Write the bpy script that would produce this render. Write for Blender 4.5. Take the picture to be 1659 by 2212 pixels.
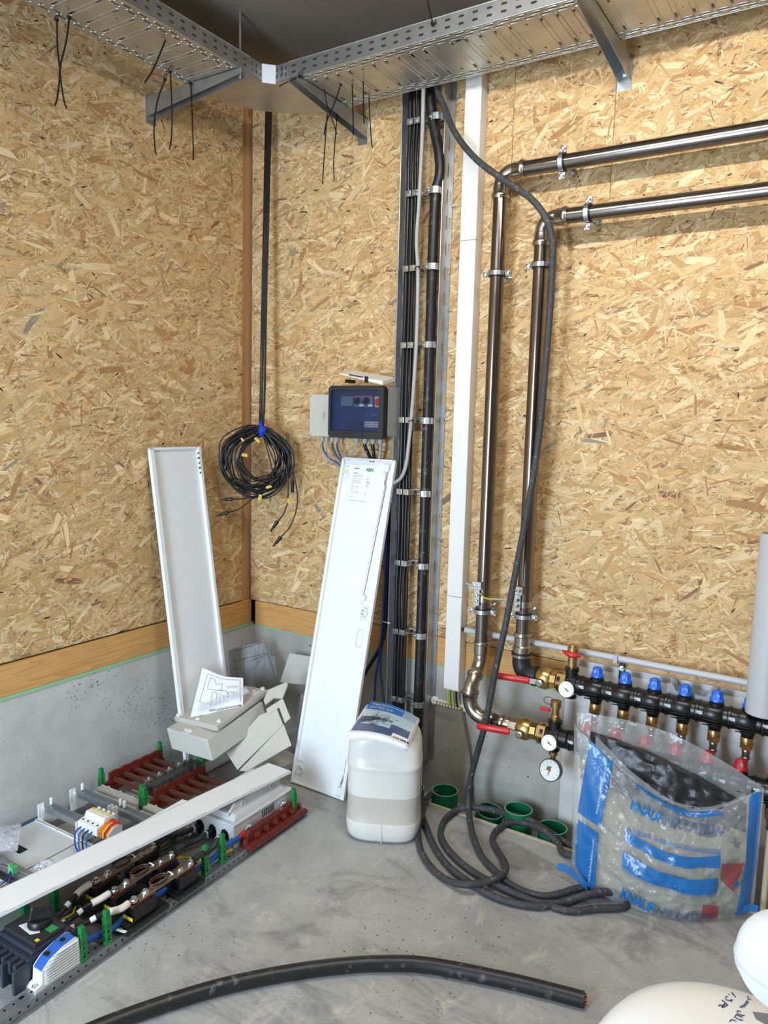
import bpy, math, random
import numpy as np
from mathutils import Vector, Matrix
from mathutils.noise import noise as mnoise

for o in list(bpy.data.objects): bpy.data.objects.remove(o)
S = bpy.context.scene
COL = S.collection
PI = math.pi
random.seed(7)

# ---------------------------------------------------------------- camera
IMG_W, IMG_H, FOC = 1659.0, 2212.0, 1629.74
CAM = Vector((2.559, -2.7853, 1.55))
YAW, PITCH, ROLL = math.radians(122.45656), math.radians(-6.88441), math.radians(1.49373)
_f = Vector((math.cos(PITCH)*math.cos(YAW), math.cos(PITCH)*math.sin(YAW), math.sin(PITCH)))
_r = _f.cross(Vector((0, 0, 1))).normalized()
_u = _r.cross(_f)
_r2 = _r*math.cos(ROLL)+_u*math.sin(ROLL)
_u2 = -_r*math.sin(ROLL)+_u*math.cos(ROLL)
cd = bpy.data.cameras.new('camera'); cam = bpy.data.objects.new('camera', cd); COL.objects.link(cam)
cam.matrix_world = Matrix(((_r2.x, _u2.x, -_f.x, CAM.x), (_r2.y, _u2.y, -_f.y, CAM.y), (_r2.z, _u2.z, -_f.z, CAM.z), (0, 0, 0, 1)))
cd.sensor_fit = 'VERTICAL'; cd.sensor_height = 32.0; cd.lens = 32.0*FOC/IMG_H
cd.clip_start = 0.02; cd.clip_end = 60
S.camera = cam

# ---------------------------------------------------------------- world, exposure
w = bpy.data.worlds.new('world'); S.world = w; w.use_nodes = True
w.node_tree.nodes['Background'].inputs[0].default_value = (0.75, 0.85, 1.0, 1)
w.node_tree.nodes['Background'].inputs[1].default_value = 0.5
S.view_settings.view_transform = 'Standard'; S.view_settings.look = 'None'
S.view_settings.gamma = 1; S.view_settings.use_curve_mapping = False
S.view_settings.exposure = -0.13
TUBE_EMIT = 62.0
def area(name, loc, target, sx, sy, power, col):
    l = bpy.data.lights.new(name, 'AREA'); l.shape = 'RECTANGLE'; l.size = sx; l.size_y = sy
    l.energy = power; l.color = col
    o = bpy.data.objects.new(name, l); COL.objects.link(o); o.location = loc
    o.rotation_euler = (Vector(target)-Vector(loc)).to_track_quat('-Z', 'Y').to_euler()
    return o
area('doorway_daylight', (1.25, -4.3, 1.15), (0.0, -1.7, 0.5), 0.9, 1.9, 165, (0.62, 0.8, 1.0))

# ---------------------------------------------------------------- photo measuring helpers (real planes, real distances)
def ray(px, py): return _f*FOC+_r2*(px-IMG_W/2)-_u2*(py-IMG_H/2)
def atZ(px, py, z=0.0):
    d = ray(px, py); return CAM+d*((z-CAM.z)/d.z)
def atY(px, py, y=0.0):
    d = ray(px, py); return CAM+d*((y-CAM.y)/d.y)
def atX(px, py, x=0.0):
    d = ray(px, py); return CAM+d*((x-CAM.x)/d.x)
def atP(px, py, p0, n):
    d = ray(px, py); n = Vector(n); return CAM+d*((Vector(p0)-CAM).dot(n)/d.dot(n))
V = Vector

# ---------------------------------------------------------------- tagging
def tag(o, label=None, cat=None, group=None, kind=None):
    if label: o['label'] = label
    if cat: o['category'] = cat
    if group: o['group'] = group
    if kind: o['kind'] = kind
    return o
def thing(name, loc, label, cat, group=None):
    o = bpy.data.objects.new(name, None); COL.objects.link(o); o.location = V(loc)
    o.empty_display_size = .05
    o['off'] = list(V(loc)); tag(o, label, cat, group); return o
def cat_smooth(pts, n=6, closed=False):
    pts = [V(p) for p in pts]; out = []
    m = len(pts)
    rng = range(m if closed else m-1)
    for i in rng:
        if closed: p0, p1, p2, p3 = pts[(i-1) % m], pts[i], pts[(i+1) % m], pts[(i+2) % m]
        else: p0, p1, p2, p3 = pts[max(i-1, 0)], pts[i], pts[i+1], pts[min(i+2, m-1)]
        for k in range(n):
            t = k/n
            out.append(0.5*((2*p1)+(p2-p0)*t+(2*p0-5*p1+4*p2-p3)*t*t+(3*p1-p0-3*p2+p3)*t**3))
    if not closed: out.append(pts[-1])
    return out
def basis(d, up=None):
    d = V(d).normalized()
    up = V(up) if up else (V((0, 0, 1)) if abs(d.z) < .9 else V((1, 0, 0)))
    a = up.cross(d).normalized(); b = d.cross(a); return a, b, d
class MB:
    def __init__(s): s.v = []; s.f = []; s.m = []; s.mi = 0
    def face(s, idx): s.f.append(idx); s.m.append(s.mi)
    def add(s, vs, fs):
        b = len(s.v); s.v += [V(x) for x in vs]
        for f in fs: s.face([b+i for i in f])
        return b
    def box(s, a, b):
        x0, y0, z0 = a; x1, y1, z1 = b
        s.hexa([(x0, y0, z0), (x1, y0, z0), (x1, y1, z0), (x0, y1, z0), (x0, y0, z1), (x1, y0, z1), (x1, y1, z1), (x0, y1, z1)])
        return s
    def hexa(s, c): s.add(c, [(0, 3, 2, 1), (4, 5, 6, 7), (0, 1, 5, 4), (1, 2, 6, 5), (2, 3, 7, 6), (3, 0, 4, 7)]); return s
    def obox(s, c, X, Y, Z):  # centre and half vectors
        c, X, Y, Z = V(c), V(X), V(Y), V(Z)
        s.hexa([c-X-Y-Z, c+X-Y-Z, c+X+Y-Z, c-X+Y-Z, c-X-Y+Z, c+X-Y+Z, c+X+Y+Z, c-X+Y+Z]); return s
    def tube(s, pts, r, n=12, cap=True, closed=False, flat=None):
        pts = [V(p) for p in pts]; m = len(pts)
        R = r if hasattr(r, '__len__') else [r]*m
        t0 = (pts[1]-pts[0]).normalized(); a, b, _ = basis(t0); base = len(s.v)
        for i, p in enumerate(pts):
            if closed: t = (pts[(i+1) % m]-pts[i-1])
            else: t = pts[min(i+1, m-1)]-pts[max(i-1, 0)]
            if t.length < 1e-9: t = t0
            t = t.normalized(); a = (a-t*a.dot(t)).normalized(); b = t.cross(a)
            fl = flat or 1.0
            for k in range(n):
                an = 2*PI*k/n; s.v.append(p+(a*math.cos(an)+b*math.sin(an)*fl)*R[i])
        for i in range(m if closed else m-1):
            j = (i+1) % m
            for k in range(n):
                k2 = (k+1) % n; s.face([base+i*n+k, base+i*n+k2, base+j*n+k2, base+j*n+k])
        if cap and not closed:
            s.face([base+k for k in range(n)][::-1]); s.face([base+(m-1)*n+k for k in range(n)])
        return s
    def cyl(s, p0, p1, r, n=16, r1=None): return s.tube([p0, p1], [r, r if r1 is None else r1], n)
    def lathe(s, c, axis, prof, n=24, cap=True, up=None):  # prof: (distance along axis, radius)
        a, b, d = basis(axis, up); c = V(c); base = len(s.v)
        for h, r in prof:
            for k in range(n):
                an = 2*PI*k/n; s.v.append(c+d*h+(a*math.cos(an)+b*math.sin(an))*r)
        for i in range(len(prof)-1):
            for k in range(n):
                k2 = (k+1) % n; s.face([base+i*n+k, base+i*n+k2, base+(i+1)*n+k2, base+(i+1)*n+k])
        if cap: s.face([base+k for k in range(n)][::-1]); s.face([base+(len(prof)-1)*n+k for k in range(n)])
        return s
    def ring(s, c, axis, ro, ri, h, n=24):
        return s.lathe(c, axis, [(0, ri), (0, ro), (h, ro), (h, ri), (0, ri)], n, cap=False)
    def prism(s, poly, ext):
        poly = [V(p) for p in poly]; e = V(ext); n = len(poly); b = len(s.v)
        s.v += poly+[p+e for p in poly]
        s.face(list(range(b, b+n))[::-1]); s.face(list(range(b+n, b+2*n)))
        for k in range(n):
            k2 = (k+1) % n; s.face([b+k, b+k2, b+n+k2, b+n+k])
        return s
    def sheet(s, P, nu, nv, close_u=False):  # P(i,j) grid
        b = len(s.v)
        for i in range(nu+1):
            for j in range(nv+1): s.v.append(V(P(i/nu, j/nv)))
        for i in range(nu):
            for j in range(nv):
                q = b+i*(nv+1)+j; s.face([q, q+1, q+nv+2, q+nv+1])
        return s
    def sphere(s, c, r, n=16, m=10, sc=(1, 1, 1)):
        c = V(c); pr = []
        b = len(s.v)
        for i in range(m+1):
            th = PI*i/m
            for k in range(n):
                an = 2*PI*k/n
                s.v.append(c+V((math.sin(th)*math.cos(an)*r*sc[0], math.sin(th)*math.sin(an)*r*sc[1], math.cos(th)*r*sc[2])))
        for i in range(m):
            for k in range(n):
                k2 = (k+1) % n; s.face([b+i*n+k, b+(i+1)*n+k, b+(i+1)*n+k2, b+i*n+k2])
        return s
    def build(s, name, mat, parent=None, smooth=None, bevel=0, solid=0, label=None, cat=None, group=None, kind=None, fix=True, sub=0, segs=2):
        if parent is not None: off = V(parent['off'])
        else:
            mn = V((min(v.x for v in s.v), min(v.y for v in s.v), min(v.z for v in s.v)))
            mx = V((max(v.x for v in s.v), max(v.y for v in s.v), max(v.z for v in s.v)))
            off = V(((mn.x+mx.x)/2, (mn.y+mx.y)/2, mn.z))
        me = bpy.data.meshes.new(name); me.from_pydata([v-off for v in s.v], [], s.f)
        for mm in (mat if isinstance(mat, (list, tuple)) else [mat]): me.materials.append(mm)
        if any(s.m): me.polygons.foreach_set('material_index', s.m)
        if fix:
            import bmesh
            bm = bmesh.new(); bm.from_mesh(me); bmesh.ops.recalc_face_normals(bm, faces=bm.faces); bm.to_mesh(me); bm.free()
        if smooth is not None:
            me.polygons.foreach_set('use_smooth', [True]*len(me.polygons))
            me.set_sharp_from_angle(angle=math.radians(smooth))
        me.update()
        o = bpy.data.objects.new(name, me); COL.objects.link(o); o['off'] = list(off)
        if parent is not None: o.parent = parent
        else: o.location = off
        if sub:
            md = o.modifiers.new('sub', 'SUBSURF'); md.levels = sub; md.render_levels = sub
        if solid:
            md = o.modifiers.new('solid', 'SOLIDIFY'); md.thickness = solid; md.offset = 0
        if bevel:
            md = o.modifiers.new('bevel', 'BEVEL'); md.width = bevel; md.segments = segs; md.limit_method = 'ANGLE'; md.angle_limit = math.radians(40)
        tag(o, label, cat, group, kind); return o
def copy_thing(o, delta, label=None, group=None):
    c = o.copy(); COL.objects.link(c); c.location = o.location+V(delta); c['off'] = list(V(o['off'])+V(delta))
    if label: c['label'] = label
    if group: c['group'] = group
    for ch in [x for x in bpy.data.objects if x.parent == o]:
        d = ch.copy(); COL.objects.link(d); d.parent = c
        for g in [x for x in bpy.data.objects if x.parent == ch]:
            e = g.copy(); COL.objects.link(e); e.parent = d
    return c
def text_verts(txt, size, spacing=1.0, bold=0.0, outline=False):
    cu = bpy.data.curves.new('t', 'FONT'); cu.body = txt; cu.size = size; cu.space_character = spacing; cu.offset = bold
    cu.resolution_u = 2
    if outline: cu.fill_mode = 'NONE'; cu.bevel_depth = size*0.018; cu.bevel_resolution = 0
    ob = bpy.data.objects.new('t', cu); COL.objects.link(ob)
    dg = bpy.context.evaluated_depsgraph_get(); dg.update()
    me = bpy.data.meshes.new_from_object(ob.evaluated_get(dg))
    vs = [v.co.copy() for v in me.vertices]; fs = [list(p.vertices) for p in me.polygons]
    bpy.data.objects.remove(ob); bpy.data.curves.remove(cu); bpy.data.meshes.remove(me)
    return vs, fs
def add_text(mb, txt, size, org, X, Y, lift=0.0004, spacing=1.0, bold=0.0, fn=None, outline=False):
    vs, fs = text_verts(txt, size, spacing, bold, outline)
    X = V(X).normalized(); Y = V(Y).normalized(); N = X.cross(Y); org = V(org)
    if fn: mb.add([fn(v.x, v.y) for v in vs], fs)
    else: mb.add([org+X*v.x+Y*v.y+N*lift for v in vs], fs)
    return max(v.x for v in vs)
def plate_curve(outer, holes, thick):
    """flat plate with real holes from 2D outlines -> (verts, faces) in its own XY plane"""
    cu = bpy.data.curves.new('c', 'CURVE'); cu.dimensions = '2D'; cu.fill_mode = 'BOTH'; cu.extrude = thick/2
    for pl in [outer]+holes:
        sp = cu.splines.new('POLY'); sp.points.add(len(pl)-1)
        for i, p in enumerate(pl): sp.points[i].co = (p[0], p[1], 0, 1)
        sp.use_cyclic_u = True
    ob = bpy.data.objects.new('c', cu); COL.objects.link(ob)
    dg = bpy.context.evaluated_depsgraph_get(); dg.update()
    me = bpy.data.meshes.new_from_object(ob.evaluated_get(dg))
    vs = [v.co.copy() for v in me.vertices]; fs = [list(p.vertices) for p in me.polygons]
    bpy.data.objects.remove(ob); bpy.data.curves.remove(cu); bpy.data.meshes.remove(me)
    return vs, fs
def add_plate(mb, outer, holes, thick, org, X, Y):
    vs, fs = plate_curve(outer, holes, thick)
    X = V(X).normalized(); Y = V(Y).normalized(); N = X.cross(Y); org = V(org)
    mb.add([org+X*v.x+Y*v.y+N*v.z for v in vs], fs)
def slot(cx, cy, lx, ly, n=3):  # rounded slot outline
    r = min(lx, ly)/2; out = []
    hx, hy = lx/2-r, ly/2-r
    for q, (sx, sy) in enumerate(((1, 1), (-1, 1), (-1, -1), (1, -1))):
        for k in range(n+1):
            a = PI/2*(q+k/n); out.append((cx+sx*hx+r*math.cos(a), cy+sy*hy+r*math.sin(a)))
    return out
def rect(x0, y0, x1, y1): return [(x0, y0), (x1, y0), (x1, y1), (x0, y1)]

# ---------------------------------------------------------------- materials
def lin(c): return tuple((x/255/12.92 if x/255 <= .04045 else ((x/255+.055)/1.055)**2.4) for x in c)
def mat(name, rgb, rough=.5, metal=0.0, var=0.0, vscale=20, bump=0.0, bscale=200, spec=.5, trans=0, alpha=1, stretch=(1, 1, 1), dirt=None, dscale=60, dthr=.62, coat=0):
    m = bpy.data.materials.new(name); m.use_nodes = True; nt = m.node_tree; N = nt.nodes; L = nt.links
    b = N['Principled BSDF']; c = lin(rgb)
    b.inputs['Base Color'].default_value = (*c, 1); b.inputs['Roughness'].default_value = rough
    b.inputs['Metallic'].default_value = metal; b.inputs['Specular IOR Level'].default_value = spec
    if trans: b.inputs['Transmission Weight'].default_value = trans
    if alpha < 1: b.inputs['Alpha'].default_value = alpha
    if coat: b.inputs['Coat Weight'].default_value = coat
    tc = N.new('ShaderNodeTexCoord'); mp = N.new('ShaderNodeMapping'); mp.inputs['Scale'].default_value = stretch
    L.new(tc.outputs['Object'], mp.inputs['Vector']); last = None
    if var:
        n = N.new('ShaderNodeTexNoise'); n.inputs['Scale'].default_value = vscale; n.inputs['Detail'].default_value = 5
        L.new(mp.outputs[0], n.inputs['Vector'])
        r = N.new('ShaderNodeMapRange'); r.inputs['From Min'].default_value = .3; r.inputs['From Max'].default_value = .7
        r.inputs['To Min'].default_value = 1-var; r.inputs['To Max'].default_value = 1+var
        L.new(n.outputs[0], r.inputs['Value'])
        mx = N.new('ShaderNodeMix'); mx.data_type = 'RGBA'; mx.blend_type = 'MULTIPLY'; mx.inputs[0].default_value = 1
        mx.inputs[6].default_value = (*c, 1); L.new(r.outputs[0], mx.inputs[7]); last = mx.outputs[2]
    if dirt:
        n = N.new('ShaderNodeTexNoise'); n.inputs['Scale'].default_value = dscale; n.inputs['Detail'].default_value = 6
        L.new(mp.outputs[0], n.inputs['Vector'])
        r = N.new('ShaderNodeMapRange'); r.inputs['From Min'].default_value = dthr; r.inputs['From Max'].default_value = dthr+.1
        L.new(n.outputs[0], r.inputs['Value'])
        mx = N.new('ShaderNodeMix'); mx.data_type = 'RGBA'; L.new(r.outputs[0], mx.inputs[0])
        if last: L.new(last, mx.inputs[6])
        else: mx.inputs[6].default_value = (*c, 1)
        mx.inputs[7].default_value = (*lin(dirt), 1); last = mx.outputs[2]
    if last: L.new(last, b.inputs['Base Color'])
    if bump:
        n = N.new('ShaderNodeTexNoise'); n.inputs['Scale'].default_value = bscale; n.inputs['Detail'].default_value = 4
        L.new(mp.outputs[0], n.inputs['Vector'])
        bp = N.new('ShaderNodeBump'); bp.inputs['Strength'].default_value = bump; bp.inputs['Distance'].default_value = .002
        L.new(n.outputs[0], bp.inputs['Height']); L.new(bp.outputs[0], b.inputs['Normal'])
    return m
M = {}
M['galv'] = mat('galvanised steel', (176, 178, 178), .38, .85, .12, 14, .05, 90)
M['galv2'] = mat('galvanised sheet', (182, 180, 172), .34, .75, .16, 9, .05, 60)
M['zinc'] = mat('bright zinc', (205, 210, 212), .25, .95, .1, 80)
M['rail'] = mat('grey zinc rail', (158, 163, 168), .36, .75, .1, 30)
M['clampgrey'] = mat('grey clamp steel', (128, 126, 120), .35, .7, .15, 60)
M['batten'] = mat('weathered batten', (196, 182, 156), .8, 0, .12, 30)
M['pipe'] = mat('brushed pipe steel', (132, 124, 118), .20, 1, .06, 40, stretch=(1, 1, 1))
M['inox'] = mat('satin stainless', (178, 170, 158), .27, 1, .08, 60)
M['blackiron'] = mat('black malleable iron', (52, 50, 52), .45, .5, .2, 60, .2, 300)
M['brass'] = mat('brass', (196, 166, 108), .3, .95, .2, 60)
M['copper'] = mat('copper bar', (166, 98, 66), .35, .9, .1, 60)
M['tincopper'] = mat('tinned copper', (160, 146, 128), .35, .8, .1, 60)
M['wpaint'] = mat('white powder coat', (236, 238, 240), .42, 0, .02, 30)
M['wplas'] = mat('white plastic', (232, 232, 228), .4)
M['trunk'] = mat('white trunking plastic', (228, 226, 222), .45, 0, .02, 12)
M['gplas'] = mat('warm grey plastic', (196, 194, 184), .42, 0, .03, 20)
M['gplas2'] = mat('pale grey plastic', (205, 206, 205), .42, 0, .03, 20)
M['boxgrey'] = mat('enclosure grey', (172, 174, 168), .5)
M['pvc'] = mat('grey conduit plastic', (190, 192, 194), .35, 0, .03, 20)
M['black'] = mat('black plastic', (22, 22, 23), .38)
M['mblack'] = mat('manifold black plastic', (20, 20, 20), .3, 0, .2, 40, dirt=(110, 110, 108), dscale=120, dthr=.68)
M['cable'] = mat('black cable sheath', (20, 20, 21), .35, 0, .15, 90)
M['cable2'] = mat('thick black cable', (26, 26, 27), .42, 0, .2, 60, .25, 70, dirt=(84, 84, 84), dscale=34, dthr=.60)
M['rubber'] = mat('dusty black rubber', (58, 58, 60), .65, 0, .25, 60, .4, 160, dirt=(118, 114, 108), dscale=70, dthr=.6)
M['gcable'] = mat('grey cable sheath', (172, 170, 166), .5)
M['dblue'] = mat('dark breaker plastic', (44, 50, 62), .42)
M['dcasing'] = mat('anthracite enclosure', (40, 42, 45), .4)
M['green'] = mat('green spacer plastic', (32, 128, 62), .4)
M['red'] = mat('red plastic', (196, 34, 38), .35)
M['redcap'] = mat('dark red cap', (170, 34, 42), .35)
M['blue'] = mat('blue plastic', (32, 104, 212), .3)
M['bcable'] = mat('blue cable', (38, 92, 176), .4)
M['bcable2'] = mat('deep blue cable', (24, 60, 150), .45)
M['tealcable'] = mat('petrol blue cable', (38, 84, 122), .45)
M['brown'] = mat('red brown busbar holder', (112, 38, 26), .4)
M['brownbar'] = mat('brown copper busbar', (124, 78, 58), .4, .5)
M['brownwire'] = mat('brown wire', (106, 62, 40), .45)
M['cream'] = mat('cream shrink sleeve', (228, 220, 206), .45)
M['yellow'] = mat('yellow tape', (222, 190, 78), .5)
M['yplas'] = mat('yellow plastic', (226, 206, 40), .45)
M['orange'] = mat('orange plastic', (222, 112, 26), .4)
M['tape'] = mat('blue tape', (22, 56, 190), .45)
M['paper'] = mat('white paper', (238, 238, 242), .6)
M['ink'] = mat('dark ink', (40, 42, 48), .6)
M['inkgrey'] = mat('grey ink', (120, 124, 130), .6)
M['inkgreen'] = mat('green ink', (46, 140, 78), .6)
M['inkblue'] = mat('blue ink', (40, 62, 120), .6)
M['gpipe'] = mat('green drain pipe', (16, 104, 70), .35, 0, .08, 30, dirt=(150, 178, 150), dscale=160, dthr=.66)
M['gpipe_rim'] = mat('cut pipe edge', (120, 170, 140), .6, 0, .1, 60)
M['tank'] = mat('white enamel', (246, 246, 244), .28, 0, .01, 10)
M['tank2'] = mat('cool white enamel', (225, 228, 236), .3, 0, .01, 10)
M['foil'] = mat('black crumpled foil', (40, 40, 42), .35, 0, .3, 30, .9, 40)
M['wool'] = mat('mineral wool', (150, 144, 122), .9, 0, .25, 30, .8, 90)
M['pex'] = mat('cream pipe', (200, 186, 160), .4, 0, .06, 40)
M['glassw'] = mat('dial white', (232, 232, 230), .3)
M['seal'] = mat('pale green foam strip', (150, 190, 150), .7)
M['dark'] = mat('dark gap', (16, 14, 12), .9)
M['screen'] = mat('blue tinted window', (20, 36, 74), .12, 0, .25, 8, coat=.5)
M['lcd'] = mat('grey display', (92, 112, 122), .3)
def mk_film(name, rgb, fac, rough=.15, bump=.6, bscale=30):
    m = bpy.data.materials.new(name); m.use_nodes = True; nt = m.node_tree; N = nt.nodes; L = nt.links
    b = N['Principled BSDF']; b.inputs['Base Color'].default_value = (*lin(rgb), 1); b.inputs['Roughness'].default_value = rough
    b.inputs['Specular IOR Level'].default_value = .8
    t = N.new('ShaderNodeBsdfTransparent'); mx = N.new('ShaderNodeMixShader'); mx.inputs[0].default_value = fac
    L.new(t.outputs[0], mx.inputs[1]); L.new(b.outputs[0], mx.inputs[2]); L.new(mx.outputs[0], N['Material Output'].inputs[0])
    tc = N.new('ShaderNodeTexCoord'); n = N.new('ShaderNodeTexNoise'); n.inputs['Scale'].default_value = bscale; n.inputs['Detail'].default_value = 3
    n.inputs['Distortion'].default_value = .5
    L.new(tc.outputs['Object'], n.inputs['Vector']); bp = N.new('ShaderNodeBump'); bp.inputs['Strength'].default_value = bump; bp.inputs['Distance'].default_value = .03
    L.new(n.outputs[0], bp.inputs['Height']); L.new(bp.outputs[0], b.inputs['Normal'])
    return m
M['film'] = mk_film('clear bag film', (222, 224, 224), .27, .10, .8, 11)
M['filmblue'] = mk_film('blue printed film', (20, 112, 186), .88, .26, .35, 12)
M['filmred'] = mk_film('red printed film', (168, 60, 70), .72, .26, .35, 12)
M['clear'] = mk_film('clear smoked plastic', (84, 84, 82), .36, .3, .05, 20)
M['zip'] = mk_film('zip bag film', (215, 218, 228), .42, .15, .5, 30)
def mk_can():
    m = mat('translucent canister', (226, 223, 216), .32, 0, .03, 8); nt = m.node_tree; b = nt.nodes['Principled BSDF']
    b.inputs['Subsurface Weight'].default_value = .25; b.inputs['Subsurface Radius'].default_value = (.05, .05, .04); b.inputs['Subsurface Scale'].default_value = .5
    return m

M['can'] = mk_can()
M['canliq'] = mat('canister with liquid behind', (196, 189, 178), .32, 0, .03, 8)
def mk_osb():
    m = bpy.data.materials.new('osb board flakes'); m.use_nodes = True; nt = m.node_tree; N = nt.nodes; L = nt.links
    b = N['Principled BSDF']; b.inputs['Roughness'].default_value = .62; b.inputs['Specular IOR Level'].default_value = .25
    at = N.new('ShaderNodeAttribute'); at.attribute_name = 'flake'
    uv = N.new('ShaderNodeUVMap'); uv.uv_map = 'flakeuv'
    mp = N.new('ShaderNodeMapping'); mp.inputs['Scale'].default_value = (14, 420, 1); L.new(uv.outputs[0], mp.inputs['Vector'])
    n = N.new('ShaderNodeTexNoise'); n.inputs['Scale'].default_value = 1; n.inputs['Detail'].default_value = 3; L.new(mp.outputs[0], n.inputs['Vector'])
    r = N.new('ShaderNodeMapRange'); r.inputs['From Min'].default_value = .3; r.inputs['From Max'].default_value = .7
    r.inputs['To Min'].default_value = .72; r.inputs['To Max'].default_value = 1.14; L.new(n.outputs[0], r.inputs['Value'])
    mx = N.new('ShaderNodeMix'); mx.data_type = 'RGBA'; mx.blend_type = 'MULTIPLY'; mx.inputs[0].default_value = 1
    L.new(at.outputs['Color'], mx.inputs[6]); L.new(r.outputs[0], mx.inputs[7]); L.new(mx.outputs[2], b.inputs['Base Color'])
    return m
M['osb'] = mk_osb()
def mk_wood(name, c1, c2, axis):
    m = bpy.data.materials.new(name); m.use_nodes = True; nt = m.node_tree; N = nt.nodes; L = nt.links
    b = N['Principled BSDF']; b.inputs['Roughness'].default_value = .55; b.inputs['Specular IOR Level'].default_value = .3
    tc = N.new('ShaderNodeTexCoord'); mp = N.new('ShaderNodeMapping')
    sc = [26, 26, 26]; sc[axis] = 1.2; mp.inputs['Scale'].default_value = sc
    L.new(tc.outputs['Object'], mp.inputs['Vector'])
    n = N.new('ShaderNodeTexNoise'); n.inputs['Scale'].default_value = 1; n.inputs['Detail'].default_value = 2; n.inputs['Distortion'].default_value = .6
    L.new(mp.outputs[0], n.inputs['Vector'])
    ml = N.new('ShaderNodeMath'); ml.operation = 'MULTIPLY'; ml.inputs[1].default_value = 9; L.new(n.outputs[0], ml.inputs[0])
    fr = N.new('ShaderNodeMath'); fr.operation = 'FRACT'; L.new(ml.outputs[0], fr.inputs[0])
    vr = N.new('ShaderNodeTexVoronoi'); vr.inputs['Scale'].default_value = 4.3; mp2 = N.new('ShaderNodeMapping')
    s2 = [1.6, 1.6, 1.6]; s2[axis] = .8; mp2.inputs['Scale'].default_value = s2; L.new(tc.outputs['Object'], mp2.inputs['Vector']); L.new(mp2.outputs[0], vr.inputs['Vector'])
    kn = N.new('ShaderNodeMapRange'); kn.inputs['From Min'].default_value = .05; kn.inputs['From Max'].default_value = .11; kn.inputs['To Min'].default_value = .7; kn.inputs['To Max'].default_value = 0
    L.new(vr.outputs['Distance'], kn.inputs['Value'])
    cr = N.new('ShaderNodeMix'); cr.data_type = 'RGBA'; cr.inputs[6].default_value = (*lin(c1), 1); cr.inputs[7].default_value = (*lin(c2), 1)
    L.new(fr.outputs[0], cr.inputs[0])
    c3 = N.new('ShaderNodeMix'); c3.data_type = 'RGBA'; L.new(kn.outputs[0], c3.inputs[0]); L.new(cr.outputs[2], c3.inputs[6]); c3.inputs[7].default_value = (*lin((140, 84, 36)), 1)
    L.new(c3.outputs[2], b.inputs['Base Color']); return m
M['beamx'] = mk_wood('spruce beam grain along x', (214, 166, 104), (196, 144, 82), 0)
M['beamy'] = mk_wood('spruce beam grain along y', (214, 166, 104), (196, 144, 82), 1)
M['studz'] = mk_wood('planed stud grain along z', (206, 160, 114), (192, 144, 98), 2)
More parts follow.
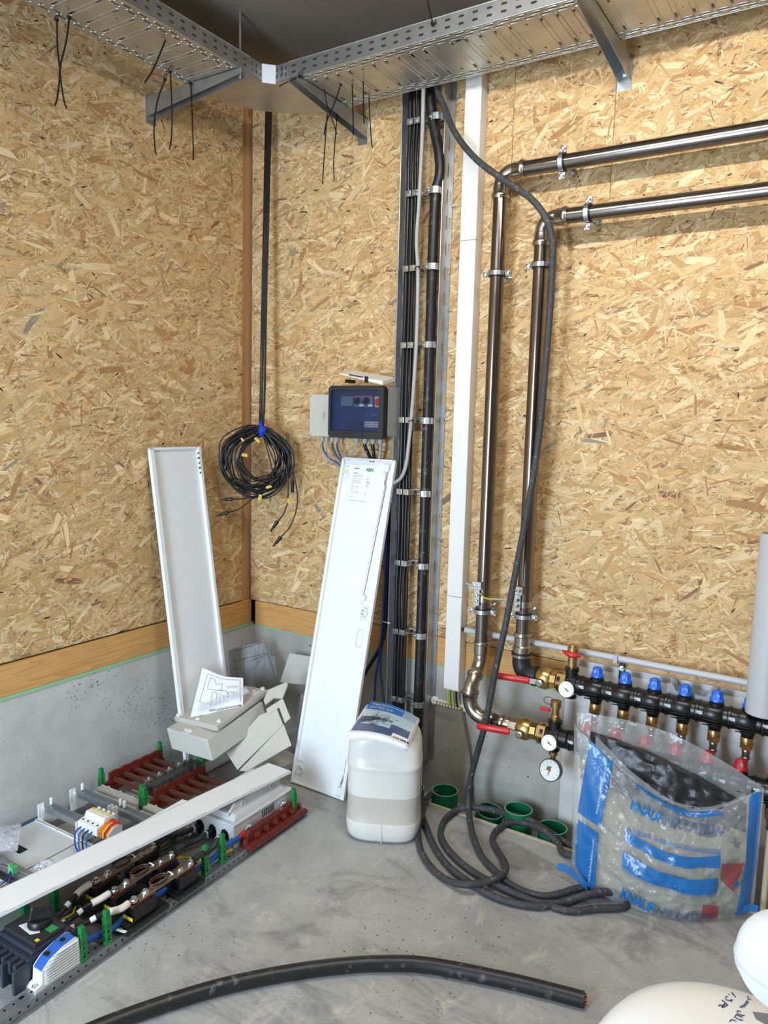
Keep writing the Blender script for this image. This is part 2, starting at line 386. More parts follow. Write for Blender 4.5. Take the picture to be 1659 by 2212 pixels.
def mk_concrete(name, c1, c2, scale, pore_scale, pore_thr, rough=.8, patch=None, warm=None):
    m = bpy.data.materials.new(name); m.use_nodes = True; nt = m.node_tree; N = nt.nodes; L = nt.links
    b = N['Principled BSDF']; b.inputs['Roughness'].default_value = rough; b.inputs['Specular IOR Level'].default_value = .3
    tc = N.new('ShaderNodeTexCoord')
    def noise(sc, det=6, dist=0, rgh=.6, stretch=None):
        n = N.new('ShaderNodeTexNoise'); n.inputs['Scale'].default_value = sc; n.inputs['Detail'].default_value = det; n.inputs['Distortion'].default_value = dist
        n.inputs['Roughness'].default_value = rgh
        if stretch:
            mp = N.new('ShaderNodeMapping'); mp.inputs['Scale'].default_value = stretch; mp.inputs['Rotation'].default_value = (0, 0, .7); L.new(tc.outputs['Object'], mp.inputs['Vector']); L.new(mp.outputs[0], n.inputs['Vector'])
        else: L.new(tc.outputs['Object'], n.inputs['Vector'])
        return n
    def mr(src, a, bb, t0, t1):
        r = N.new('ShaderNodeMapRange'); r.inputs['From Min'].default_value = a; r.inputs['From Max'].default_value = bb
        r.inputs['To Min'].default_value = t0; r.inputs['To Max'].default_value = t1; L.new(src, r.inputs['Value']); return r
    a = mr(noise(scale, 7, .4, .68).outputs[0], .32, .68, 0, 1)
    mx = N.new('ShaderNodeMix'); mx.data_type = 'RGBA'; L.new(a.outputs[0], mx.inputs[0])
    mx.inputs[6].default_value = (*lin(c1), 1); mx.inputs[7].default_value = (*lin(c2), 1); last = mx.outputs[2]
    if patch:
        p = mr(noise(patch[1], 6, 1.1, .7, (1, 2.2, 1)).outputs[0], .52, .66, 0, .75)
        m2 = N.new('ShaderNodeMix'); m2.data_type = 'RGBA'; L.new(p.outputs[0], m2.inputs[0]); L.new(last, m2.inputs[6]); m2.inputs[7].default_value = (*lin(patch[0]), 1); last = m2.outputs[2]
        p = mr(noise(patch[1]*2.3, 7, .8, .75, (2, 1, 1)).outputs[0], .56, .68, 0, .6)
        m2 = N.new('ShaderNodeMix'); m2.data_type = 'RGBA'; L.new(p.outputs[0], m2.inputs[0]); L.new(last, m2.inputs[6]); m2.inputs[7].default_value = (*lin(patch[2]), 1); last = m2.outputs[2]
    fine = mr(noise(240, 3).outputs[0], .3, .7, .9, 1.1)
    m3 = N.new('ShaderNodeMix'); m3.data_type = 'RGBA'; m3.blend_type = 'MULTIPLY'; m3.inputs[0].default_value = 1; L.new(last, m3.inputs[6]); L.new(fine.outputs[0], m3.inputs[7]); last = m3.outputs[2]
    vo = N.new('ShaderNodeTexVoronoi'); vo.inputs['Scale'].default_value = pore_scale; L.new(tc.outputs['Object'], vo.inputs['Vector'])
    sx = N.new('ShaderNodeSeparateColor'); L.new(vo.outputs['Color'], sx.inputs[0])
    rad = mr(sx.outputs[0], pore_thr, 1, 0, .40)   # only some cells hold a pore
    clus = mr(noise(2.2, 2).outputs[0], .4, .62, .15, 1)
    mu = N.new('ShaderNodeMath'); mu.operation = 'MULTIPLY'; L.new(rad.outputs[0], mu.inputs[0]); L.new(clus.outputs[0], mu.inputs[1])
    lt = N.new('ShaderNodeMath'); lt.operation = 'LESS_THAN'; L.new(vo.outputs['Distance'], lt.inputs[0]); L.new(mu.outputs[0], lt.inputs[1])
    m4 = N.new('ShaderNodeMix'); m4.data_type = 'RGBA'; L.new(lt.outputs[0], m4.inputs[0]); L.new(last, m4.inputs[6]); m4.inputs[7].default_value = (*lin((66, 62, 56)), 1)
    L.new(m4.outputs[2], b.inputs['Base Color'])
    bp = N.new('ShaderNodeBump'); bp.inputs['Strength'].default_value = .35; bp.inputs['Distance'].default_value = .004
    L.new(noise(45, 5).outputs[0], bp.inputs['Height']); L.new(bp.outputs[0], b.inputs['Normal'])
    return m
M['conc'] = mk_concrete('cast concrete wall', (180, 179, 174), (206, 205, 199), 5, 105, .30)
M['conc2'] = mk_concrete('cast concrete wall smooth', (158, 155, 146), (188, 184, 175), 4, 48, .88)
M['floor'] = mk_concrete('trowelled concrete floor', (152, 151, 148), (180, 178, 172), 3.2, 120, .90, .62, patch=((122, 121, 119), 2.4, (204, 199, 185)))
M['ceil'] = mk_concrete('dark ceiling board', (112, 102, 92), (134, 122, 110), 1.6, 30, .99)
M['roomwall'] = mat('far room wall', (150, 138, 120), .8, 0, .1, 3)

def emissive(name, rgb, strength):
    m = bpy.data.materials.new(name); m.use_nodes = True; b = m.node_tree.nodes['Principled BSDF']
    b.inputs['Base Color'].default_value = (.8, .8, .8, 1); b.inputs['Emission Color'].default_value = (*lin(rgb), 1); b.inputs['Emission Strength'].default_value = strength
    return m
# ================================================================ STRUCTURE
H_ROOM = 3.02; Z_SILL = 0.513; Z_OSB = 0.6415
def structure(name, mb, m, parent=None, **k):
    o = mb.build(name, m, parent, **k)
    if parent is None: o['kind'] = 'structure'
    return o
# floor with the recess for the drain pipes along the right wall
mb = MB(); REC_X0 = 1.02; REC_Y = -0.205; RX1 = 2.45
mb.box((-.3, -4.6, -.12), (4.4, REC_Y, 0)); mb.box((-.3, REC_Y, -.12), (REC_X0, .25, 0)); mb.box((REC_X0, REC_Y, -.16), (4.4, .25, -.075)); mb.box((RX1, REC_Y, -.12), (4.4, .25, 0))
fl = structure('floor', mb, M['floor'])
mb = MB(); mb.box((-.3, -4.6, H_ROOM), (4.4, .2, H_ROOM+.1)); structure('ceiling', mb, M['ceil'])
# far sides of the room behind the camera
mb = MB(); mb.box((4.3, -4.6, 0), (4.4, 0.2, H_ROOM)); structure('wall_east', mb, M['roomwall'])
mb = MB(); mb.box((1.8, -4.5, 0), (4.4, -4.4, H_ROOM)); mb.box((-.2, -4.5, 0), (.75, -4.4, H_ROOM)); mb.box((.75, -4.5, 2.15), (1.8, -4.4, H_ROOM)); structure('wall_back', mb, M['roomwall'])
mb = MB(); mb.box((.75, -4.46, 0), (.8, -4.36, 2.15)); mb.box((1.75, -4.46, 0), (1.8, -4.36, 2.15)); mb.box((.75, -4.46, 2.1), (1.8, -4.36, 2.15)); structure('door_1', mb, M['wpaint'])

PAL = [((215, 180, 130), 40), ((202, 163, 110), 27), ((231, 204, 159), 20), ((180, 136, 90), 9), ((152, 142, 120), 2.0), ((142, 106, 80), 2.4), ((64, 48, 38), 1.2)]
def osb_mesh(name, u0, u1, w0, w1, to3, nrm, count, rs, dark):
    """board face strewn with thin wood flakes; to3(u,w,h)->point"""
    rg = np.random.RandomState(rs); vs = []; col = []; uvs = []; faces = []
    base = [(u0, w0), (u1, w0), (u1, w1), (u0, w1)]
    # board body
    b0 = [to3(a, c, -.018) for a, c in base]; b1 = [to3(a, c, 0) for a, c in base]
    vs = [tuple(x) for x in b0+b1]; faces = [(0, 3, 2, 1), (4, 5, 6, 7), (0, 1, 5, 4), (1, 2, 6, 5), (2, 3, 7, 6), (3, 0, 4, 7)]
    cb = lin((180, 150, 106)); col = [(*cb, 1)]*8; uvs = [(p[0], p[1]) for p in base+base]
    area = (u1-u0)*(w1-w0); n = int(count*area); W = np.array([p[1] for p in PAL]); W = W/W.sum(); pal = [lin(p[0]) for p in PAL]
    for i in range(n):
        t = rg.rand()
        if t < .45: l = rg.uniform(.012, .055); wd = rg.uniform(.0008, .0022)
        elif t < .74: l = rg.uniform(.010, .045); wd = rg.uniform(.0018, .0045)
        elif t < .94: l = rg.uniform(.035, .09); wd = rg.uniform(.003, .010)
        else: l = rg.uniform(.05, .14); wd = rg.uniform(.010, .028)
        if i < n*.22: l = rg.uniform(.05, .12); wd = rg.uniform(.010, .024)
        k = rg.choice(len(pal), p=W); c = np.array(pal[k])*rg.uniform(.88, 1.11)
        if k in (4, 5) and rg.rand() < .75: l *= .6; wd *= .5
        if k == 6: l *= .35; wd = min(wd, .005)*1.1
        if rg.rand() < dark and i > n*.5: l = rg.uniform(.006, .03); wd = rg.uniform(.0009, .0026); c = np.array(lin((70, 50, 34) if rg.rand() < .6 else (120, 84, 54)))
        a = rg.uniform(0, PI); a = a if rg.rand() < .42 else rg.normal(.22, .42)
        cx = rg.uniform(u0, u1); cy = rg.uniform(w0, w1); ca, sa = math.cos(a), math.sin(a)
        h = .0002+.0011*i/n
        sk = rg.uniform(-.5, .5)*wd
        pts = [(-l/2+rg.uniform(0, .2)*l, -wd/2), (0, -wd/2*rg.uniform(.8, 1.15)), (l/2-rg.uniform(0, .2)*l, -wd/2*rg.uniform(.5, 1)), (l/2, sk), (l/2-rg.uniform(0, .3)*l, wd/2), (0, wd/2*rg.uniform(.8, 1.2)), (-l/2+rg.uniform(0, .3)*l, wd/2*rg.uniform(.5, 1)), (-l/2, sk)]
        b = len(vs)
        for (x, y) in pts:
            U = cx+x*ca-y*sa; Wd = cy+x*sa+y*ca
            U = min(max(U, u0), u1); Wd = min(max(Wd, w0), w1)
            vs.append(tuple(to3(U, Wd, h))); col.append((c[0], c[1], c[2], 1)); uvs.append((x+i*.37, y+i*.113))
        faces.append(tuple(range(b, b+8)))
    return vs, faces, col, uvs
def osb_object(name, parts, parent, label=None):
    me = bpy.data.meshes.new(name); off = V(parent['off'])
    vs = []; fs = []; col = []; uv = []
    for a, b, c, d in parts:
        k = len(vs); vs += a; fs += [tuple(i+k for i in f) for f in b]; col += c; uv += d
    me.from_pydata([(x-off.x, y-off.y, z-off.z) for x, y, z in vs], [], fs)
    at = me.color_attributes.new('flake', 'FLOAT_COLOR', 'POINT'); at.data.foreach_set('color', np.array(col, dtype=np.float32).ravel())
    ul = me.uv_layers.new(name='flakeuv'); li = np.zeros(len(me.loops), dtype=np.int32); me.loops.foreach_get('vertex_index', li)
    ul.data.foreach_set('uv', np.array(uv, dtype=np.float32)[li].ravel())
    me.materials.append(M['osb']); me.update()
    o = bpy.data.objects.new(name, me); COL.objects.link(o); o.parent = parent; o['off'] = list(off)
    if label: o['label'] = label
    return o
DENS = 9500
# ---- right wall (plane y = 0), room at y < 0
mb = MB(); mb.box((0, .03, Z_SILL), (4.4, .22, H_ROOM)); wr = structure('wall_right', mb, M['dark'])
seams = [0.004, 1.492, 2.742, 4.3]
zs = 2.36
def toR(u, w_, h): return (u, -h, w_)
parts = []
for (a, b, z0, z1, d) in [(.004, 1.4905, Z_OSB, zs-.0006, DENS), (1.492, 2.741, Z_OSB, zs-.0006, DENS), (2.7425, 4.3, Z_OSB, zs-.0006, DENS//4),
                          (.004, 1.322, zs, H_ROOM, DENS), (1.3235, 1.706, zs, H_ROOM, DENS), (1.7075, 2.9, zs, H_ROOM, DENS), (2.9, 4.3, zs, H_ROOM, DENS//4)]:
    parts.append(osb_mesh('x', a, b, z0, z1, toR, None, d, int(a*1000+z0*77)+3, .10))
osb_object('osb_panel', parts, wr)
mb = MB(); mb.box((.035, -.0, Z_SILL+.004), (4.3, .03, Z_OSB-.0035)); mb.build('sill_beam', M['beamx'], wr, bevel=.002)
mb = MB(); mb.box((.035, -.001, Z_SILL-.003), (4.3, .03, Z_SILL+.004)); mb.build('sealing_strip', M['seal'], wr)
mb = MB(); mb.box((-.2, 0.0, -.16), (4.4, .22, Z_SILL-.003)); mb.build('concrete_plinth', M['conc2'], wr, bevel=.004)
# ---- left wall (plane x = 0), room at x > 0
mb = MB(); mb.box((-.22, -4.6, Z_SILL), (-.03, 0.2, H_ROOM)); wl = structure('wall_left', mb, M['dark'])
def toL(u, w_, h): return (h, u, w_)
parts = [osb_mesh('x', -2.3, -.062, Z_OSB+.006, H_ROOM, toL, None, DENS, 11, .10), osb_mesh('x', -4.5, -2.3, Z_OSB+.006, H_ROOM, toL, None, DENS//5, 12, .02)]
osb_object('osb_panel', parts, wl)
mb = MB(); mb.box((-.03, -4.5, Z_SILL+.008), (.0, .012, Z_OSB-.002)); mb.build('sill_beam', M['beamy'], wl, bevel=.002)
mb = MB(); mb.box((-.03, -4.5, Z_SILL-.006), (.004, .012, Z_SILL+.008)); mb.build('sealing_strip', M['seal'], wl)
mb = MB(); mb.box((-.22, -4.6, -.12), (0.0, .2, Z_SILL-.006)); mb.build('concrete_plinth', M['conc'], wl, bevel=.004)
mb = MB(); mb.box((-.03, -.056, Z_OSB), (-.012, .02, H_ROOM)); st = mb.build('trim_1', M['studz']); st['kind'] = 'structure'
# wood strip along the edge of the floor recess
mb = MB(); mb.box((REC_X0+.05, REC_Y-.004, -.07), (RX1, REC_Y+.008, .004)); mb.build('edge_batten', M['batten'], None, label='narrow wooden batten set in the floor along the recess of the green pipes', cat='batten')
# ceiling luminaire: hangs in the room above the photographer, sends the line light that throws the pipe shadows
tl = thing('tube_light', (2.0, -1.25, 2.86), 'long white ceiling tube luminaire hanging in front of the right wall', 'ceiling light')
mb = MB(); mb.box((1.15, -1.31, 2.84), (2.95, -1.19, 2.90)); mb.build('housing', M['wpaint'], tl, bevel=.004)
mb = MB(); n = 12; prof = [(-1.25+.018*math.cos(PI+PI*k/n), 2.84+.024*math.sin(PI+PI*k/n)) for k in range(n+1)]
mb.prism([(1.17, y, z) for y, z in prof], (1.76, 0, 0)); mb.build('diffuser', emissive('lit tube diffuser', (255, 252, 245), TUBE_EMIT*2.5), tl)
for x in (1.5, 2.6): mb = MB(); mb.cyl((x, -1.25, 2.90), (x, -1.25, 3.02), .004); mb.build('suspension_rod', M['zinc'], tl)
tl2 = copy_thing(tl, (-.62, -2.25, .06), 'long white ceiling tube luminaire behind the photographer')
for ch in tl2.children:
    if ch.name.startswith('diffuser'): ch.data = ch.data.copy(); ch.data.materials[0] = emissive('dimmer tube diffuser', (250, 252, 250), TUBE_EMIT*.75)
# ================================================================ CABLE TRAYS
ZT = 2.82; TH = .06
def tray(name, label, org, U, Wd, length, width, side, ribs_at, skip=()):
    """org: corner on the wall side; U along, Wd across away from the wall. bottom plate with slots and embossed ribs, side flanges"""
    U = V(U); Wd = V(Wd); UP = V((0, 0, 1)); org = V(org)
    t = thing(name, org, label, 'cable tray', 'sheet metal cable trays around the corner')
    holes = []; n = int(length/(.0625 if 'left' in label else .052)); pitch = length/n
    emb = []
    for i in range(n):
        u = (i+.5)*pitch
        for r_, wv in ((0, .018), (1, .036), (0, width-.018), (1, width-.036)):
            uu = u+(pitch/2 if r_ else 0)
            if uu < length-.03: holes.append(slot(uu, wv, .030, .008)); emb.append((uu, wv, .042, .015))
        w0, w1 = .052, width-.052
        if i % 6 != 5:
            holes.append(slot(u, w0+.02, .0085, .03)); holes.append(slot(u, w1-.02, .0085, .03)); emb.append((u, (w0+w1)/2, .016, w1-w0))
            if i % 2 and i < n-1: holes.append(slot(u+pitch/2, (w0+w1)/2+.03, .009, .009, 3)); holes.append(slot(u+pitch/2, (w0+w1)/2-.05, .006, .006, 3))
        else:
            holes.append(slot(u, w0+.02, .01, .01)); holes.append(slot(u, w1-.02, .01, .01))
    mb = MB(); sg = 1 if U.cross(Wd).z > 0 else -1
    add_plate(mb, rect(0, 0, length, width), holes, .0012, org, U, Wd)
    for (u, wv, lu, lw) in emb:   # pressed beads around the slots, a raised rim each
        r = min(lu, lw)/2; pts = [(p[0], p[1]) for p in slot(u, wv, lu, lw, 3)]
        mb.tube([org+U*a+Wd*b+UP*(-.0002) for a, b in pts], .0024, 6, closed=True)
    mb.build('bottom_plate', M['galv2'], t, smooth=30)
    for wv, nm in ((0, 'side'), (width, 'side')):
        hs = []
        for i in range(int(length/.05)):
            u = (i+.5)*.05
            hs.append(slot(u, .020, .020, .0075)); hs.append(slot(u+(.0), .043, .020, .0075)) if i % 2 else hs.append(slot(u, .043, .020, .0075))
        mb = MB(); add_plate(mb, rect(0, 0, length, TH), hs, .0012, org+Wd*wv, U, UP)
        e = org+Wd*wv+UP*TH; mb.tube([e, e+U*length], .0022, 6)
        e = org+Wd*wv; mb.tube([e, e+U*length], .0022, 6)
        mb.build('side_flange', M['galv'], t, smooth=30)
    return t
XC = .50; YC = -.455
TR0 = .60   # where the straight right tray starts
tr = tray('cable_tray', 'perforated galvanised cable tray along the right wall above the pipes', (TR0, -.14, ZT), (1, 0, 0), (0, -1, 0), 2.9, .315, 0, 0)
TL0 = -.56
tlf = tray('cable_tray', 'perforated galvanised cable tray along the left wall', (.225, TL0, ZT), (0, -1, 0), (1, 0, 0), 2.6, .275, 0, 0)
# corner bend: quarter-round fan plate with inner flange
cb = thing('cable_tray_bend', (.4, -.4, ZT), 'smooth galvanised corner piece joining the two cable trays', 'cable tray bend')
outer = [(XC, TL0)]
a0, a1 = 0, PI/2
R0 = V((XC, YC, 0))
pts = [V((.225, TL0, 0))]
Lc = V((.225, TL0, 0)); Rc = V((TR0, -.14, 0))
for k in range(17):
    t = k/16; an = t*PI/2
    # quarter arc from the left tray's wall edge to the right tray's wall edge
    pts.append(V((TR0-(TR0-.225)*math.cos(an), TL0+(-.14-TL0)*math.sin(an), 0)))
pts += [V((TR0, YC, 0)), V((XC+.03, YC, 0)), V((XC, YC-.03, 0)), V((XC, TL0, 0))]
mb = MB(); mb.prism([p+V((0, 0, ZT-.003)) for p in pts[1:]], (0, 0, .0015)); mb.build('base_plate', M['galv2'], cb)
mb = MB(); arc = [p+V((0, 0, ZT-.003)) for p in pts[1:18]]
for a, b in zip(arc[:-1], arc[1:]): mb.add([a, b, b+V((0, 0, TH)), a+V((0, 0, TH))], [(0, 1, 2, 3)])
mb.build('outer_flange', M['galv'], cb, smooth=60, solid=.0012, fix=False)
for (p, q) in (((TR0, YC), (XC+.03, YC)), ((XC+.03, YC), (XC, YC-.03)), ((XC, YC-.03), (XC, TL0))):
    P = V((p[0], p[1], ZT)); Q = V((q[0], q[1], ZT)); L_ = (Q-P).length; mb = MB()
    hs = [slot(L_*f, h, .007, .014) for f in (.2, .5, .8) for h in (.02, .042)] if L_ > .05 else []
    add_plate(mb, rect(0, 0, L_, TH), hs, .0014, P, Q-P, (0, 0, 1)); mb.build('inner_flange', M['galv'], cb)
mb = MB(); mb.obox((XC+.018, YC-.018, ZT+.028), V((1, 1, 0)).normalized()*.026, V((1, -1, 0)).normalized()*.0015, (0, 0, .034)); mb.build('joint_plate', mat('bright joint plate', (214, 218, 226), .5, .3), cb, bevel=.001)
for q in ((XC+.075, YC-.003, ZT+.03), (XC-.004, YC-.085, ZT+.028)):
    mb = MB(); mb.obox(q, (.004, 0, 0), (0, .004, 0), (0, 0, .018)); mb.build('splice_clip', M['zinc'], cb)
# brackets (wall arm, tapering) under the trays
def bracket(label, wallp, tip, plate_up, axis):
    wallp, tip = V(wallp), V(tip); t = thing('wall_bracket', wallp, label, 'bracket', 'galvanised wall brackets under the cable trays')
    d = (tip-wallp); L_ = d.length; d.normalize(); ax = V(axis); up = V((0, 0, 1))
    for s in (-1, 1):
        o1 = ax*(.018*s)
        mb = MB(); mb.prism([wallp+o1+up*0, tip+o1, tip+o1-up*.018, wallp+o1-up*.075], ax*.002*s); mb.build('web', M['galv'], t)
    mb = MB(); mb.hexa([wallp-ax*.018-up*.002, wallp+ax*.018-up*.002, tip+ax*.018-up*.002, tip-ax*.018-up*.002, wallp-ax*.018, wallp+ax*.018, tip+ax*.018, tip-ax*.018]); mb.build('top_flange', M['galv'], t)
    mb = MB(); mb.obox(wallp-up*.05+d*.003, ax*.026, d*.003, up*.052); mb.build('foot_plate', M['zinc'], t, bevel=.001)
    mb = MB(); c = wallp-up*.045+d*.006; mb.lathe(c, d, [(0, .013), (.002, .013), (.002, .009), (.01, .009)], 6); mb.build('bolt', M['zinc'], t)
    return t
bracket('galvanised bracket on the right wall near the corner, holding the tray', (.635, 0, ZT-.004), (.635, -.47, ZT-.004), 1, (1, 0, 0))
bracket('galvanised bracket high on the right wall above the steel pipes', (1.735, 0, ZT-.004), (1.735, -.47, ZT-.004), 1, (1, 0, 0))
bracket('galvanised bracket on the left wall beside the corner piece', (0, -.60, ZT-.004), (.515, -.60, ZT-.004), 1, (0, 1, 0))
mb = MB(); mb.cyl((.49, -.60, ZT-.03), (.49, -.60, H_ROOM), .0045, 10); mb.build('threaded_rod', M['galv'], None, smooth=30, label='thin threaded rod from the ceiling to the tray corner', cat='threaded rod')
# ---------------------------------------------------------------- hanging cable ties
def tie(pts, label, loopr=.012, r=.0026, at=None, grp='black cable ties hanging from the trays'):
    pts = [V(p) for p in pts]; t = thing('cable_tie', pts[0], label, 'cable tie', grp)
    mb = MB(); mb.tube(cat_smooth(pts, 5), r*1.25, 5, flat=.6); mb.build('strap', M['black'], t, smooth=60)
    mb = MB(); mb.obox(pts[0], (.0045, 0, 0), (0, .0045, 0), (0, 0, .004)); mb.build('head', M['black'], t, bevel=.001)
    c = pts[0]+V((0, 0, loopr*.9)); mb = MB(); mb.tube([c+V((math.cos(a)*loopr*.7, math.sin(a)*loopr*.5, math.sin(a)*loopr)) for a in [k*PI/6 for k in range(12)]], .0016, 5, closed=True); mb.build('loop', M['black'], t, smooth=60)
# (pixel path, plane x=.. or y=..)
def tx(p, x): return [atX(a, b, x) for a, b in p]
def ty(p, y): return [atY(a, b, y) for a, b in p]
tie(tx([(123, 43), (124, 100), (129, 155), (124, 210), (118, 228)], .25), 'black cable tie under the left tray, left one of the crossing pair')
tie(tx([(150, 38), (143, 90), (130, 150), (138, 215), (145, 235)], .27), 'black cable tie under the left tray, right one of the crossing pair')
tie(tx([(360, 80), (344, 120), (328, 155), (313, 178)], .42), 'short slanting black cable tie on the left tray')
tie(tx([(357, 172), (341, 215), (333, 270), (335, 320), (338, 334)], .24), 'curved black cable tie in front of the left bracket')
tie(tx([(368, 155), (371, 220), (371, 290), (366, 322)], .30), 'thin black cable tie just right of the curved one at the left bracket')
tie(tx([(412, 181), (415, 240), (417, 300), (418, 346)], .26), 'straight black cable tie hanging right of the left bracket')
tie(ty([(649, 165), (635, 171), (615, 180), (603, 187)], -.46), 'small black cable tie at the inner corner of the right tray')
tie(ty([(699, 183), (706, 225), (718, 260), (728, 290)], -.32), 'black cable tie slanting right, first of the hanging group at the middle bracket')
tie(ty([(736, 183), (722, 225), (706, 262), (700, 292)], -.32), 'black cable tie slanting left across its neighbour at the middle bracket')
tie(ty([(708, 234), (703, 300), (699, 360), (697, 398)], -.17), 'longest black cable tie hanging left of the middle bracket foot')
tie(ty([(729, 232), (725, 290), (721, 350), (722, 391)], -.17), 'long black cable tie hanging in front of the middle bracket foot')
tie(ty([(761, 176), (762, 220), (763, 260), (763, 292)], -.30), 'straight black cable tie right of the middle bracket')
tie(ty([(785, 170), (785, 210), (785, 240), (787, 267)], -.30), 'shorter straight black cable tie further right under the tray')
tie(ty([(797, 207), (799, 255), (802, 300), (804, 319)], -.17), 'rightmost long black cable tie, left of the cable ladder')
tie(ty([(936, 55), (930, 30), (924, 5), (920, -14)], -.458), 'black cable tie pointing up from the outer flange of the right tray')
tie(ty([(1003, 82), (996, 85), (990, 88), (985, 90)], -.40), 'small black cable tie knotted under the right tray')

# ================================================================ CABLE LADDER
XL, XR = .885, 1.059
YF = -.060
lad = thing('cable_ladder', (.98, -.03, .08), 'vertical galvanised cable ladder with slotted rails on the right wall', 'cable ladder')
for s, (x0, zb, mt) in enumerate(((XL-.022, .2, 'rail'), (XR+.0, .095, 'galv'))):
    # rail web stands out from the wall, flange against the wall side
    hs = [slot(.05+i*.1, .018, .055, .006) for i in range(int((2.80-zb)/.1))]
    mb = MB(); add_plate(mb, rect(0, 0, 2.88-zb, .06), hs, .0018, (x0, 0, zb), (0, 0, 1), (0, -1, 0))
    x_in = x0+(.026 if s == 0 else .018)
    hs = [slot(.05+i*.1, abs(x_in-x0)*.5, .04, .006) for i in range(int((2.80-zb)/.1))]
    mb2 = MB()
    y = -.004
    add_plate(mb2, rect(0, 0, 2.88-zb, abs(x_in-x0)), hs, .0018, (x0, y, zb), (0, 0, 1), (1 if x_in > x0 else -1, 0, 0))
    mb.v += mb2.v; n0 = len(mb.v)-len(mb2.v); mb.f += [[i+n0 for i in f] for f in mb2.f]; mb.m += mb2.m
    mb.tube([(x0, -.06, zb), (x0, -.06, 2.88)], .0025, 6)
    mb.build('rail', M[mt], lad, smooth=30)
for q, zz in enumerate((2.69, 2.41, 2.0, 1.56, 1.06, .74, .34)):
    mb = MB(); mb.lathe((XR+.022, -.006, zz), (0, -1, 0), [(0, .007), (.004, .007), (.006, .004)], 10); mb.build('screw', M['zinc'], lad, smooth=30)
XT = 1.028   # thick cable axis
for q, zc_ in enumerate((2.735, 2.46, 2.168, 1.862, 1.557, 1.257, .953, .653, .352)):
    hs = [slot(.012+i*.018, 0, .009, .011) for i in range(10)]
    mb = MB(); add_plate(mb, rect(0, -.011, XR-XL+.0, .011), hs, .0015, (XL, -.034, zc_), (1, 0, 0), (0, 0, 1))
    mb.box((XL, -.034, zc_+.0105), (XR, -.012, zc_+.012)); mb.box((XL, -.034, zc_-.012), (XR, -.012, zc_-.0105)); mb.build('rung', M['galv'], lad)
    # saddle clamp of the thick cable
    cl = MB(); pr = [(XT-.026, -.034)]+[(XT-.0*1-.026*math.cos(PI*k/10), -.066-.024*math.sin(PI*k/10)) for k in range(11)]+[(XT+.026, -.034)]
    for (a, b) in zip(pr[:-1], pr[1:]): cl.obox(((a[0]+b[0])/2, (a[1]+b[1])/2, zc_-.002), ((b[0]-a[0])/2*1.03, (b[1]-a[1])/2*1.03, 0), V((b[1]-a[1], -(b[0]-a[0]), 0)).normalized()*.0016, (0, 0, .013))
    c = cl.build('cable_clamp', M['zinc'], lad, bevel=.001)
    mb = MB(); mb.lathe((XT-.016, -.086, zc_-.002), (-.3, -1, 0), [(0, .006), (.007, .006), (.007, .003)], 8); mb.build('screw', M['zinc'], c, smooth=30)
    # the two small clamps of the thin cables
    for dx in (.028, .060):
        cl = MB(); x0 = XL+dx-.014; x1 = XL+dx+.012
        cl.box((x0, -.082, zc_-.013), (x1, -.079, zc_+.011)); cl.box((x0, -.08, zc_-.013), (x0+.002, -.034, zc_+.011)); cl.box((x1-.002, -.08, zc_-.013), (x1, -.034, zc_+.011))
        c = cl.build('cable_clamp', M['zinc'], lad, bevel=.001)
        mb = MB(); mb.lathe(((x0+x1)/2, -.081, zc_), (0, -1, 0), [(0, .006), (.007, .006), (.007, .003)], 8); mb.build('screw', M['zinc'], c, smooth=30)
def cable(name, pts, r, m, label, cat='cable', n=10, sm=6, group=None, parent=None):
    mb = MB(); mb.tube(cat_smooth(pts, sm) if sm else pts, r, n); return mb.build(name, M[m], parent, smooth=60, label=label, cat=cat, group=group)
# thick cable
cable('power_cable', [(.985, -.07, 3.0), (.99, -.07, 2.86), (1.0, -.068, 2.78), (1.015, -.064, 2.70), (1.04, -.062, 2.60), (1.045, -.06, 2.52), (1.03, -.063, 2.44), (1.026, -.063, 2.2), (XT, -.064, 1.9), (XT, -.064, 1.2), (XT, -.064, .6), (XT, -.066, .3), (XT+.002, -.07, .0), (XT, -.08, -.05)], .0205, 'cable2', 'thick black power cable clamped to the right side of the cable ladder')
for i, (dx, dy, r, lb) in enumerate(((.020, 0, .0085, 'leftmost black cable in the clamps on the left side of the cable ladder'), (.036, .004, .0075, 'second black cable from the left on the cable ladder, drawn tight against the leftmost one'), (.054, 0, .0065, 'third black cable from the left on the cable ladder, slightly bowed between clamps'), (.066, .004, .0055, 'thin black cable beside the grey one on the cable ladder'))):
    x = XL+dx; rg = random.Random(i); pts = [(x, -.07, 3.0), (x+.002*i, -.07, 2.84)]
    for k, zz in enumerate((2.72, 2.59, 2.45, 2.3, 2.16, 2.0, 1.86, 1.7, 1.55, 1.4, 1.25, 1.1, .95, .8, .65, .5, .35, .1, -.04)):
        pts.append((x+rg.uniform(-.003, .003)*(k % 2), -.064+dy*1.0+rg.uniform(-.004, .0)*(k % 2), zz))
    cable('power_cable', pts, r, 'cable', lb)
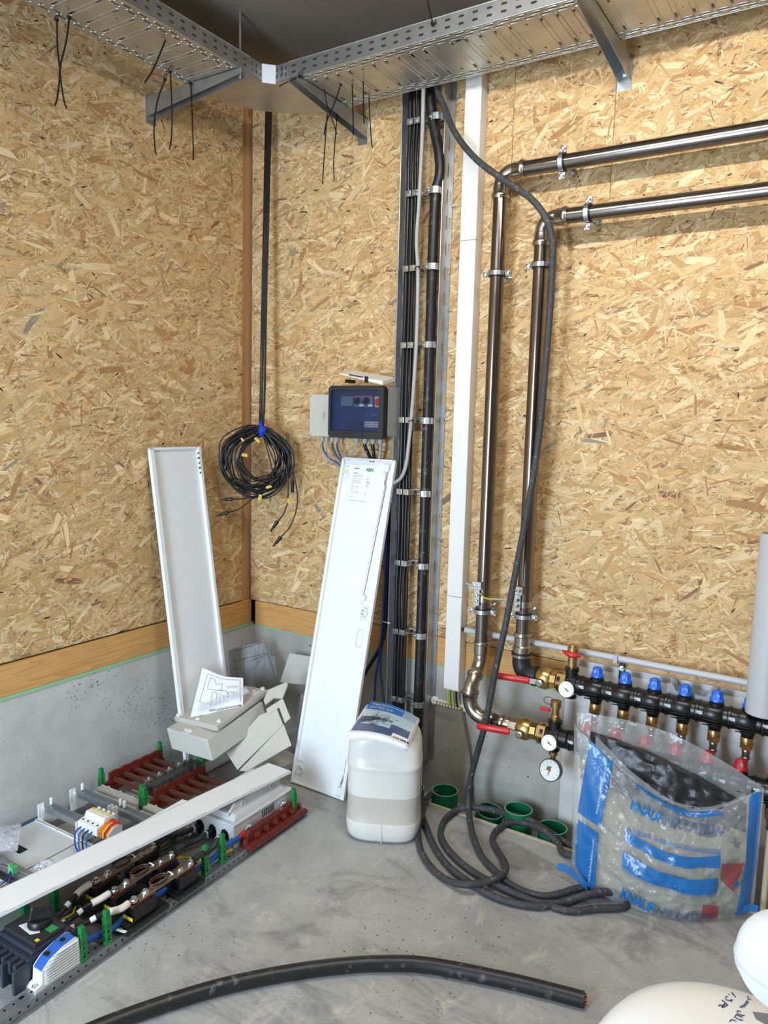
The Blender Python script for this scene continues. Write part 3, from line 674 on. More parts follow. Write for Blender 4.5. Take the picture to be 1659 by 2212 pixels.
# grey cable in front of the ladder, swinging left behind the panel
gp = [atY(915, 190, -.14), atY(914, 230, -.10), atY(912, 300, -.09), atY(905, 440, -.09), atY(900, 520, -.088), atY(903, 600, -.088), atY(899, 750, -.088), atY(889, 900, -.088), atY(884, 950, -.09), atY(878, 1000, -.1), atY(868, 1030, -.095), atY(852, 1043, -.075), atY(838, 1046, -.045), atY(815, 1050, -.03)]
cable('installation_cable', gp, .0078, 'gcable', 'light grey cable in front of the ladder, curving left behind the white panel')
for (px, py) in ((902, 578), (888, 909)):
    p = atY(px, py, -.1); mb = MB(); mb.tube([p+V((.011*math.cos(a), .011*math.sin(a), .004*math.cos(a))) for a in [k*PI/6 for k in range(12)]], .002, 5, closed=True)
    mb.tube([p+V((.008, -.008, 0)), p+V((.02, -.012, -.012))], .0015, 5)
    mb.build('cable_tie', M['black'], None, smooth=60, label='black cable tie around the grey cable, %s' % ('level with the upper elbow of the steel pipes' if py < 700 else 'beside the control box'), cat='cable tie')
# ================================================================ WHITE TRUNKING
x0 = 1.144; x1 = 1.213
tk = thing('cable_trunking', (1.2, -.03, .42), 'tall white plastic cable trunking on the right wall', 'cable trunking')
mb = MB(); mb.box((x0+.002, -.046, .435), (x1-.002, 0, 2.95)); mb.build('base', M['trunk'], tk, bevel=.002)
for a, b in ((.4425, .838), (.8395, 2.255), (2.2565, 2.95)):
    mb = MB(); mb.box((x0, -.06, a), (x1-.006, -.043, b)); mb.box((x1-.008, -.06, a), (x1, -.02, b)); mb.build('cover', M['trunk'], tk, bevel=.003)
# black rubber cable from tray to floor: built with the floor coil below
# ================================================================ STEEL PIPES
YP = -.1; PR = .027
def arc_pts(c, a, b, r, n=8):  # quarter arc around c from c+a*r to c+b*r
    a, b, c = V(a), V(b), V(c); return [c+a*(r*math.cos(PI/2*k/n))+b*(r*math.sin(PI/2*k/n)) for k in range(n+1)]
def socket(mb, p, d, L_=.045, r=PR):  # press socket: sleeve with a bead at its mouth; d points to the mouth
    mb.lathe(p, d, [(0, r+.0015), (.004, r+.003), (L_-.022, r+.003), (L_-.019, r+.0055), (L_-.014, r+.0075), (L_-.007, r+.0075), (L_-.003, r+.0045), (L_, r+.004), (L_, r-.002)], 28)
def elbow(mb, corner, d1, d2, r=.05, sL=.045):
    d1, d2, corner = V(d1), V(d2), V(corner); c = corner+d1*r+d2*r
    mb.tube(arc_pts(c, -d2, -d1, r), PR+.0008, 28)
    socket(mb, corner+d1*r, d1, sL); socket(mb, corner+d2*r, d2, sL)
def pipe_seg(t, a, b, label=None): mb = MB(); mb.cyl(a, b, PR, 32); return mb.build('pipe', M['pipe'], t, smooth=50, label=label)
X1, Z1 = 1.328, 2.474; X2, Z2 = 1.499, 2.289
p1 = thing('heating_pipe', (X1, YP, .45), 'left of the two dark steel pipes, running under the tray and down beside the trunking', 'steel pipe')
mb = MB(); elbow(mb, (X1, YP, Z1), (0, 0, -1), (1, 0, 0)); mb.build('elbow', M['inox'], p1, smooth=40)
pipe_seg(p1, (X1+.07, YP, Z1), (4.2, YP, Z1)); pipe_seg(p1, (X1, YP, Z1-.07), (X1, YP, .66))
# offset at the bottom: towards the room, then an elbow back to the right
a = V((X1, YP, .65)); YB = -.185
b1 = V((X1, YP-.01, .60)); b2 = V((X1, YB, .52)); b3 = V((X1, YB, .455)); ZB = .411
mb = MB(); mb.lathe((X1, YP, .69), (0, 0, -1), [(0, PR-.002), (0, PR+.004), (.003, PR+.007), (.01, PR+.0075), (.014, PR+.0035), (.05, PR+.0035), (.052, PR+.001)], 28)
mb.tube(cat_smooth([(X1, YP, .65), (X1, YP, .625), (X1, YP-.012, .60), (X1, YP-.035, .575), (X1, YB+.02, .545), (X1, YB+.004, .52), (X1, YB, .50), (X1, YB, .47)], 5), PR+.001, 28)
d = V((0, YB-YP, -.09)).normalized(); socket(mb, (X1, YP-.03, .58), d, .035); socket(mb, (X1, YB, .485), (0, 0, 1), .03)
mb.build('offset_bend', M['inox'], p1, smooth=40)
mb = MB(); elbow(mb, (X1, YB, ZB), (0, 0, 1), (1, 0, 0), .065, .04); mb.build('elbow', M['inox'], p1, smooth=40)
pipe_seg(p1, (X1+.09, YB, ZB), (X1+.16, YB, ZB)); mb = MB()
socket(mb, (X1+.175, YB, ZB), (-1, 0, 0), .045); mb.lathe((X1+.17, YB, ZB), (1, 0, 0), [(0, PR+.003), (.012, PR+.003), (.014, PR+.008), (.036, PR+.008), (.04, PR+.002)], 8, up=(0, 0, 1)); mb.build('coupling', M['inox'], p1, smooth=30)
p2 = thing('heating_pipe', (X2, YP, .6), 'right of the two dark steel pipes, behind the hanging black rubber cable', 'steel pipe')
mb = MB(); elbow(mb, (X2, YP, Z2), (0, 0, -1), (1, 0, 0)); mb.build('elbow', M['inox'], p2, smooth=40)
pipe_seg(p2, (X2+.07, YP, Z2), (4.2, YP, Z2)); pipe_seg(p2, (X2, YP, Z2-.07), (X2, YP, .74))
mb = MB(); mb.lathe((X2, YP, .755), (0, 0, -1), [(0, PR-.002), (0, PR+.005), (.006, PR+.008), (.014, PR+.008), (.018, PR+.0035), (.05, PR+.0035), (.055, PR+.008), (.078, PR+.008), (.08, PR+.003), (.085, PR+.012), (.095, PR+.012)], 28); mb.build('coupling', M['inox'], p2, smooth=30)
ZM = .60; YM = -.12
mb = MB(); mb.tube(cat_smooth([(X2, YP, .675), (X2, YP, .65), (X2+.004, YP-.003, .625), (X2+.02, YP-.008, .605), (X2+.045, YM, ZM), (X2+.07, YM, ZM)], 5), [PR+.008]*26, 24); mb.lathe((X2, YP, .668), (0, 0, 1), [(0, PR+.012), (.008, PR+.012)], 24)
mb.lathe((X2+.062, YM, ZM), (1, 0, 0), [(0, PR+.012), (.012, PR+.012)], 24); mb.build('iron_elbow', M['blackiron'], p2, smooth=50, label='black malleable iron elbow')
# ---------------------------------------------------------------- pipe clamps
def pipe_clamp(c, d, ear, label, screw_side=1):
    """band with rubber lining, two ears along 'ear', fixing stud to the wall"""
    c, d, ear = V(c), V(d).normalized(), V(ear).normalized(); t = thing('pipe_clamp', c, label, 'pipe clamp', 'rubber lined pipe clamps on the steel pipes')
    mb = MB(); mb.lathe(c-d*.011, d, [(0, PR-.001), (0, PR+.006), (.022, PR+.006), (.022, PR-.001)], 28, cap=False); mb.build('rubber_lining', M['black'], t, smooth=40)
    mb = MB(); mb.lathe(c-d*.008, d, [(0, PR+.004), (0, PR+.009), (.016, PR+.009), (.016, PR+.004)], 28, cap=False)
    n = d.cross(ear)
    for s in (-1, 1):
        e = c+ear*s*(PR+.018); mb.obox(e+n*.003, ear*.011, n*.0012, d*.01); mb.obox(e-n*.003, ear*.011, n*.0012, d*.01)
    mb.build('band', M['zinc'], t, smooth=40)
    for s in (-1, 1):
        e = c+ear*s*(PR+.019); mb = MB(); mb.cyl(e-V((0, .013, 0)), e+V((0, .012, 0)), .0035, 8); mb.lathe(e+V((0, -.008, 0)), (0, -1, 0), [(0, .008), (.005, .008), (.007, .004)], 8); mb.build('screw', M['zinc'], t, smooth=30)
    mb = MB(); mb.cyl((c.x, c.y+PR+.006, c.z), (c.x, -.001, c.z), .006, 10); mb.lathe((c.x, c.y+PR+.012, c.z), (0, 1, 0), [(0, .011), (.012, .011)], 6)
    mb.lathe((c.x, -.001, c.z), (0, -1, 0), [(0, .018), (.003, .018), (.01, .009)], 14); mb.build('stud', M['zinc'], t, smooth=30)
def zof(px, py, x): return atX(px, py, x).z
pipe_clamp((atY(1216, 348, YP).x, YP, Z1), (1, 0, 0), (0, 0, 1), 'pipe clamp on the upper horizontal steel pipe near its elbow')
pipe_clamp((atY(1271, 458, YP).x, YP, Z2), (1, 0, 0), (0, 0, 1), 'pipe clamp on the lower horizontal steel pipe near its elbow')
pipe_clamp((X1, YP, atY(1071, 592, YP).z), (0, 0, 1), (1, 0, 0), 'upper pipe clamp on the left vertical steel pipe')
pipe_clamp((X2, YP, atY(1172, 573, YP).z), (0, 0, 1), (1, 0, 0), 'upper pipe clamp on the right vertical steel pipe')
pipe_clamp((X1, YP, atY(1032, 1318, YP).z), (0, 0, 1), (1, 0, 0), 'lower pipe clamp on the left vertical steel pipe')
pipe_clamp((X2, YP, atY(1130, 1330, YP).z), (0, 0, 1), (1, 0, 0), 'lower pipe clamp on the right vertical steel pipe')
# ---------------------------------------------------------------- earthing straps above the lower clamps
def earth_strap(x, z, label):
    t = thing('earthing_clamp', (x, YP, z), label, 'earthing clamp')
    mb = MB(); mb.lathe((x, YP, z-.012), (0, 0, 1), [(0, PR), (0, PR+.0015), (.024, PR+.0015), (.024, PR)], 28, cap=False); mb.build('strap', M['inox'], t, smooth=40)
    c = V((x-.012, YP-PR-.006, z+.01)); mb = MB(); mb.box(c-V((.012, .006, .035)), c+V((.012, .004, .03))); mb.box(c-V((.02, .010, -.03)), c+V((.02, .006, .062))); mb.build('block', M['zinc'], t, bevel=.0015)
    for dx, dz in ((-.009, .046), (.009, .046), (0, -.015), (0, .008)):
        mb = MB(); mb.lathe(c+V((dx, -.009, dz)), (0, -1, 0), [(0, .006), (.005, .006), (.006, .003)], 10); mb.build('screw', M['zinc'], t, smooth=30)
zc1 = atY(1032, 1318, YP).z; zc2 = atY(1130, 1330, YP).z
earth_strap(X1, zc1+.052, 'earthing clamp with screw block above the lower clamp of the left steel pipe')
earth_strap(X2, zc2+.048, 'earthing clamp with screw block above the lower clamp of the right steel pipe')
cable('earth_wire', [atY(1035, 1280, -.14), atY(1045, 1290, -.13), atY(1056, 1294, -.12), atY(1066, 1294, -.11)], .0022, 'yplas', 'yellow green earth wire from the earthing clamp on the left steel pipe', 'wire')
cable('earth_wire', [atY(1066, 1294, -.11), atY(1085, 1295, -.10), atY(1105, 1297, -.10), atY(1120, 1298, -.13)], .0042, 'gcable', 'grey sheathed earth wire between the two steel pipes', 'wire')
cable('earth_wire', [(x1, -.03, atY(998, 1261, -.03).z), atY(1010, 1261, -.06), atY(1022, 1265, -.06), (X1-.005, -.06, .9)], .0042, 'gcable', 'short grey wire leaving the trunking towards the left steel pipe', 'wire')
# ---------------------------------------------------------------- ball valves
def valve(c, label, pipe_z=0):
    c = V(c); X = V((1, 0, 0)); t = thing('ball_valve', c, label, 'ball valve', 'brass ball valves in front of the manifold')
    mb = MB(); mb.lathe(c+X*-.062, X, [(0, .031), (.022, .031)], 8, up=(0, 0, 1)); mb.lathe(c+X*-.04, X, [(0, .03), (.006, .033), (.02, .041), (.042, .042), (.058, .036), (.062, .03)], 28)
    mb.lathe(c+X*.02, X, [(0, .033), (.022, .033)], 8, up=(0, 0, 1)); mb.build('body', M['brass'], t, smooth=35)
    mb = MB(); mb.lathe(c+X*.048, X, [(0, .028), (0, .040), (.032, .040), (.036, .030)], 6, up=(0, 0, 1)); mb.lathe(c+X*.08, X, [(0, .026), (.03, .026), (.03, .02)], 24); mb.build('union_nut', M['brass'], t, smooth=35)
    s = c+V((-.006, -.042, -.004)); mb = MB(); mb.cyl(s+V((0, .012, 0)), s+V((0, -.022, 0)), .009, 14); mb.lathe(s+V((0, -.009, 0)), (0, -1, 0), [(0, .015), (.010, .015), (.012, .010)], 6); mb.build('stem', M['inox'], t, smooth=30)
    h0 = s+V((.006, -.006, 0)); h1 = s+V((-.045, -.012, 0)); h2 = s+V((-.165, -.034, .0))
    mb = MB(); mb.obox((h0+h1)/2, (h1-h0)/2, (0, .0015, 0), (0, 0, .010)); mb.build('lever', M['inox'], t)
    mb = MB(); mb.tube([h1+V((.006, 0, 0)), h1, h1*.5+h2*.5, h2*.93+h1*.07, h2], [.008, .0095, .0100, .0095, .005], 12, flat=1.35); mb.build('handle', M['red'], t, smooth=50)
    return t
VX2 = atY(1180, 1466, YM).x; valve((VX2, YM, ZM), 'upper brass ball valve with red lever handle')
ZM2 = .411; YM2 = -.185
VX1 = atY(1138, 1562, YM2).x; valve((VX1, YM2, ZM2), 'lower brass ball valve with red lever handle')
# ================================================================ MANIFOLD WALL
# white backing board on the wall, grey conduit, grey waste pipe
mb = MB(); mb.box((1.655, -.0235, -.074), (3.2, -.0015, .665)); mb.build('backing_board', mat('scuffed white board', (222, 220, 216), .45, 0, .04, 10, dirt=(150, 146, 140), dscale=90, dthr=.7), None, bevel=.002, label='white board on the right wall behind the two manifolds', cat='board')
mb = MB(); ZC = .705; mb.cyl((1.228, -.045, ZC), (3.4, -.045, ZC), .0125, 20)
cdt = thing('conduit_pipe', (1.255, -.045, ZC), 'thin light grey conduit running along the foot of the right wall boards', 'conduit')
mb.build('pipe', M['pvc'], cdt, smooth=50)
mb = MB(); mb.cyl((1.211, -.045, ZC), (1.232, -.045, ZC), .008, 12); mb.build('wire_end', M['black'], cdt, smooth=50)
for px in (1332,):
    xx = atY(px, 1412, -.05).x; mb = MB(); mb.obox((xx, -.05, ZC), (.008, 0, 0), (0, .016, 0), (0, 0, .0145)); mb.obox((xx, -.02, ZC-.014), (.008, 0, 0), (0, .02, 0), (0, 0, .006)); mb.build('clip', M['pvc'], cdt, bevel=.002)
gx = atY(1659, 1200, -.12); mb = MB(); gxx = 2.349
mb.lathe((gxx, -.14, .645), (0, 0, 1), [(0, .050), (0, .055), (.30, .055), (.58, .055), (.585, .055), (.585, .05), (.0, .05)], 40, cap=False)
mb.build('waste_pipe', M['pvc'], None, smooth=40, label='wide light grey plastic pipe standing at the right edge above the manifold', cat='pipe')
def manifold(name, x0, y, z, capcol, label, first, drain, gauge, stop=3.3, dzc=0):
    t = thing(name, (x0, y, z), label, 'manifold'); X = V((1, 0, 0)); P = .1009
    # end piece with thermometer
    mb = MB(); mb.lathe((x0-.012, y, z), X, [(0, .028), (0, .036), (.012, .036), (.014, .030), (.05, .032), (.052, .039), (.07, .039), (.072, .035), (.10, .035)], 26)
    mb.cyl((x0+.035, y, z-.052), (x0+.035, y, z+.055), .0225, 20); mb.lathe((x0+.035, y, z+.05), (0, 0, 1), [(0, .026), (.012, .026)], 20)
    mb.build('end_piece', M['mblack'], t, smooth=40)
    th = V((x0+.033, y-.034, z-.012)); d = V((.05, -.9, .25)).normalized(); mb = MB(); mb.lathe(th, d, [(0, .02), (.004, .030), (.02, .030), (.022, .028), (.020, .0275)], 32)
    g = mb.build('thermometer', M['zinc'], t, smooth=40, label='small round thermometer dial')
    a, b, dd = basis(d); c = th+d*.0205; mb = MB(); mb.lathe(c, d, [(0, .0272), (.0006, .0272)], 32); mb.build('dial', M['glassw'], g)
    UPv = (V((0, 0, 1))-d*d.z).normalized(); RT = UPv.cross(d)*-1; RT = d.cross(UPv)*-1
    mb = MB(); cc = c+d*.0012
    for k in range(9):
        an = math.radians(-30+k*30); r0, r1 = .020, .0245; q = RT*math.cos(an)+UPv*math.sin(an); n_ = q.cross(d)*.0007
        mb.add([cc+q*r0-n_, cc+q*r0+n_, cc+q*r1+n_, cc+q*r1-n_], [(0, 1, 2, 3)])
    q = (RT*-.8+UPv*.6).normalized(); n_ = q.cross(d); mb.add([cc-q*.012-n_*.002, cc-q*.012+n_*.002, cc+q*.018], [(0, 1, 2)])
    mb.lathe(c, d, [(0, .003), (.0022, .003)], 12); mb.build('needle', M['ink'], g, fix=False)
    s = V((x0+.035, y, z+.06))
    if drain == 'upper':
        mb = MB(); mb.lathe(s, (0, 0, 1), [(0, .014), (.006, .014), (.008, .018), (.045, .018), (.047, .015), (.060, .015), (.062, .021), (.080, .021), (.082, .017), (.090, .017)], 18); mb.build('drain_valve', M['brass'], t, smooth=35)
        mb = MB(); mb.tube([s+V((-.034, -.014, .062)), s+V((-.018, -.018, .059)), s+V((0, -.021, .056)), s+V((.018, -.018, .055)), s+V((.034, -.014, .055))], [.005, .010, .013, .010, .005], 12, flat=.9); mb.build('drain_handle', M['red'], t, smooth=50)
    else:
        mb = MB(); mb.lathe(s, (0, 0, 1), [(0, .014), (.006, .014), (.008, .017), (.02, .017), (.024, .014), (.05, .014), (.052, .020), (.075, .020), (.078, .012)], 18); mb.build('drain_valve', M['brass'], t, smooth=35)
        mb = MB(); mb.obox(s+V((-.04, -.004, .036)), (.020, 0, 0), (0, .005, 0), (0, 0, .007)); mb.build('drain_handle', M['red'], t, bevel=.003)
        mb = MB(); mb.tube([s+V((-.008, 0, .07))+V((-.018+.02*math.cos(a_), -.004, .002+.014*math.sin(a_))) for a_ in [k*PI/5 for k in range(10)]], .0012, 5, closed=True); mb.build('cap_loop', M['black'], t, smooth=50)
    if gauge:
        mb = MB(); mb.lathe((x0+.035, y, z-.05), (0, 0, -1), [(0, .012), (.006, .012), (.008, .017), (.02, .017), (.022, .010), (.05, .009)], 14); mb.build('gauge_stem', M['brass'], t, smooth=35)
        gc = V((x0+.035, y-.012, z-.125)); d = V((-.05, -.97, .22)).normalized()
        mb = MB(); mb.lathe(gc-d*.012, d, [(0, .030), (.004, .041), (.028, .0415), (.030, .039), (.027, .038)], 40); g = mb.build('pressure_gauge', mat('grey gauge housing', (92, 92, 92), .4), t, smooth=40, label='round pressure gauge with grey rim')
        c = gc+d*.0155; mb = MB(); mb.lathe(c, d, [(0, .0378), (.0006, .0378)], 36); mb.build('dial', M['glassw'], g)
        UPv = (V((0, 0, 1))-d*d.z).normalized(); RT = UPv.cross(d)
        if RT.x < 0: RT = -RT
        cc = c+d*.0012; mb = MB()
        for k in range(11):
            an = math.radians(-45+k*27); q = RT*math.cos(an)+UPv*math.sin(an); n_ = q.cross(d)*.0006; mb.add([cc+q*.029-n_, cc+q*.029+n_, cc+q*.034+n_, cc+q*.034-n_], [(0, 1, 2, 3)])
        for an in (130, 250, 262): q = RT*math.cos(math.radians(an))+UPv*math.sin(math.radians(an)); n_ = q.cross(d)*.0012; mb.add([cc-n_, cc+n_, cc+q*.024+n_*.3, cc+q*.024-n_*.3], [(0, 1, 2, 3)])
        mb.build('needle', M['ink'], g, fix=False)
        mb = MB(); mb.add([cc]+[cc+(RT*math.cos(math.radians(a_))+UPv*math.sin(math.radians(a_)))*.014 for a_ in range(60, 200, 14)], [tuple(range(11))]); mb.build('green_sector', M['inkgreen'], g, fix=False)
        mb = MB(); q = (RT*-1+UPv*-.12).normalized(); n_ = q.cross(d)*.0015; mb.add([cc+d*.0006-n_, cc+d*.0006+n_, cc+d*.0006+q*.026], [(0, 1, 2)]); mb.lathe(cc, d, [(0, .005), (.002, .005)], 14); mb.build('red_hand', M['red'], g, fix=False)
    k = 0; xs = first
    while xs < stop:
        # segment body around xs
        sg = MB(); sg.lathe((xs-.062, y, z), X, [(0, .034), (.002, .038), (.010, .038), (.012, .035), (.03, .034), (.034, .036), (.085, .036), (.088, .0335), (.1, .034)], 26)
        sg.lathe((xs, y, z+.03), (0, 0, 1), [(0, .024), (.012, .024), (.016, .019)], 20); sg.lathe((xs, y, z-.028), (0, 0, -1), [(0, .026), (.012, .024), (.018, .0205), (.024, .0205)], 20)
        for j in range(-2, 3): sg.obox((xs-.012, y-.035*math.cos(j*.3), z-.008+.035*math.sin(j*.3)-.004), (.024, 0, 0), (0, .0025, 0), (0, 0, .0012))
        b = sg.build('module', M['mblack'], t, smooth=40)
        mb = MB(); q0 = V((xs-.046, y-.0372, z+.008)); mb.obox(q0, (.009, 0, 0), (0, .0006, .0002), (0, -.002, .0058)); mb.build('number_tag', M['wpaint'], b)
        mb = MB(); add_text(mb, str(k+1), .008, q0+V((-.003, -.0012, -.003)), (1, 0, 0), (0, .2, 1)); mb.build('number', M['ink'], b, fix=False)
        # handwheel
        mb = MB(); c0 = V((xs, y, z+.046)); n = 24; prof = [(0, .019, 0), (.002, .0225, .0), (.008, .0225, .0014), (.011, .021, .0014), (.013, .018, .001), (.026, .0165, .0022), (.034, .014, .0022), (.038, .008, .001), (.039, 0.0005, 0)]
        bb = len(mb.v)
        for (h, r, am) in prof:
            for q in range(n): an = 2*PI*q/n; rr = r+am*math.cos(an*6); mb.v.append(c0+V((rr*math.cos(an), rr*math.sin(an), h)))
        for i in range(len(prof)-1):
            for q in range(n): q2 = (q+1) % n; mb.face([bb+i*n+q, bb+i*n+q2, bb+(i+1)*n+q2, bb+(i+1)*n+q])
        mb.build('handwheel', M[capcol], t, smooth=50)
        mb = MB(); c0 = V((xs, y, z-.052)); mb.lathe(c0, (0, 0, -1), [(0, .019), (.006, .0215), (.016, .0215), (.018, .018), (.022, .018)], 24); mb.lathe(c0-V((0, 0, .020)), (0, 0, -1), [(0, .0225), (.018, .0225), (.020, .017), (.024, .014)], 6); mb.build('union_nut', M['brass'], t, smooth=30)
        mb = MB(); mb.lathe(c0-V((0, 0, .042)), (0, 0, -1), [(0, .013), (.005, .0145), (.009, .0145), (.011, .0125), (.026, .0125), (.028, .0145), (.033, .0145)], 18); mb.build('press_sleeve', M['inox'], t, smooth=35)
        k += 1; xs += P
    return t
YM = -.12
xf = atY(1290, 1468, YM).x
mf1 = manifold('heating_manifold', 1.672, YM, ZM, 'blue', 'upper black manifold with blue handwheels on the white board', xf, 'upper', False, stop=3.0)
mf2 = manifold('heating_manifold', atY(1178, 1580, YM2).x, YM2, ZM2, 'redcap', 'lower black manifold with red handwheels and a pressure gauge', atY(1178, 1580, YM2).x+.155, 'lower', True, stop=3.0)
# feed pipes down to the floor, each a thing
lbl = ['cream heating pipe hanging from the upper manifold, number %s from the left' % s for s in ('one', 'two', 'three', 'four', 'five', 'six', 'seven')]
for k in range(7):
    x = xf+k*.1009; mb = MB()
    mb.tube(cat_smooth([(x, YM, ZM-.125), (x, YM+.002, ZM-.3), (x-.002, YM+.0, .15), (x, YM, -.074)], 4), .0095, 14); mb.build('floor_heating_pipe', M['pex'], None, smooth=50, label=lbl[k], cat='heating pipe', group='cream pipes under the upper manifold')
ly = atY(1178, 1580, YM2).x+.155
for k in range(7):
    x = ly+k*.1009; mb = MB()
    mb.tube(cat_smooth([(x, YM2, ZM2-.125), (x, YM2-.0, .2), (x, YM2, -.074)], 4), .0095, 14); mb.build('floor_heating_pipe', M['pex'], None, smooth=50, label=lbl[k].replace('upper', 'lower'), cat='heating pipe', group='cream pipes under the lower manifold')
# black holder bracket and small grey channel clip resting above the manifold
hb = thing('manifold_bracket', (1.88, -.03, ZM), 'black bracket with a bolt holding the upper manifold on the white board', 'bracket')
xb = atY(1341, 1456, -.04).x
mb = MB(); mb.box((xb-.011, -.03, ZM-.06), (xb+.011, -.022, ZM+.085)); mb.box((xb-.011, -.09, ZM-.05), (xb+.011, -.03, ZM-.04)); mb.build('strap', M['black'], hb, bevel=.003)
mb = MB(); mb.lathe((xb, -.03, ZM+.066), (0, -1, 0), [(0, .011), (.002, .011), (.002, .0075), (.01, .0075)], 6); mb.build('bolt', M['zinc'], hb)
ch = thing('channel_clip', atY(1490, 1480, -.08), 'grey plastic U-shaped channel piece resting behind the blue handwheels', 'channel clip')
A0 = atY(1440, 1495, -.10); A1 = atY(1545, 1500, -.10); Lx = V((1, 0, 0)); xa, xb2 = A0.x, A1.x; z0 = A0.z-.008
mb = MB(); mb.box((xa, -.10, z0), (xb2, -.045, z0+.003))
for yy in (-.10, -.045):
    mb.prism([(xa, yy, z0), (xb2, yy, z0), (xb2, yy, z0+.042), (xb2-.018, yy, z0+.042), (xb2-.03, yy, z0+.018), (xb2-.06, yy, z0+.018), (xb2-.07, yy, z0+.024), (xa+.07, yy, z0+.024), (xa+.06, yy, z0+.018), (xa+.03, yy, z0+.018), (xa+.018, yy, z0+.042), (xa, yy, z0+.042)], (0, .002, 0))
mb.build('body', mat('grey translucent clip', (150, 153, 156), .35), ch)
# ================================================================ EARTHING BAR
eb = thing('earthing_bar', (1.17, -.03, .34), 'white earthing bar with a row of screws on the concrete under the trunking', 'earthing bar')
e0 = atY(932, 1517, -.03); e1 = atY(1003, 1537, -.03); ez = (e0.z+e1.z)/2
ez = .355
mb = MB(); mb.box((e0.x, -.016, ez-.008), (e1.x, 0, ez+.012)); mb.build('base', M['wplas'], eb, bevel=.002)
for x in (e0.x+.002, e1.x-.006): mb = MB(); mb.lathe((x, 0, ez), (0, -1, 0), [(0, .02), (.004, .02), (.012, .014)], 16); mb.build('foot', M['wplas'], eb, smooth=40)
mb = MB(); mb.box((e0.x+.012, -.028, ez-.006), (e1.x-.012, -.016, ez+.006)); mb.build('bar', M['brass'], eb, bevel=.001)
for k in range(9): mb = MB(); x = e0.x+.022+k*(e1.x-e0.x-.044)/8; mb.lathe((x, -.028, ez+.002), (0, -1, .3), [(0, .0048), (.008, .0048), (.008, .003)], 8); mb.build('screw', M['zinc'], eb, smooth=30)
for k, (x, m, r) in enumerate(((1.156, 'yplas', .003), (1.167, 'inkgreen', .0022), (1.177, 'yplas', .003), (1.196, 'black', .0045))):
    mb = MB(); mb.tube(cat_smooth([(x, -.035, .46), (x-.003, -.034, .41), (x+.002, -.03, ez+.008)], 4), r, 8); mb.build('wire', M[m], None, smooth=50, cat='wire', label='%s wire end coming out of the trunking onto the earthing bar' % ('leftmost yellow', 'thin green', 'second yellow', 'black')[k])
mb = MB(); mb.tube([(e1.x-.018, -.008, ez-.01), (1.262, -.007, .15), (1.278, -.007, -.074)], .0055, 10); mb.build('earth_conductor', M['inox'], None, smooth=50, label='thin grey round conductor running from the earthing bar down the concrete', cat='conductor')

# ================================================================ CONTROL BOX
def _(px, py, y=-.15): return atY(px, py, y)
bx0 = _(710, 830).x; bx1 = _(829, 838).x; bz1 = _(765, 833).z; bz0 = _(765, 947).z; YBX = -.15
cbx = thing('pump_controller', ((bx0+bx1)/2, -.05, bz0), 'anthracite pump control box with blue tinted window on the right wall', 'control box')
mb = MB(); mb.box((bx0+.006, -.115, bz0+.012), (bx1+.0, -.004, bz1-.004)); mb.build('housing', M['boxgrey'], cbx, bevel=.004)
def rr(x0, z0, x1, z1, c): return [(x0+c, z0), (x1-c, z0), (x1, z0+c), (x1, z1-c), (x1-c, z1), (x0+c, z1), (x0, z1-c), (x0, z0+c)]
mb = MB(); W_ = bx1-bx0; HH = bz1-bz0
inn = rr(.012, .030, W_-.022, HH-.018, .006)
add_plate(mb, rr(0, 0, W_, HH, .012), [inn], .035, (bx0, YBX+.018, bz0), (1, 0, 0), (0, 0, 1)); mb.build('door_frame', M['dcasing'], cbx, bevel=.003)
mb = MB(); mb.box((bx0+.004, -.125, bz0+.005), (bx1-.004, -.122, bz1-.005)); mb.build('front_plate', mat('dark blue plate', (24, 38, 78), .4), cbx)
px_ = lambda u, v_: (bx0+W_*u, bz0+HH*v_)
def onplate(name, u0, v0, u1, v1, m, y=-.127, par=None):
    mb = MB(); a = px_(u0, v0); b = px_(u1, v1); mb.box((a[0], y, a[1]), (b[0], y+.003, b[1])); return mb.build(name, M[m], par or cbx)
onplate('display', .18, .62, .40, .80, 'lcd'); onplate('switch_panel', .42, .60, .76, .80, 'lcd'); onplate('upper_band', .02, .82, .95, .95, 'dblue', -.1265)
onplate('red_strip', .42, .795, .76, .815, 'red', -.1275); onplate('switch_plate', .80, .60, .95, .80, 'yplas', -.1275)
onplate('led_label', .52, .615, .60, .65, 'wpaint', -.1285); onplate('led_label', .68, .615, .76, .65, 'wpaint', -.1285)
onplate('terminal_cover', .62, .22, .92, .33, 'boxgrey', -.1275); onplate('dark_module', .28, .14, .60, .34, 'black', -.1275)
for k in range(12): u = .64+.04*(k % 6)+(.02 if k % 6 > 2 else 0); mb = MB(); a = px_(u, .25 if k < 6 else .295); mb.lathe((a[0], -.1275, a[1]), (0, -1, 0), [(0, .0022), (.002, .0022)], 8); mb.build('terminal_screw', M['dark'], cbx)
for u, m in ((.49, 'black'), (.655, 'black')): mb = MB(); a = px_(u, .715); mb.lathe((a[0], -.127, a[1]), (0, -1, 0), [(0, .015), (.010, .014), (.014, .012)], 20); mb.obox((a[0], -.143, a[1]), (.012, 0, .006), (0, .003, 0), V((-.3, 0, 1))*.004); mb.build('rotary_switch', M[m], cbx, smooth=30)
mb = MB(); a = px_(.87, .70); mb.lathe((a[0], -.128, a[1]), (0, -1, 0), [(0, .017), (.006, .016)], 20); mb.obox((a[0], -.137, a[1]), (.016, 0, .004), (0, .003, 0), V((-.2, 0, 1))*.005); mb.build('main_switch', M['red'], cbx, smooth=30)
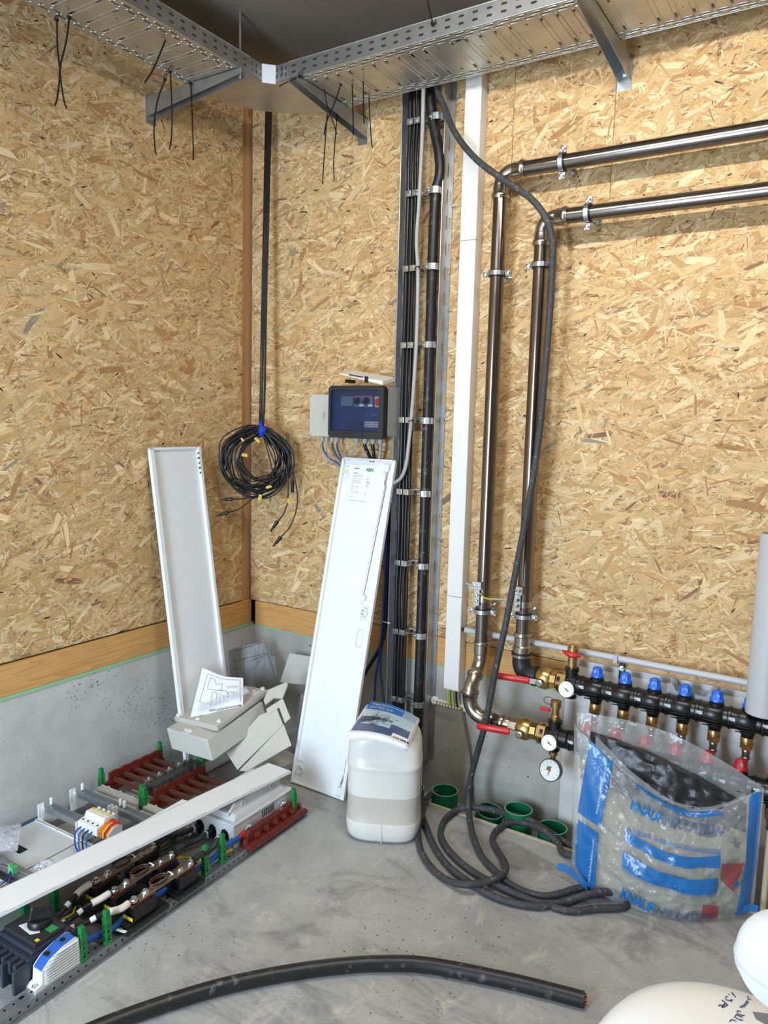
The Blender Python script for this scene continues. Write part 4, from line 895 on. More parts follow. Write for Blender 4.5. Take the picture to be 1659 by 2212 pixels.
# etched emblem and name lines behind the window
mb = MB(); a = px_(.67, .47); mb.tube([(a[0]+.011*math.cos(k*PI/10), -.1275, a[1]+.011*math.sin(k*PI/10)) for k in range(20)], .0006, 4, closed=True); mb.obox((a[0], -.1275, a[1]), (.0015, 0, 0), (0, .0004, 0), (0, 0, .007)); 
for k in range(2): mb.obox((a[0]+.034, -.1275, a[1]+.004-.009*k), (.018, 0, 0), (0, .0004, 0), (0, 0, .0018))
mb.build('emblem', M['lcd'], cbx)
mb = MB(); mb.box((bx0+.013, YBX+.006, bz0+.031), (bx0+W_-.023, YBX+.009, bz1-.019)); mb.build('window', mk_film('tinted window', (40, 66, 118), .20, .06, .1, 12), cbx)
mb = MB(); a = px_(.45, .055); mb.obox((a[0], YBX-.003, a[1]+.002), (.055, 0, 0), (0, .003, 0), (0, 0, .006)); mb.build('latch', M['dcasing'], cbx, bevel=.002)
jx0 = _(670, 852, -.08).x; jx1 = bx0+.004; jz1 = _(690, 853, -.08).z; jz0 = _(690, 942, -.08).z
jb = thing('junction_box', ((jx0+jx1)/2, -.04, jz0), 'flat grey junction box fixed left of the control box', 'junction box')
mb = MB(); mb.box((jx0, -.075, jz0), (jx1, 0, jz1)); mb.build('housing', M['boxgrey'], jb, bevel=.002)
mb = MB(); mb.box((jx0-.001, -.08, jz0-.001), (jx1+.001, -.075, jz1+.001)); mb.build('lid', M['gplas'], jb, bevel=.002)
mb = MB(); c = V(((jx0+jx1)/2, -.0805, (jz0+jz1)/2))
for k, (dx, dz) in enumerate(((0, .012), (.004, .004), (-.003, -.003), (.001, -.012))): mb.tube([c+V((dx+.004*math.cos(a), 0, dz+.003*math.sin(a))) for a in [q*PI/4 for q in range(8)]], .0006, 4, closed=True)
mb.build('lid_sketch', M['ink'], jb)
for (x, z) in ((jx0+.006, jz0+.006), (jx0+.006, jz1-.006)): mb = MB(); mb.lathe((x, -.08, z), (0, -1, 0), [(0, .0022), (.001, .0022)], 8); mb.build('lid_screw', M['ink'], jb)
def gland(px, py, y, par, r=.013):
    p = _(px, py, y); mb = MB(); mb.lathe((p.x, y, bz0+.014), (0, 0, -1), [(0, r), (.012, r), (.012, r*.85), (.016, r*.85)], 8); mb.lathe((p.x, y, bz0-.002), (0, 0, -1), [(0, r*.95), (.016, r*.95), (.022, r*.6)], 12); mb.build('cable_gland', M['boxgrey'], par, smooth=25); return V((p.x, y, bz0-.018))
G = [gland(px, 955, -.06, jb if px < 730 else cbx, r) for px, r in ((697, .009), (706, .007), (718, .009), (728, .008), (771, .012), (789, .013), (806, .013), (822, .013))]
def drop(g, tgt, r, m, label): cable('connection_cable', [g+V((0, 0, .01)), g-V((0, 0, .02))]+tgt, r, m, label)
drop(G[0], [atY(700, 975, -.08), atY(712, 990, -.09), atY(730, 1001, -.05), atY(760, 1030, -.035)], .0035, 'bcable', 'leftmost bright blue cable from the junction box, curving right behind the white panel')
drop(G[1], [atY(706, 985, -.07), atY(716, 1000, -.07), atY(730, 1006, -.04), atY(760, 1040, -.03)], .0032, 'gcable', 'grey cable behind the leftmost blue one under the junction box')
drop(G[2], [atY(722, 975, -.07), atY(730, 988, -.06), atY(750, 1010, -.035)], .0035, 'tealcable', 'petrol blue cable in the middle under the junction box')
drop(G[3], [atY(731, 975, -.07), atY(738, 990, -.06), atY(755, 1010, -.035)], .0035, 'bcable2', 'deep blue cable under the right edge of the junction box')
drop(G[4], [atY(765, 976, -.06), atY(755, 990, -.05), atY(748, 1010, -.04)], .003, 'gcable', 'thin grey cable looping left from the first gland of the control box')
drop(G[5], [atY(794, 976, -.06), atY(799, 988, -.05), atY(806, 1005, -.035)], .008, 'cable', 'thick black cable under the second gland of the control box')
drop(G[6], [atY(807, 980, -.06), atY(808, 1000, -.04)], .0075, 'cable', 'thick black cable under the third gland of the control box')
drop(G[7], [atY(821, 976, -.06), atY(818, 1000, -.04)], .0065, 'gcable', 'light grey cable under the last gland of the control box')
# tray of leaflets and a clip lying on top of the control box
c0 = atY(733, 806, -.16); c1 = atY(826, 823, -.16); c2 = atY(848, 825, -.05)
lt = thing('leaflet_holder', (.72, -.08, bz1), 'open white leaflet holder lying tilted on top of the control box', 'holder')
e = (c1-c0); n_ = V((0, .1, .02)); mb = MB(); dn = V((0, 0, -.016))
A = c0; B = c1; C_ = c1+n_; D = c0+n_
mb.hexa([A+dn*.3, B+dn, C_+dn, D+dn*.3, A, B, C_, D]); mb.build('tray', M['wplas'], lt, bevel=.002)
mb = MB(); m1 = A*.35+B*.65; mb.obox(m1+V((0, -.004, -.006)), e.normalized()*.007, (0, .004, 0), (0, 0, .013)); mb.obox(A*.6+B*.4+V((0, -.002, .001)), e.normalized()*.035, (0, .003, 0), (0, 0, .0022)); mb.build('clip', M['black'], lt)
mb = MB(); p = atY(748, 823, -.13); mb.obox(p+V((0, .03, 0)), (.007, 0, 0), (0, .03, 0), (0, 0, .007)); mb.build('black_profile', M['black'], None, label='short black square profile under the leaflet holder on the control box', cat='profile')
# blue and black cables beside the ladder foot
for k, (a, m, r, lb) in enumerate((
    ([atY(836, 1080, -.06), atY(834, 1180, -.06), atY(829, 1290, -.06), atY(826, 1350, -.06), atY(818, 1420, -.06), atY(811, 1470, -.06), atY(809, 1530, -.06), atY(809, 1600, -.06)], 'bcable2', .0045, 'bright blue cable hanging in front of the concrete left of the ladder foot'),
    ([atY(838, 1070, -.045), atY(837, 1180, -.045), atY(832, 1290, -.045), atY(830, 1350, -.045), atY(822, 1430, -.045), atY(825, 1480, -.045), atY(830, 1530, -.045), atY(832, 1600, -.045)], 'tealcable', .0055, 'petrol blue cable next to the left rail of the cable ladder'),
    ([atY(839, 1075, -.05), atY(839, 1180, -.05), atY(834, 1290, -.05), atY(831, 1360, -.05), atY(820, 1400, -.05), atY(800, 1435, -.05), atY(780, 1470, -.04), atY(765, 1520, -.04)], 'cable', .009, 'black cable bending left behind the white panel below the beam'))):
    cable('connection_cable', a, r, m, lb)
for px, py in ((842, 1083), (838, 1345)):
    p = atY(px, py, -.065); mb = MB(); mb.tube([p+V((-.03, .004, 0)), p+V((0, -.004, 0)), p+V((.006, -.004, 0))], .0022, 6); mb.sphere(p+V((.008, -.004, 0)), .005, 8, 6); mb.build('cable_tie', M['wplas'], None, smooth=50, label='white cable tie head at the left ladder rail, %s' % ('upper one beside the panel top' if py < 1200 else 'lower one above the wooden beam'), cat='cable tie')
# ================================================================ CABLE COIL IN THE CORNER
rg = random.Random(5)
CP0 = V((.17, -.19, 1.45)); CPN = V((.67, -.74, .03)).normalized()
def cpt(px, py, d=0.0): return atP(px, py, CP0+CPN*d, CPN)
ANG0 = math.radians(82)
def loop_px(k, n, cx, cy, R_, j, depth):
    an = ANG0+2*PI*k/n; w_ = max(0, math.cos(an-ANG0))**5
    x = cx-R_*math.cos(an)*-1*.98; y = cy-R_*math.sin(an)*1.0
    x = x*(1-w_*.72)+567*w_*.72; y = y*(1-w_*.72)+926*w_*.72
    return cpt(x, y, depth)
for i in range(5):
    top = atY(574+i*3.0, 250, -.06); low = cpt(560+i*2.4, 915, .0)
    pts = [top+V((0, 0, .1)), top, top*.7+low*.3, top*.4+low*.6, low]
    NT = 6; rad = [38+9.2*((t_*2+i*3) % 6)+rg.uniform(-3, 4) for t_ in range(NT+1)]; cxs = [559-.55*(r_-36)*.36+rg.uniform(-7, 8) for r_ in rad]; cys = [986+.28*(r_-36)+rg.uniform(-5, 6) for r_ in rad]
    for k in range(1, NT*12+1):
        q = k/12; t_ = min(int(q), NT-1); f_ = q-t_; f_ = f_*f_*(3-2*f_)
        mixf = lambda L_: L_[t_]*(1-f_)+L_[t_+1]*f_
        pts.append(loop_px(k, 12, mixf(cxs), mixf(cys), mixf(rad)*(1+.04*math.sin(k*1.9+i)), i, .005*((t_+i*2) % 7)+.002*math.sin(k)))
    ends = [[(608, 960), (628, 1000), (632, 1020), (632, 1038)], [(602, 1035), (570, 1064), (525, 1077), (503, 1078)], [(590, 1040), (545, 1078), (515, 1100), (492, 1107)], [(615, 1000), (622, 1070), (615, 1105), (600, 1126)], [(618, 970), (638, 1040), (642, 1090), (628, 1135), (607, 1160)]][i]
    pts += [cpt(a, b, .03+.004*i) for a, b in ends]
    names = ['hanging straight down at the right', 'pointing left, upper of two', 'pointing left, lower of two', 'curving down right of the stud, shorter', 'curving down farthest right, longest']
    cx = thing('solar_cable', low, 'coiled black corner cable, its plug %s' % names[i], 'cable', 'coiled black cables hanging in the corner')
    mb = MB(); mb.tube(cat_smooth(pts, 5), .0031, 7); mb.build('lead', M['cable'], cx, smooth=60)
    e1 = cpt(*ends[-1], .03+.004*i); e0 = cpt(*ends[-2], .03+.004*i); d = (e1-e0).normalized()
    mb = MB(); mb.lathe(e1-d*.002, d, [(0, .004), (.003, .0085), (.014, .009), (.017, .0075), (.036, .0075), (.038, .006)], 12); a_, b_, _d = basis(d)
    for s in (-1, 1): mb.obox(e1+d*.046+a_*.0055*s, d*.010, a_*.0014, b_*.003)
    if i % 2: mb.cyl(e1+d*.036, e1+d*.058, .0035, 8)
    mb.build('plug', M['black'], cx, smooth=30)
mb = MB(); p = cpt(566, 930, .02); mb.tube([p+V((0, 0, .022)), p, p-V((.008, 0, .026))], [.013, .019, .009], 8, flat=1.2); mb.obox(p+V((.006, -.016, .026)), (.008, 0, .004), (0, .001, 0), (-.004, 0, .012)); mb.build('tape_wrap', M['tape'], None, label='blue tape wrapped around the top of the cable coil', cat='tape')
for k, (px, py, sx, sz, ro, tx_, lb) in enumerate(((528, 983, .011, .007, -.2, '4-', 'yellow cable flag reading 4 at the left inside of the coil'), (555, 950, .012, .006, -.8, '5', 'yellow cable flag just under the blue tape'), (580, 1052, .011, .006, .3, '', 'crumpled yellow flag at the bottom right of the coil'),
        (561, 1074, .006, .012, -.3, 'Y', 'yellow cable flag below the coil on the stud side'), (623, 1082, .005, .011, -.1, '', 'yellow flag on the shorter hanging plug cable'), (632, 1110, .009, .006, .0, '2-', 'yellow flag on the longest hanging cable'), (523, 950, .003, .009, .5, '', 'small yellow flag seen edge-on at the upper left of the coil'))):
    p = cpt(px, py, .065 if py < 1070 else .045); R0_ = V((.74, .67, 0)); X_ = R0_*math.cos(ro)+V((0, 0, math.sin(ro))); Z_ = R0_*-math.sin(ro)+V((0, 0, math.cos(ro)))
    f = thing('cable_flag', p, lb, 'cable flag', 'yellow tape flags on the corner coil')
    mb = MB(); mb.obox(p, X_*sx, (0, .0006, 0), Z_*sz); mb.prism([p+X_*sx-Z_*sz, p+X_*(sx+.004)-Z_*sz*.4, p+X_*sx+Z_*sz], (0, .001, 0)); mb.build('tape', M['yellow'], f)
    if tx_: mb = MB(); add_text(mb, tx_, .012, p-X_*.006-Z_*.004+V((0, -.0012, 0)), X_, Z_); mb.build('writing', M['ink'], f, fix=False)
# ================================================================ LEANING WHITE PANELS
def leaning_panel(name, top, bot, wx, label, th=.012, rim=.014):
    """top/bot: bottom-left and top-left corners of the back face; wx: width vector"""
    top, bot, wx = V(top), V(bot), V(wx); up = (top-bot); L_ = up.length; up.normalize(); X = wx.normalized(); W_ = wx.length
    N_ = X.cross(up).normalized()
    if N_.dot(CAM-bot) < 0: N_ = -N_
    t = thing(name, bot, label, 'panel')
    P = lambda u, v_, d=0.0: bot+X*u+up*v_+N_*d
    mb = MB(); mb.hexa([P(0, 0), P(W_, 0), P(W_, L_), P(0, L_), P(0, 0, .0015), P(W_, 0, .0015), P(W_, L_, .0015), P(0, L_, .0015)]); mb.build('sheet', M['wpaint'], t)
    return t, P, W_, L_
tp, P, W_, L_ = leaning_panel('cabinet_door', (.012, -.645, 1.412), (.235, -.648, .004), (0, .288, 0), 'plain white metal cabinet door leaning on the left wall')
for (u0, u1, v0, v1, h) in ((0, .022, 0, L_, .016), (.0, .26, L_-.012, L_, .016), (W_-.016, W_, 0, L_, .016), (.022, .034, .0, L_-.01, .005), (0, W_, 0, .012, .016)):
    mb = MB(); mb.hexa([P(u0, v0), P(u1, v0), P(u1, v1), P(u0, v1), P(u0, v0, h), P(u1, v0, h), P(u1, v1, h), P(u0, v1, h)]); mb.build('rim', M['wpaint'], tp, bevel=.002)
mb = MB()
for k in range(5): q = P(W_-.022, L_-.03-.022*k, .017); mb.obox(q, (.001, 0, 0), (0, .003+.002*(k % 2), 0), (0, 0, .004))
mb.build('hinge_slots', M['ink'], tp)
tp, P, W_, L_ = leaning_panel('cabinet_door', (.598, -.045, 1.383), (.603, -.386, .004), (.279, 0, 0), 'white cabinet door with printed label leaning on the right wall behind the canister')
for (u0, u1, v0, v1, h) in ((0, .013, 0, L_, .016), (0, W_, L_-.009, L_, .016), (W_-.016, W_, 0, L_, .016), (0, W_, 0, .008, .012), (W_-.036, W_-.022, .05, L_-.04, .004)):
    mb = MB(); mb.hexa([P(u0, v0), P(u1, v0), P(u1, v1), P(u0, v1), P(u0, v0, h), P(u1, v0, h), P(u1, v1, h), P(u0, v1, h)]); mb.build('rim', M['wpaint'], tp, bevel=.002)
UPd = (P(0, 1)-P(0, 0)).normalized(); Xd = V((1, 0, 0))
# locking rod with guides
mb = MB(); mb.tube([P(W_-.036, L_-.055, .008), P(W_-.040, L_-.10, .008), P(W_-.034, L_-.12, .008), P(W_-.036, L_-.14, .008), P(W_-.062, .86, .008), P(W_-.064, .835, .008)], .0035, 8); mb.build('locking_rod', M['inox'], tp, smooth=40)
for (u, v_, a, b) in ((W_-.040, L_-.035, .014, .016), (W_-.055, .826, .010, .012), (W_-.022, .035, .018, .014)):
    mb = MB(); mb.obox(P(u, v_, .010), Xd*a, (0, -.009, 0), UPd*b); mb.build('rod_guide', M['wplas'], tp, bevel=.003)
mb = MB(); mb.tube([P(W_-.03, .055, .008), P(W_-.018, .10, .008), P(W_-.018, .16, .008)], .0035, 8); mb.build('locking_rod', M['inox'], tp, smooth=40)
for (u, v_) in ((.026, L_-.075), (.030, .06)):   # round hinge cups
    mb = MB(); nn = (P(0, 0, 1)-P(0, 0, 0)).normalized(); mb.ring(P(u, v_, .001), nn, .019, .014, .008, 20); mb.ring(P(u, v_+.012, .001), nn, .010, .006, .01, 14)
    for k in range(6): mb.obox(P(u-.012+.005*k, v_+.035+.004*(k % 2), .004), Xd*.0015, nn*.003, UPd*.003)
    mb.build('hinge_cup', M['wplas'], tp, smooth=35)
mb = MB(); nn = (P(0, 0, 1)-P(0, 0, 0)).normalized(); c = P(W_-.046, .765, .004); mb.ring(c, nn, .019, .013, .008, 20); mb.obox(c+nn*.004, Xd*.020, nn*.003, UPd*.003); mb.obox(c+UPd*.024+nn*.003, Xd*.018, nn*.002, UPd*.0035); mb.obox(c-UPd*.024+nn*.003, Xd*.016, nn*.002, UPd*.003); mb.build('lock', M['wplas'], tp, smooth=35)
mb = MB(); q = P(W_-.05, .655, .003)
for (du, dv, a, b) in ((0, .035, .014, .0012), (0, -.035, .014, .0012), (-.014, 0, .0012, .035), (.014, 0, .0012, .035)): mb.obox(q+Xd*du+UPd*dv, Xd*a, nn*.0015, UPd*b)
mb.build('recess_frame', M['gplas2'], tp)
def ptext(txt, u, v_, size, m, bold=0, sp=1): mb = MB(); add_text(mb, txt, size, P(u, v_, .0022), Xd, UPd, 0.0004, sp, bold); mb.build('printing', M[m], tp, fix=False)
ptext('ABN', .128, L_-.055, .021, 'inkgreen', .0006, .9); ptext('Modul N', .068, L_-.047, .007, 'ink', .0003)
for k, tx_ in enumerate(('XB55N000', 'Schaltgerätekombination', 'Un 400 V / 230 V 50 Hz', 'InA 250 A  Icw 10 kA', 'Bemessungsspannung', 'Schutzklasse II  IP 44', 'N', 'Baujahr      2024', 'Typ            N', 'Masse        kg', 'Norm   EN 61439-3')):
    ptext(tx_, .066, L_-.067-.0085*k, .0052, 'inkgrey' if k else 'ink')
ptext('Hinweis:', .064, L_-.172, .005, 'inkgrey'); ptext('ABN GmbH  Elektro-Verteiler  Made in Germany', .062, L_-.189, .0048, 'inkgrey')
for k, (tx_, s_) in enumerate((('T', .008), ('O', .011), ('CE', .012), ('O', .013))): ptext(tx_, .140, L_-.078-.0155*k, s_, 'ink' if k < 3 else 'inkgreen')
ptext('EAC 30', .138, L_-.150, .005, 'inkgrey'); ptext('IP 44', .138, L_-.158, .005, 'inkgrey')

# ================================================================ DISTRIBUTION FRAME ON THE FLOOR
FO = V((.0732, -.605, 0)); FV = V((.0241, -.9997, 0)); FU = V((.9997, .0241, 0)); FZ = V((0, 0, 1))
def F(u, v_, z): return FO+FU*u+FV*v_+FZ*z
def fbox(mb, u0, u1, v0, v1, z0, z1): return mb.hexa([F(u0, v1, z0), F(u1, v1, z0), F(u1, v0, z0), F(u0, v0, z0), F(u0, v1, z1), F(u1, v1, z1), F(u1, v0, z1), F(u0, v0, z1)])
fr = thing('mounting_frame', F(.375, .6, 0), 'grey slotted metal mounting frame of a switchgear cabinet lying on the floor', 'mounting frame')
def rail_part(u0, u1, v0, v1, outer):
    mb = MB(); L_ = v1-v0
    hs = []
    for k in range(int(L_/.025)):
        hs.append(slot(.0125+k*.025, .012, .0075, .0075, 2) if k % 5 != 2 else rect(.006+k*.025, .004, .02+k*.025, .013))
    add_plate(mb, rect(0, 0, L_, u1-u0), hs, .0015, F(u0, v0, .030), FV, FU)
    mb.tube([F(u1, v0, .030), F(u1, v1, .030)], .0018, 5); mb.tube([F(u0, v0, .030), F(u0, v1, .030)], .0012, 5)
    hs = [slot(.0125+k*.025, .018, .0075, .0075, 2) for k in range(int(L_/.025))]
    o = F(u1, v0, 0); add_plate(mb, rect(0, 0, L_, .030), hs if outer else [], .0015, o, FV, FZ)
    add_plate(mb, rect(0, 0, L_, .030), [], .0015, F(u0, v0, 0), FV, FZ)
    if outer:
        for zz in (.024, .012): mb.tube([F(u1+.001, v0, zz), F(u1+.001, v1, zz)], .0016, 5)
        fbox(mb, u1, u1+.010, v0, v1, .006, .0075); fbox(mb, u1+.009, u1+.0105, v0, v1, .0, .0075)
    return mb.build('rail', M['rail'], fr, smooth=30)
rail_part(.712, .748, -.02, 1.75, True); rail_part(.482, .518, -.02, 1.3, False); rail_part(.232, .268, -.02, 1.3, False); rail_part(-.015, .022, -.02, 1.3, False)
for v_ in (.875, .69): mb = MB(); fbox(mb, .02, .72, v_, v_+.025, .004, .022); mb.build('cross_member', M['rail'], fr)
# green spacer posts
def spacer(u, v_, h=.105, z0=.031):
    s = .009; mb = MB()
    for (X_, sg) in ((FU, 1), (FV, 1)):
        pass
    hs = [[(-.005, .012), (.005, .012), (0, .020)], [(-.005, .034), (0, .025), (.005, .034)], [(-.0055, .036), (-.0012, .042), (-.0055, .050)], [(.0055, .036), (.0055, .050), (.0012, .042)], [(-.004, .052), (.004, .052), (0, .046)], rect(-.005, .003, .005, .009)]
    hh = h-.022; hs = [[(a, b*hh/.083+.012) for a, b in q] for q in hs]
    for X_ in (FU, FV):
        for sg in (-1, 1):
            org = F(u, v_, z0)+(FV if X_ is FU else FU)*s*sg
            add_plate(mb, rect(-s, 0, s, hh), hs, .0012, org, X_, FZ)
    fbox(mb, u-s*.62, u+s*.62, v_-s*.62, v_+s*.62, z0, z0+hh*.98)
    fbox(mb, u-s, u+s, v_-s, v_+s, z0+hh*.62, z0+hh*.66); fbox(mb, u-s, u+s, v_-s, v_+s, z0+hh-.002, z0+hh)
    fbox(mb, u-s*.86, u+s*.86, v_-s*.62, v_+s*.86, z0+hh, z0+h)
    c = F(u, v_+s*.1, z0+h+.0003); mb.ring(c, FZ, s*.62, s*.38, .0012, 14)
    mb.build('spacer_post', M['green'], fr)
for (u, v_) in ((.736, .044), (.734, .434), (.734, .515), (.738, .913), (.740, .997), (.500, .434), (.500, .515), (.500, .913), (.500, 1.01), (.238, .348), (.260, .356), (.238, .045), (.262, .052), (-.004, .344), (-.004, .04)): spacer(u, v_)
# DIN rails on white clips
for vv in (.465, .600):
    t = thing('din_rail', F(.25, vv, .1), 'grey top hat mounting rail across the frame, %s' % ('nearer the red brown busbar holders' if vv < .5 else 'carrying the white fuse block'), 'mounting rail')
    mb = MB(); zt = .105
    for (a, b, z0, z1) in ((-.0175, -.0125, zt-.001, zt), (-.0135, -.0125, zt-.0075, zt), (-.0135, .0135, zt-.0085, zt-.0075), (.0125, .0135, zt-.0075, zt), (.0125, .0175, zt-.001, zt)): fbox(mb, .022, .50, vv+a, vv+b, z0, z1)
    fbox(mb, .022, .50, vv+.0165, vv+.0180, zt-.022, zt); fbox(mb, .022, .50, vv-.0180, vv-.0165, zt-.012, zt)
    mb.build('rail', M['rail'], t, bevel=.0006)
    for uc in ((.018, .235) if vv > .5 else (.018, .236, .258)):
        mb = MB(); fbox(mb, uc-.004, uc+.006, vv-.024, vv+.026, .031, .05); fbox(mb, uc-.002, uc+.002, vv+.014, vv+.020, .04, zt+.006); fbox(mb, uc-.0015, uc+.0015, vv-.022, vv+.022, .05, .09)
        fbox(mb, uc-.012, uc-.006, vv+.010, vv+.034, .031, zt+.008); fbox(mb, uc-.012, uc+.004, vv+.024, vv+.034, .031, .06); fbox(mb, uc+.004, uc+.0065, vv-.032, vv+.030, .036, .098); fbox(mb, uc-.012, uc+.006, vv+.012, vv+.020, zt-.012, zt-.006)
        mb.lathe(F(uc+.005, vv-.012, zt-.005), FZ, [(0, .006), (.022, .006), (.026, .004)], 12); mb.build('support_clip', M['wplas'], t, bevel=.001)
# white strips (profile at v ~ .36) and cover plates
for (a, b) in ((.0, .235), (.268, .48)):
    t = thing('cover_strip', F((a+b)/2, .362, .05), 'narrow off-white plastic profile across the %s bay beside the busbar holder' % ('left' if a < .1 else 'middle'), 'plastic profile')
    mb = MB(); fbox(mb, a, b, .352, .372, .055, .067); fbox(mb, a-.006, b+.006, .374, .384, .051, .055); fbox(mb, a+.003, b-.003, .349, .352, .055, .074)
    for k in range(3): fbox(mb, a+.04+k*.07, a+.05+k*.07, .345, .352, .067, .076)
    mb.build('profile', M['gplas'], t, bevel=.001)
t = thing('cover_plate', F(.13, .75, .04), 'pale grey cover plate with a dark cutout lying on the left bay of the frame', 'cover plate')
mb = MB(); add_plate(mb, rect(0, 0, .25, .235), [rect(.095, .125, .15, .160)], .002, F(-.005, .638, .048), FU, FV); mb.build('plate', M['gplas2'], t)
for k in range(2): mb = MB(); add_plate(mb, rect(0, 0, .125, .010), [slot(.012+.0155*q, .005, .005, .004, 2) for q in range(8)], .002, F(-.005+k*.13, .628, .054), FU, FV); fbox(mb, -.005+k*.13, .12+k*.13, .636, .638, .042, .055); mb.build('rolled_edge', M['wplas'], t)
for (u, v_) in ((.16, .79), (.18, .80)): mb = MB(); mb.tube([F(u+.005*math.cos(a), v_+.004*math.sin(a), .0495) for a in [q*PI/6 for q in range(7)]], .0008, 5); mb.build('knockout', M['gplas'], t)
t = thing('cover_plate', F(.38, .75, .04), 'pale grey cover plate on the middle bay, mostly under the long diagonal cover', 'cover plate')
mb = MB(); add_plate(mb, rect(0, 0, .232, .235), [], .002, F(.251, .638, .048), FU, FV); mb.build('plate', M['gplas2'], t)
mb = MB(); add_plate(mb, rect(0, 0, .11, .010), [slot(.014+.0155*q, .005, .005, .004, 2) for q in range(6)], .002, F(.262, .628, .054), FU, FV); mb.lathe(F(.255, .632, .053), FZ, [(0, .006), (.003, .006), (.003, .003)], 14); mb.build('rolled_edge', M['wplas'], t)
t = thing('cover_plate', F(.25, 1.1, .04), 'large pale grey cover plate on the frame at the left edge of the photo', 'cover plate')
mb = MB(); add_plate(mb, rect(0, 0, .48, .40), [], .002, F(.0, .915, .048), FU, FV); mb.build('plate', M['gplas2'], t)
t = thing('slotted_bracket', F(.17, .86, .07), 'grey slotted steel strip lying across the pale cover plates', 'slotted strip')
mb = MB(); hs = [slot(.03+.085*k, .012, .055, .007, 3) for k in range(4)]+[slot(.03+.085*k, .026, .055, .007, 3) for k in range(4)]+[slot(.072+.085*k, .019, .005, .005, 2) for k in range(3)]
add_plate(mb, rect(0, 0, .36, .038), hs, .002, F(.0, .855, .066), FU, FV); fbox(mb, 0, .36, .892, .894, .056, .067); fbox(mb, 0, .36, .854, .856, .056, .067); mb.build('strip', M['rail'], t)
for (u, v_) in ((.125, .866), (.135, .882)): mb = MB(); mb.lathe(F(u, v_, .067), FZ, [(0, .005), (.002, .005), (.003, .003)], 12); mb.build('screw', M['zinc'], t, smooth=30)
# ---------------------------------------------------------------- busbar holders
VB = [.085+.052*k for k in range(5)]
for (u, lb) in ((.0, 'left red brown busbar holder, next to the left wall'), (.262, 'middle red brown busbar holder under the clear cover strip')):
    t = thing('busbar_holder', F(u, .19, .05), lb, 'busbar holder', 'red brown busbar holders on the frame')
    mb = MB(); pr = []
    z = .112
    mb.prism([F(u, .335, .040), F(u, .335, .070), F(u, .315, .078), F(u, .315, z-.01)]+[F(u, .315-.27*k/10, z-.006+(.004 if k % 2 else 0)) for k in range(11)]+[F(u, .04, .07), F(u, .04, .040)], FU*.010)
    fbox(mb, u-.012, u+.022, .030, .345, .031, .046)
    for v_ in VB: fbox(mb, u-.010, u+.020, v_-.020, v_-.014, .046, .088)
    for v_ in (.035, .335): mb.lathe(F(u+.005, v_, .046), FZ, [(0, .011), (.018, .010), (.018, .005)], 14)
    mb.build('holder', M['brown'], t, bevel=.001)
for k, v_ in enumerate(VB):
    mb = MB(); fbox(mb, -.005, .48, v_-.004, v_+.004, .066, .086); mb.build('busbar', M['brownbar'], None, label='flat brown busbar across the frame, number %s counted from the far end' % ('one', 'two', 'three', 'four', 'five')[k], cat='busbar', group='five brown busbars across the frame')
for k, v_ in enumerate(VB):
    t = thing('terminal_clamp', F(.215, v_, .09), 'grey metal terminal clamp on the busbars, number %s counted from the far end' % ('one', 'two', 'three', 'four', 'five')[k], 'terminal clamp', 'terminal clamps on the busbars')
    mb = MB(); fbox(mb, .198, .232, v_-.012, v_+.012, .086, .122); fbox(mb, .203, .227, v_-.014, v_+.014, .098, .130); mb.build('body', M['clampgrey'], t, bevel=.0015)
    mb = MB(); mb.lathe(F(.215, v_, .129), FZ, [(0, .007), (.004, .007), (.010, .0045), (.010, .002)], 10); mb.build('screw', M['zinc'], t, smooth=30)
    mb = MB(); fbox(mb, .206, .224, v_+.0125, v_+.0136, .092, .108); mb.build('opening', M['dark'], t)
t = thing('clear_cover', F(.26, .2, .115), 'long clear plastic cover strip above the middle red brown busbar holder', 'clear cover')
mb = MB(); fbox(mb, .232, .268, .02, .325, .124, .126); fbox(mb, .232, .234, .02, .325, .114, .126); fbox(mb, .266, .268, .02, .325, .114, .126)
for k in range(8): fbox(mb, .228, .272, .03+.036*k, .034+.036*k, .112, .127)
mb.build('strip', M['clear'], t); mb = MB(); mb.ring(F(.25, .05, .127), FZ, .006, .0035, .001, 16); mb.build('yellow_ring', M['yplas'], t)
# right bay holder with bar ends
t = thing('busbar_holder', F(.745, .17, .04), 'red brown busbar holder with five bar ends on the outer rail', 'busbar holder', 'red brown busbar holders on the frame')
mb = MB(); mb.prism([F(.722, .315, .031), F(.722, .315, .066)]+[F(.722, .30-.265*k/10, .082+(.004 if k % 3 == 0 else 0)) for k in range(11)]+[F(.722, .02, .06), F(.722, .02, .031)], FU*.016)
fbox(mb, .715, .762, .0, .325, .031, .044); fbox(mb, .752, .764, -.01, .32, .020, .036)
for v_ in (.012, .318): mb.lathe(F(.735, v_, .044), FZ, [(0, .011), (.018, .010), (.018, .005)], 14)
mb.build('holder', M['brown'], t, bevel=.001)
for k in range(5): v_ = .065+.05*k; mb = MB(); fbox(mb, .738, .748, v_-.010, v_+.010, .048, .068); mb.build('socket', M['brown'], t, bevel=.001); mb = MB(); fbox(mb, .748, .7515, v_-.0065, v_+.0065, .051, .065); mb.build('bar_end', M['copper'], t)
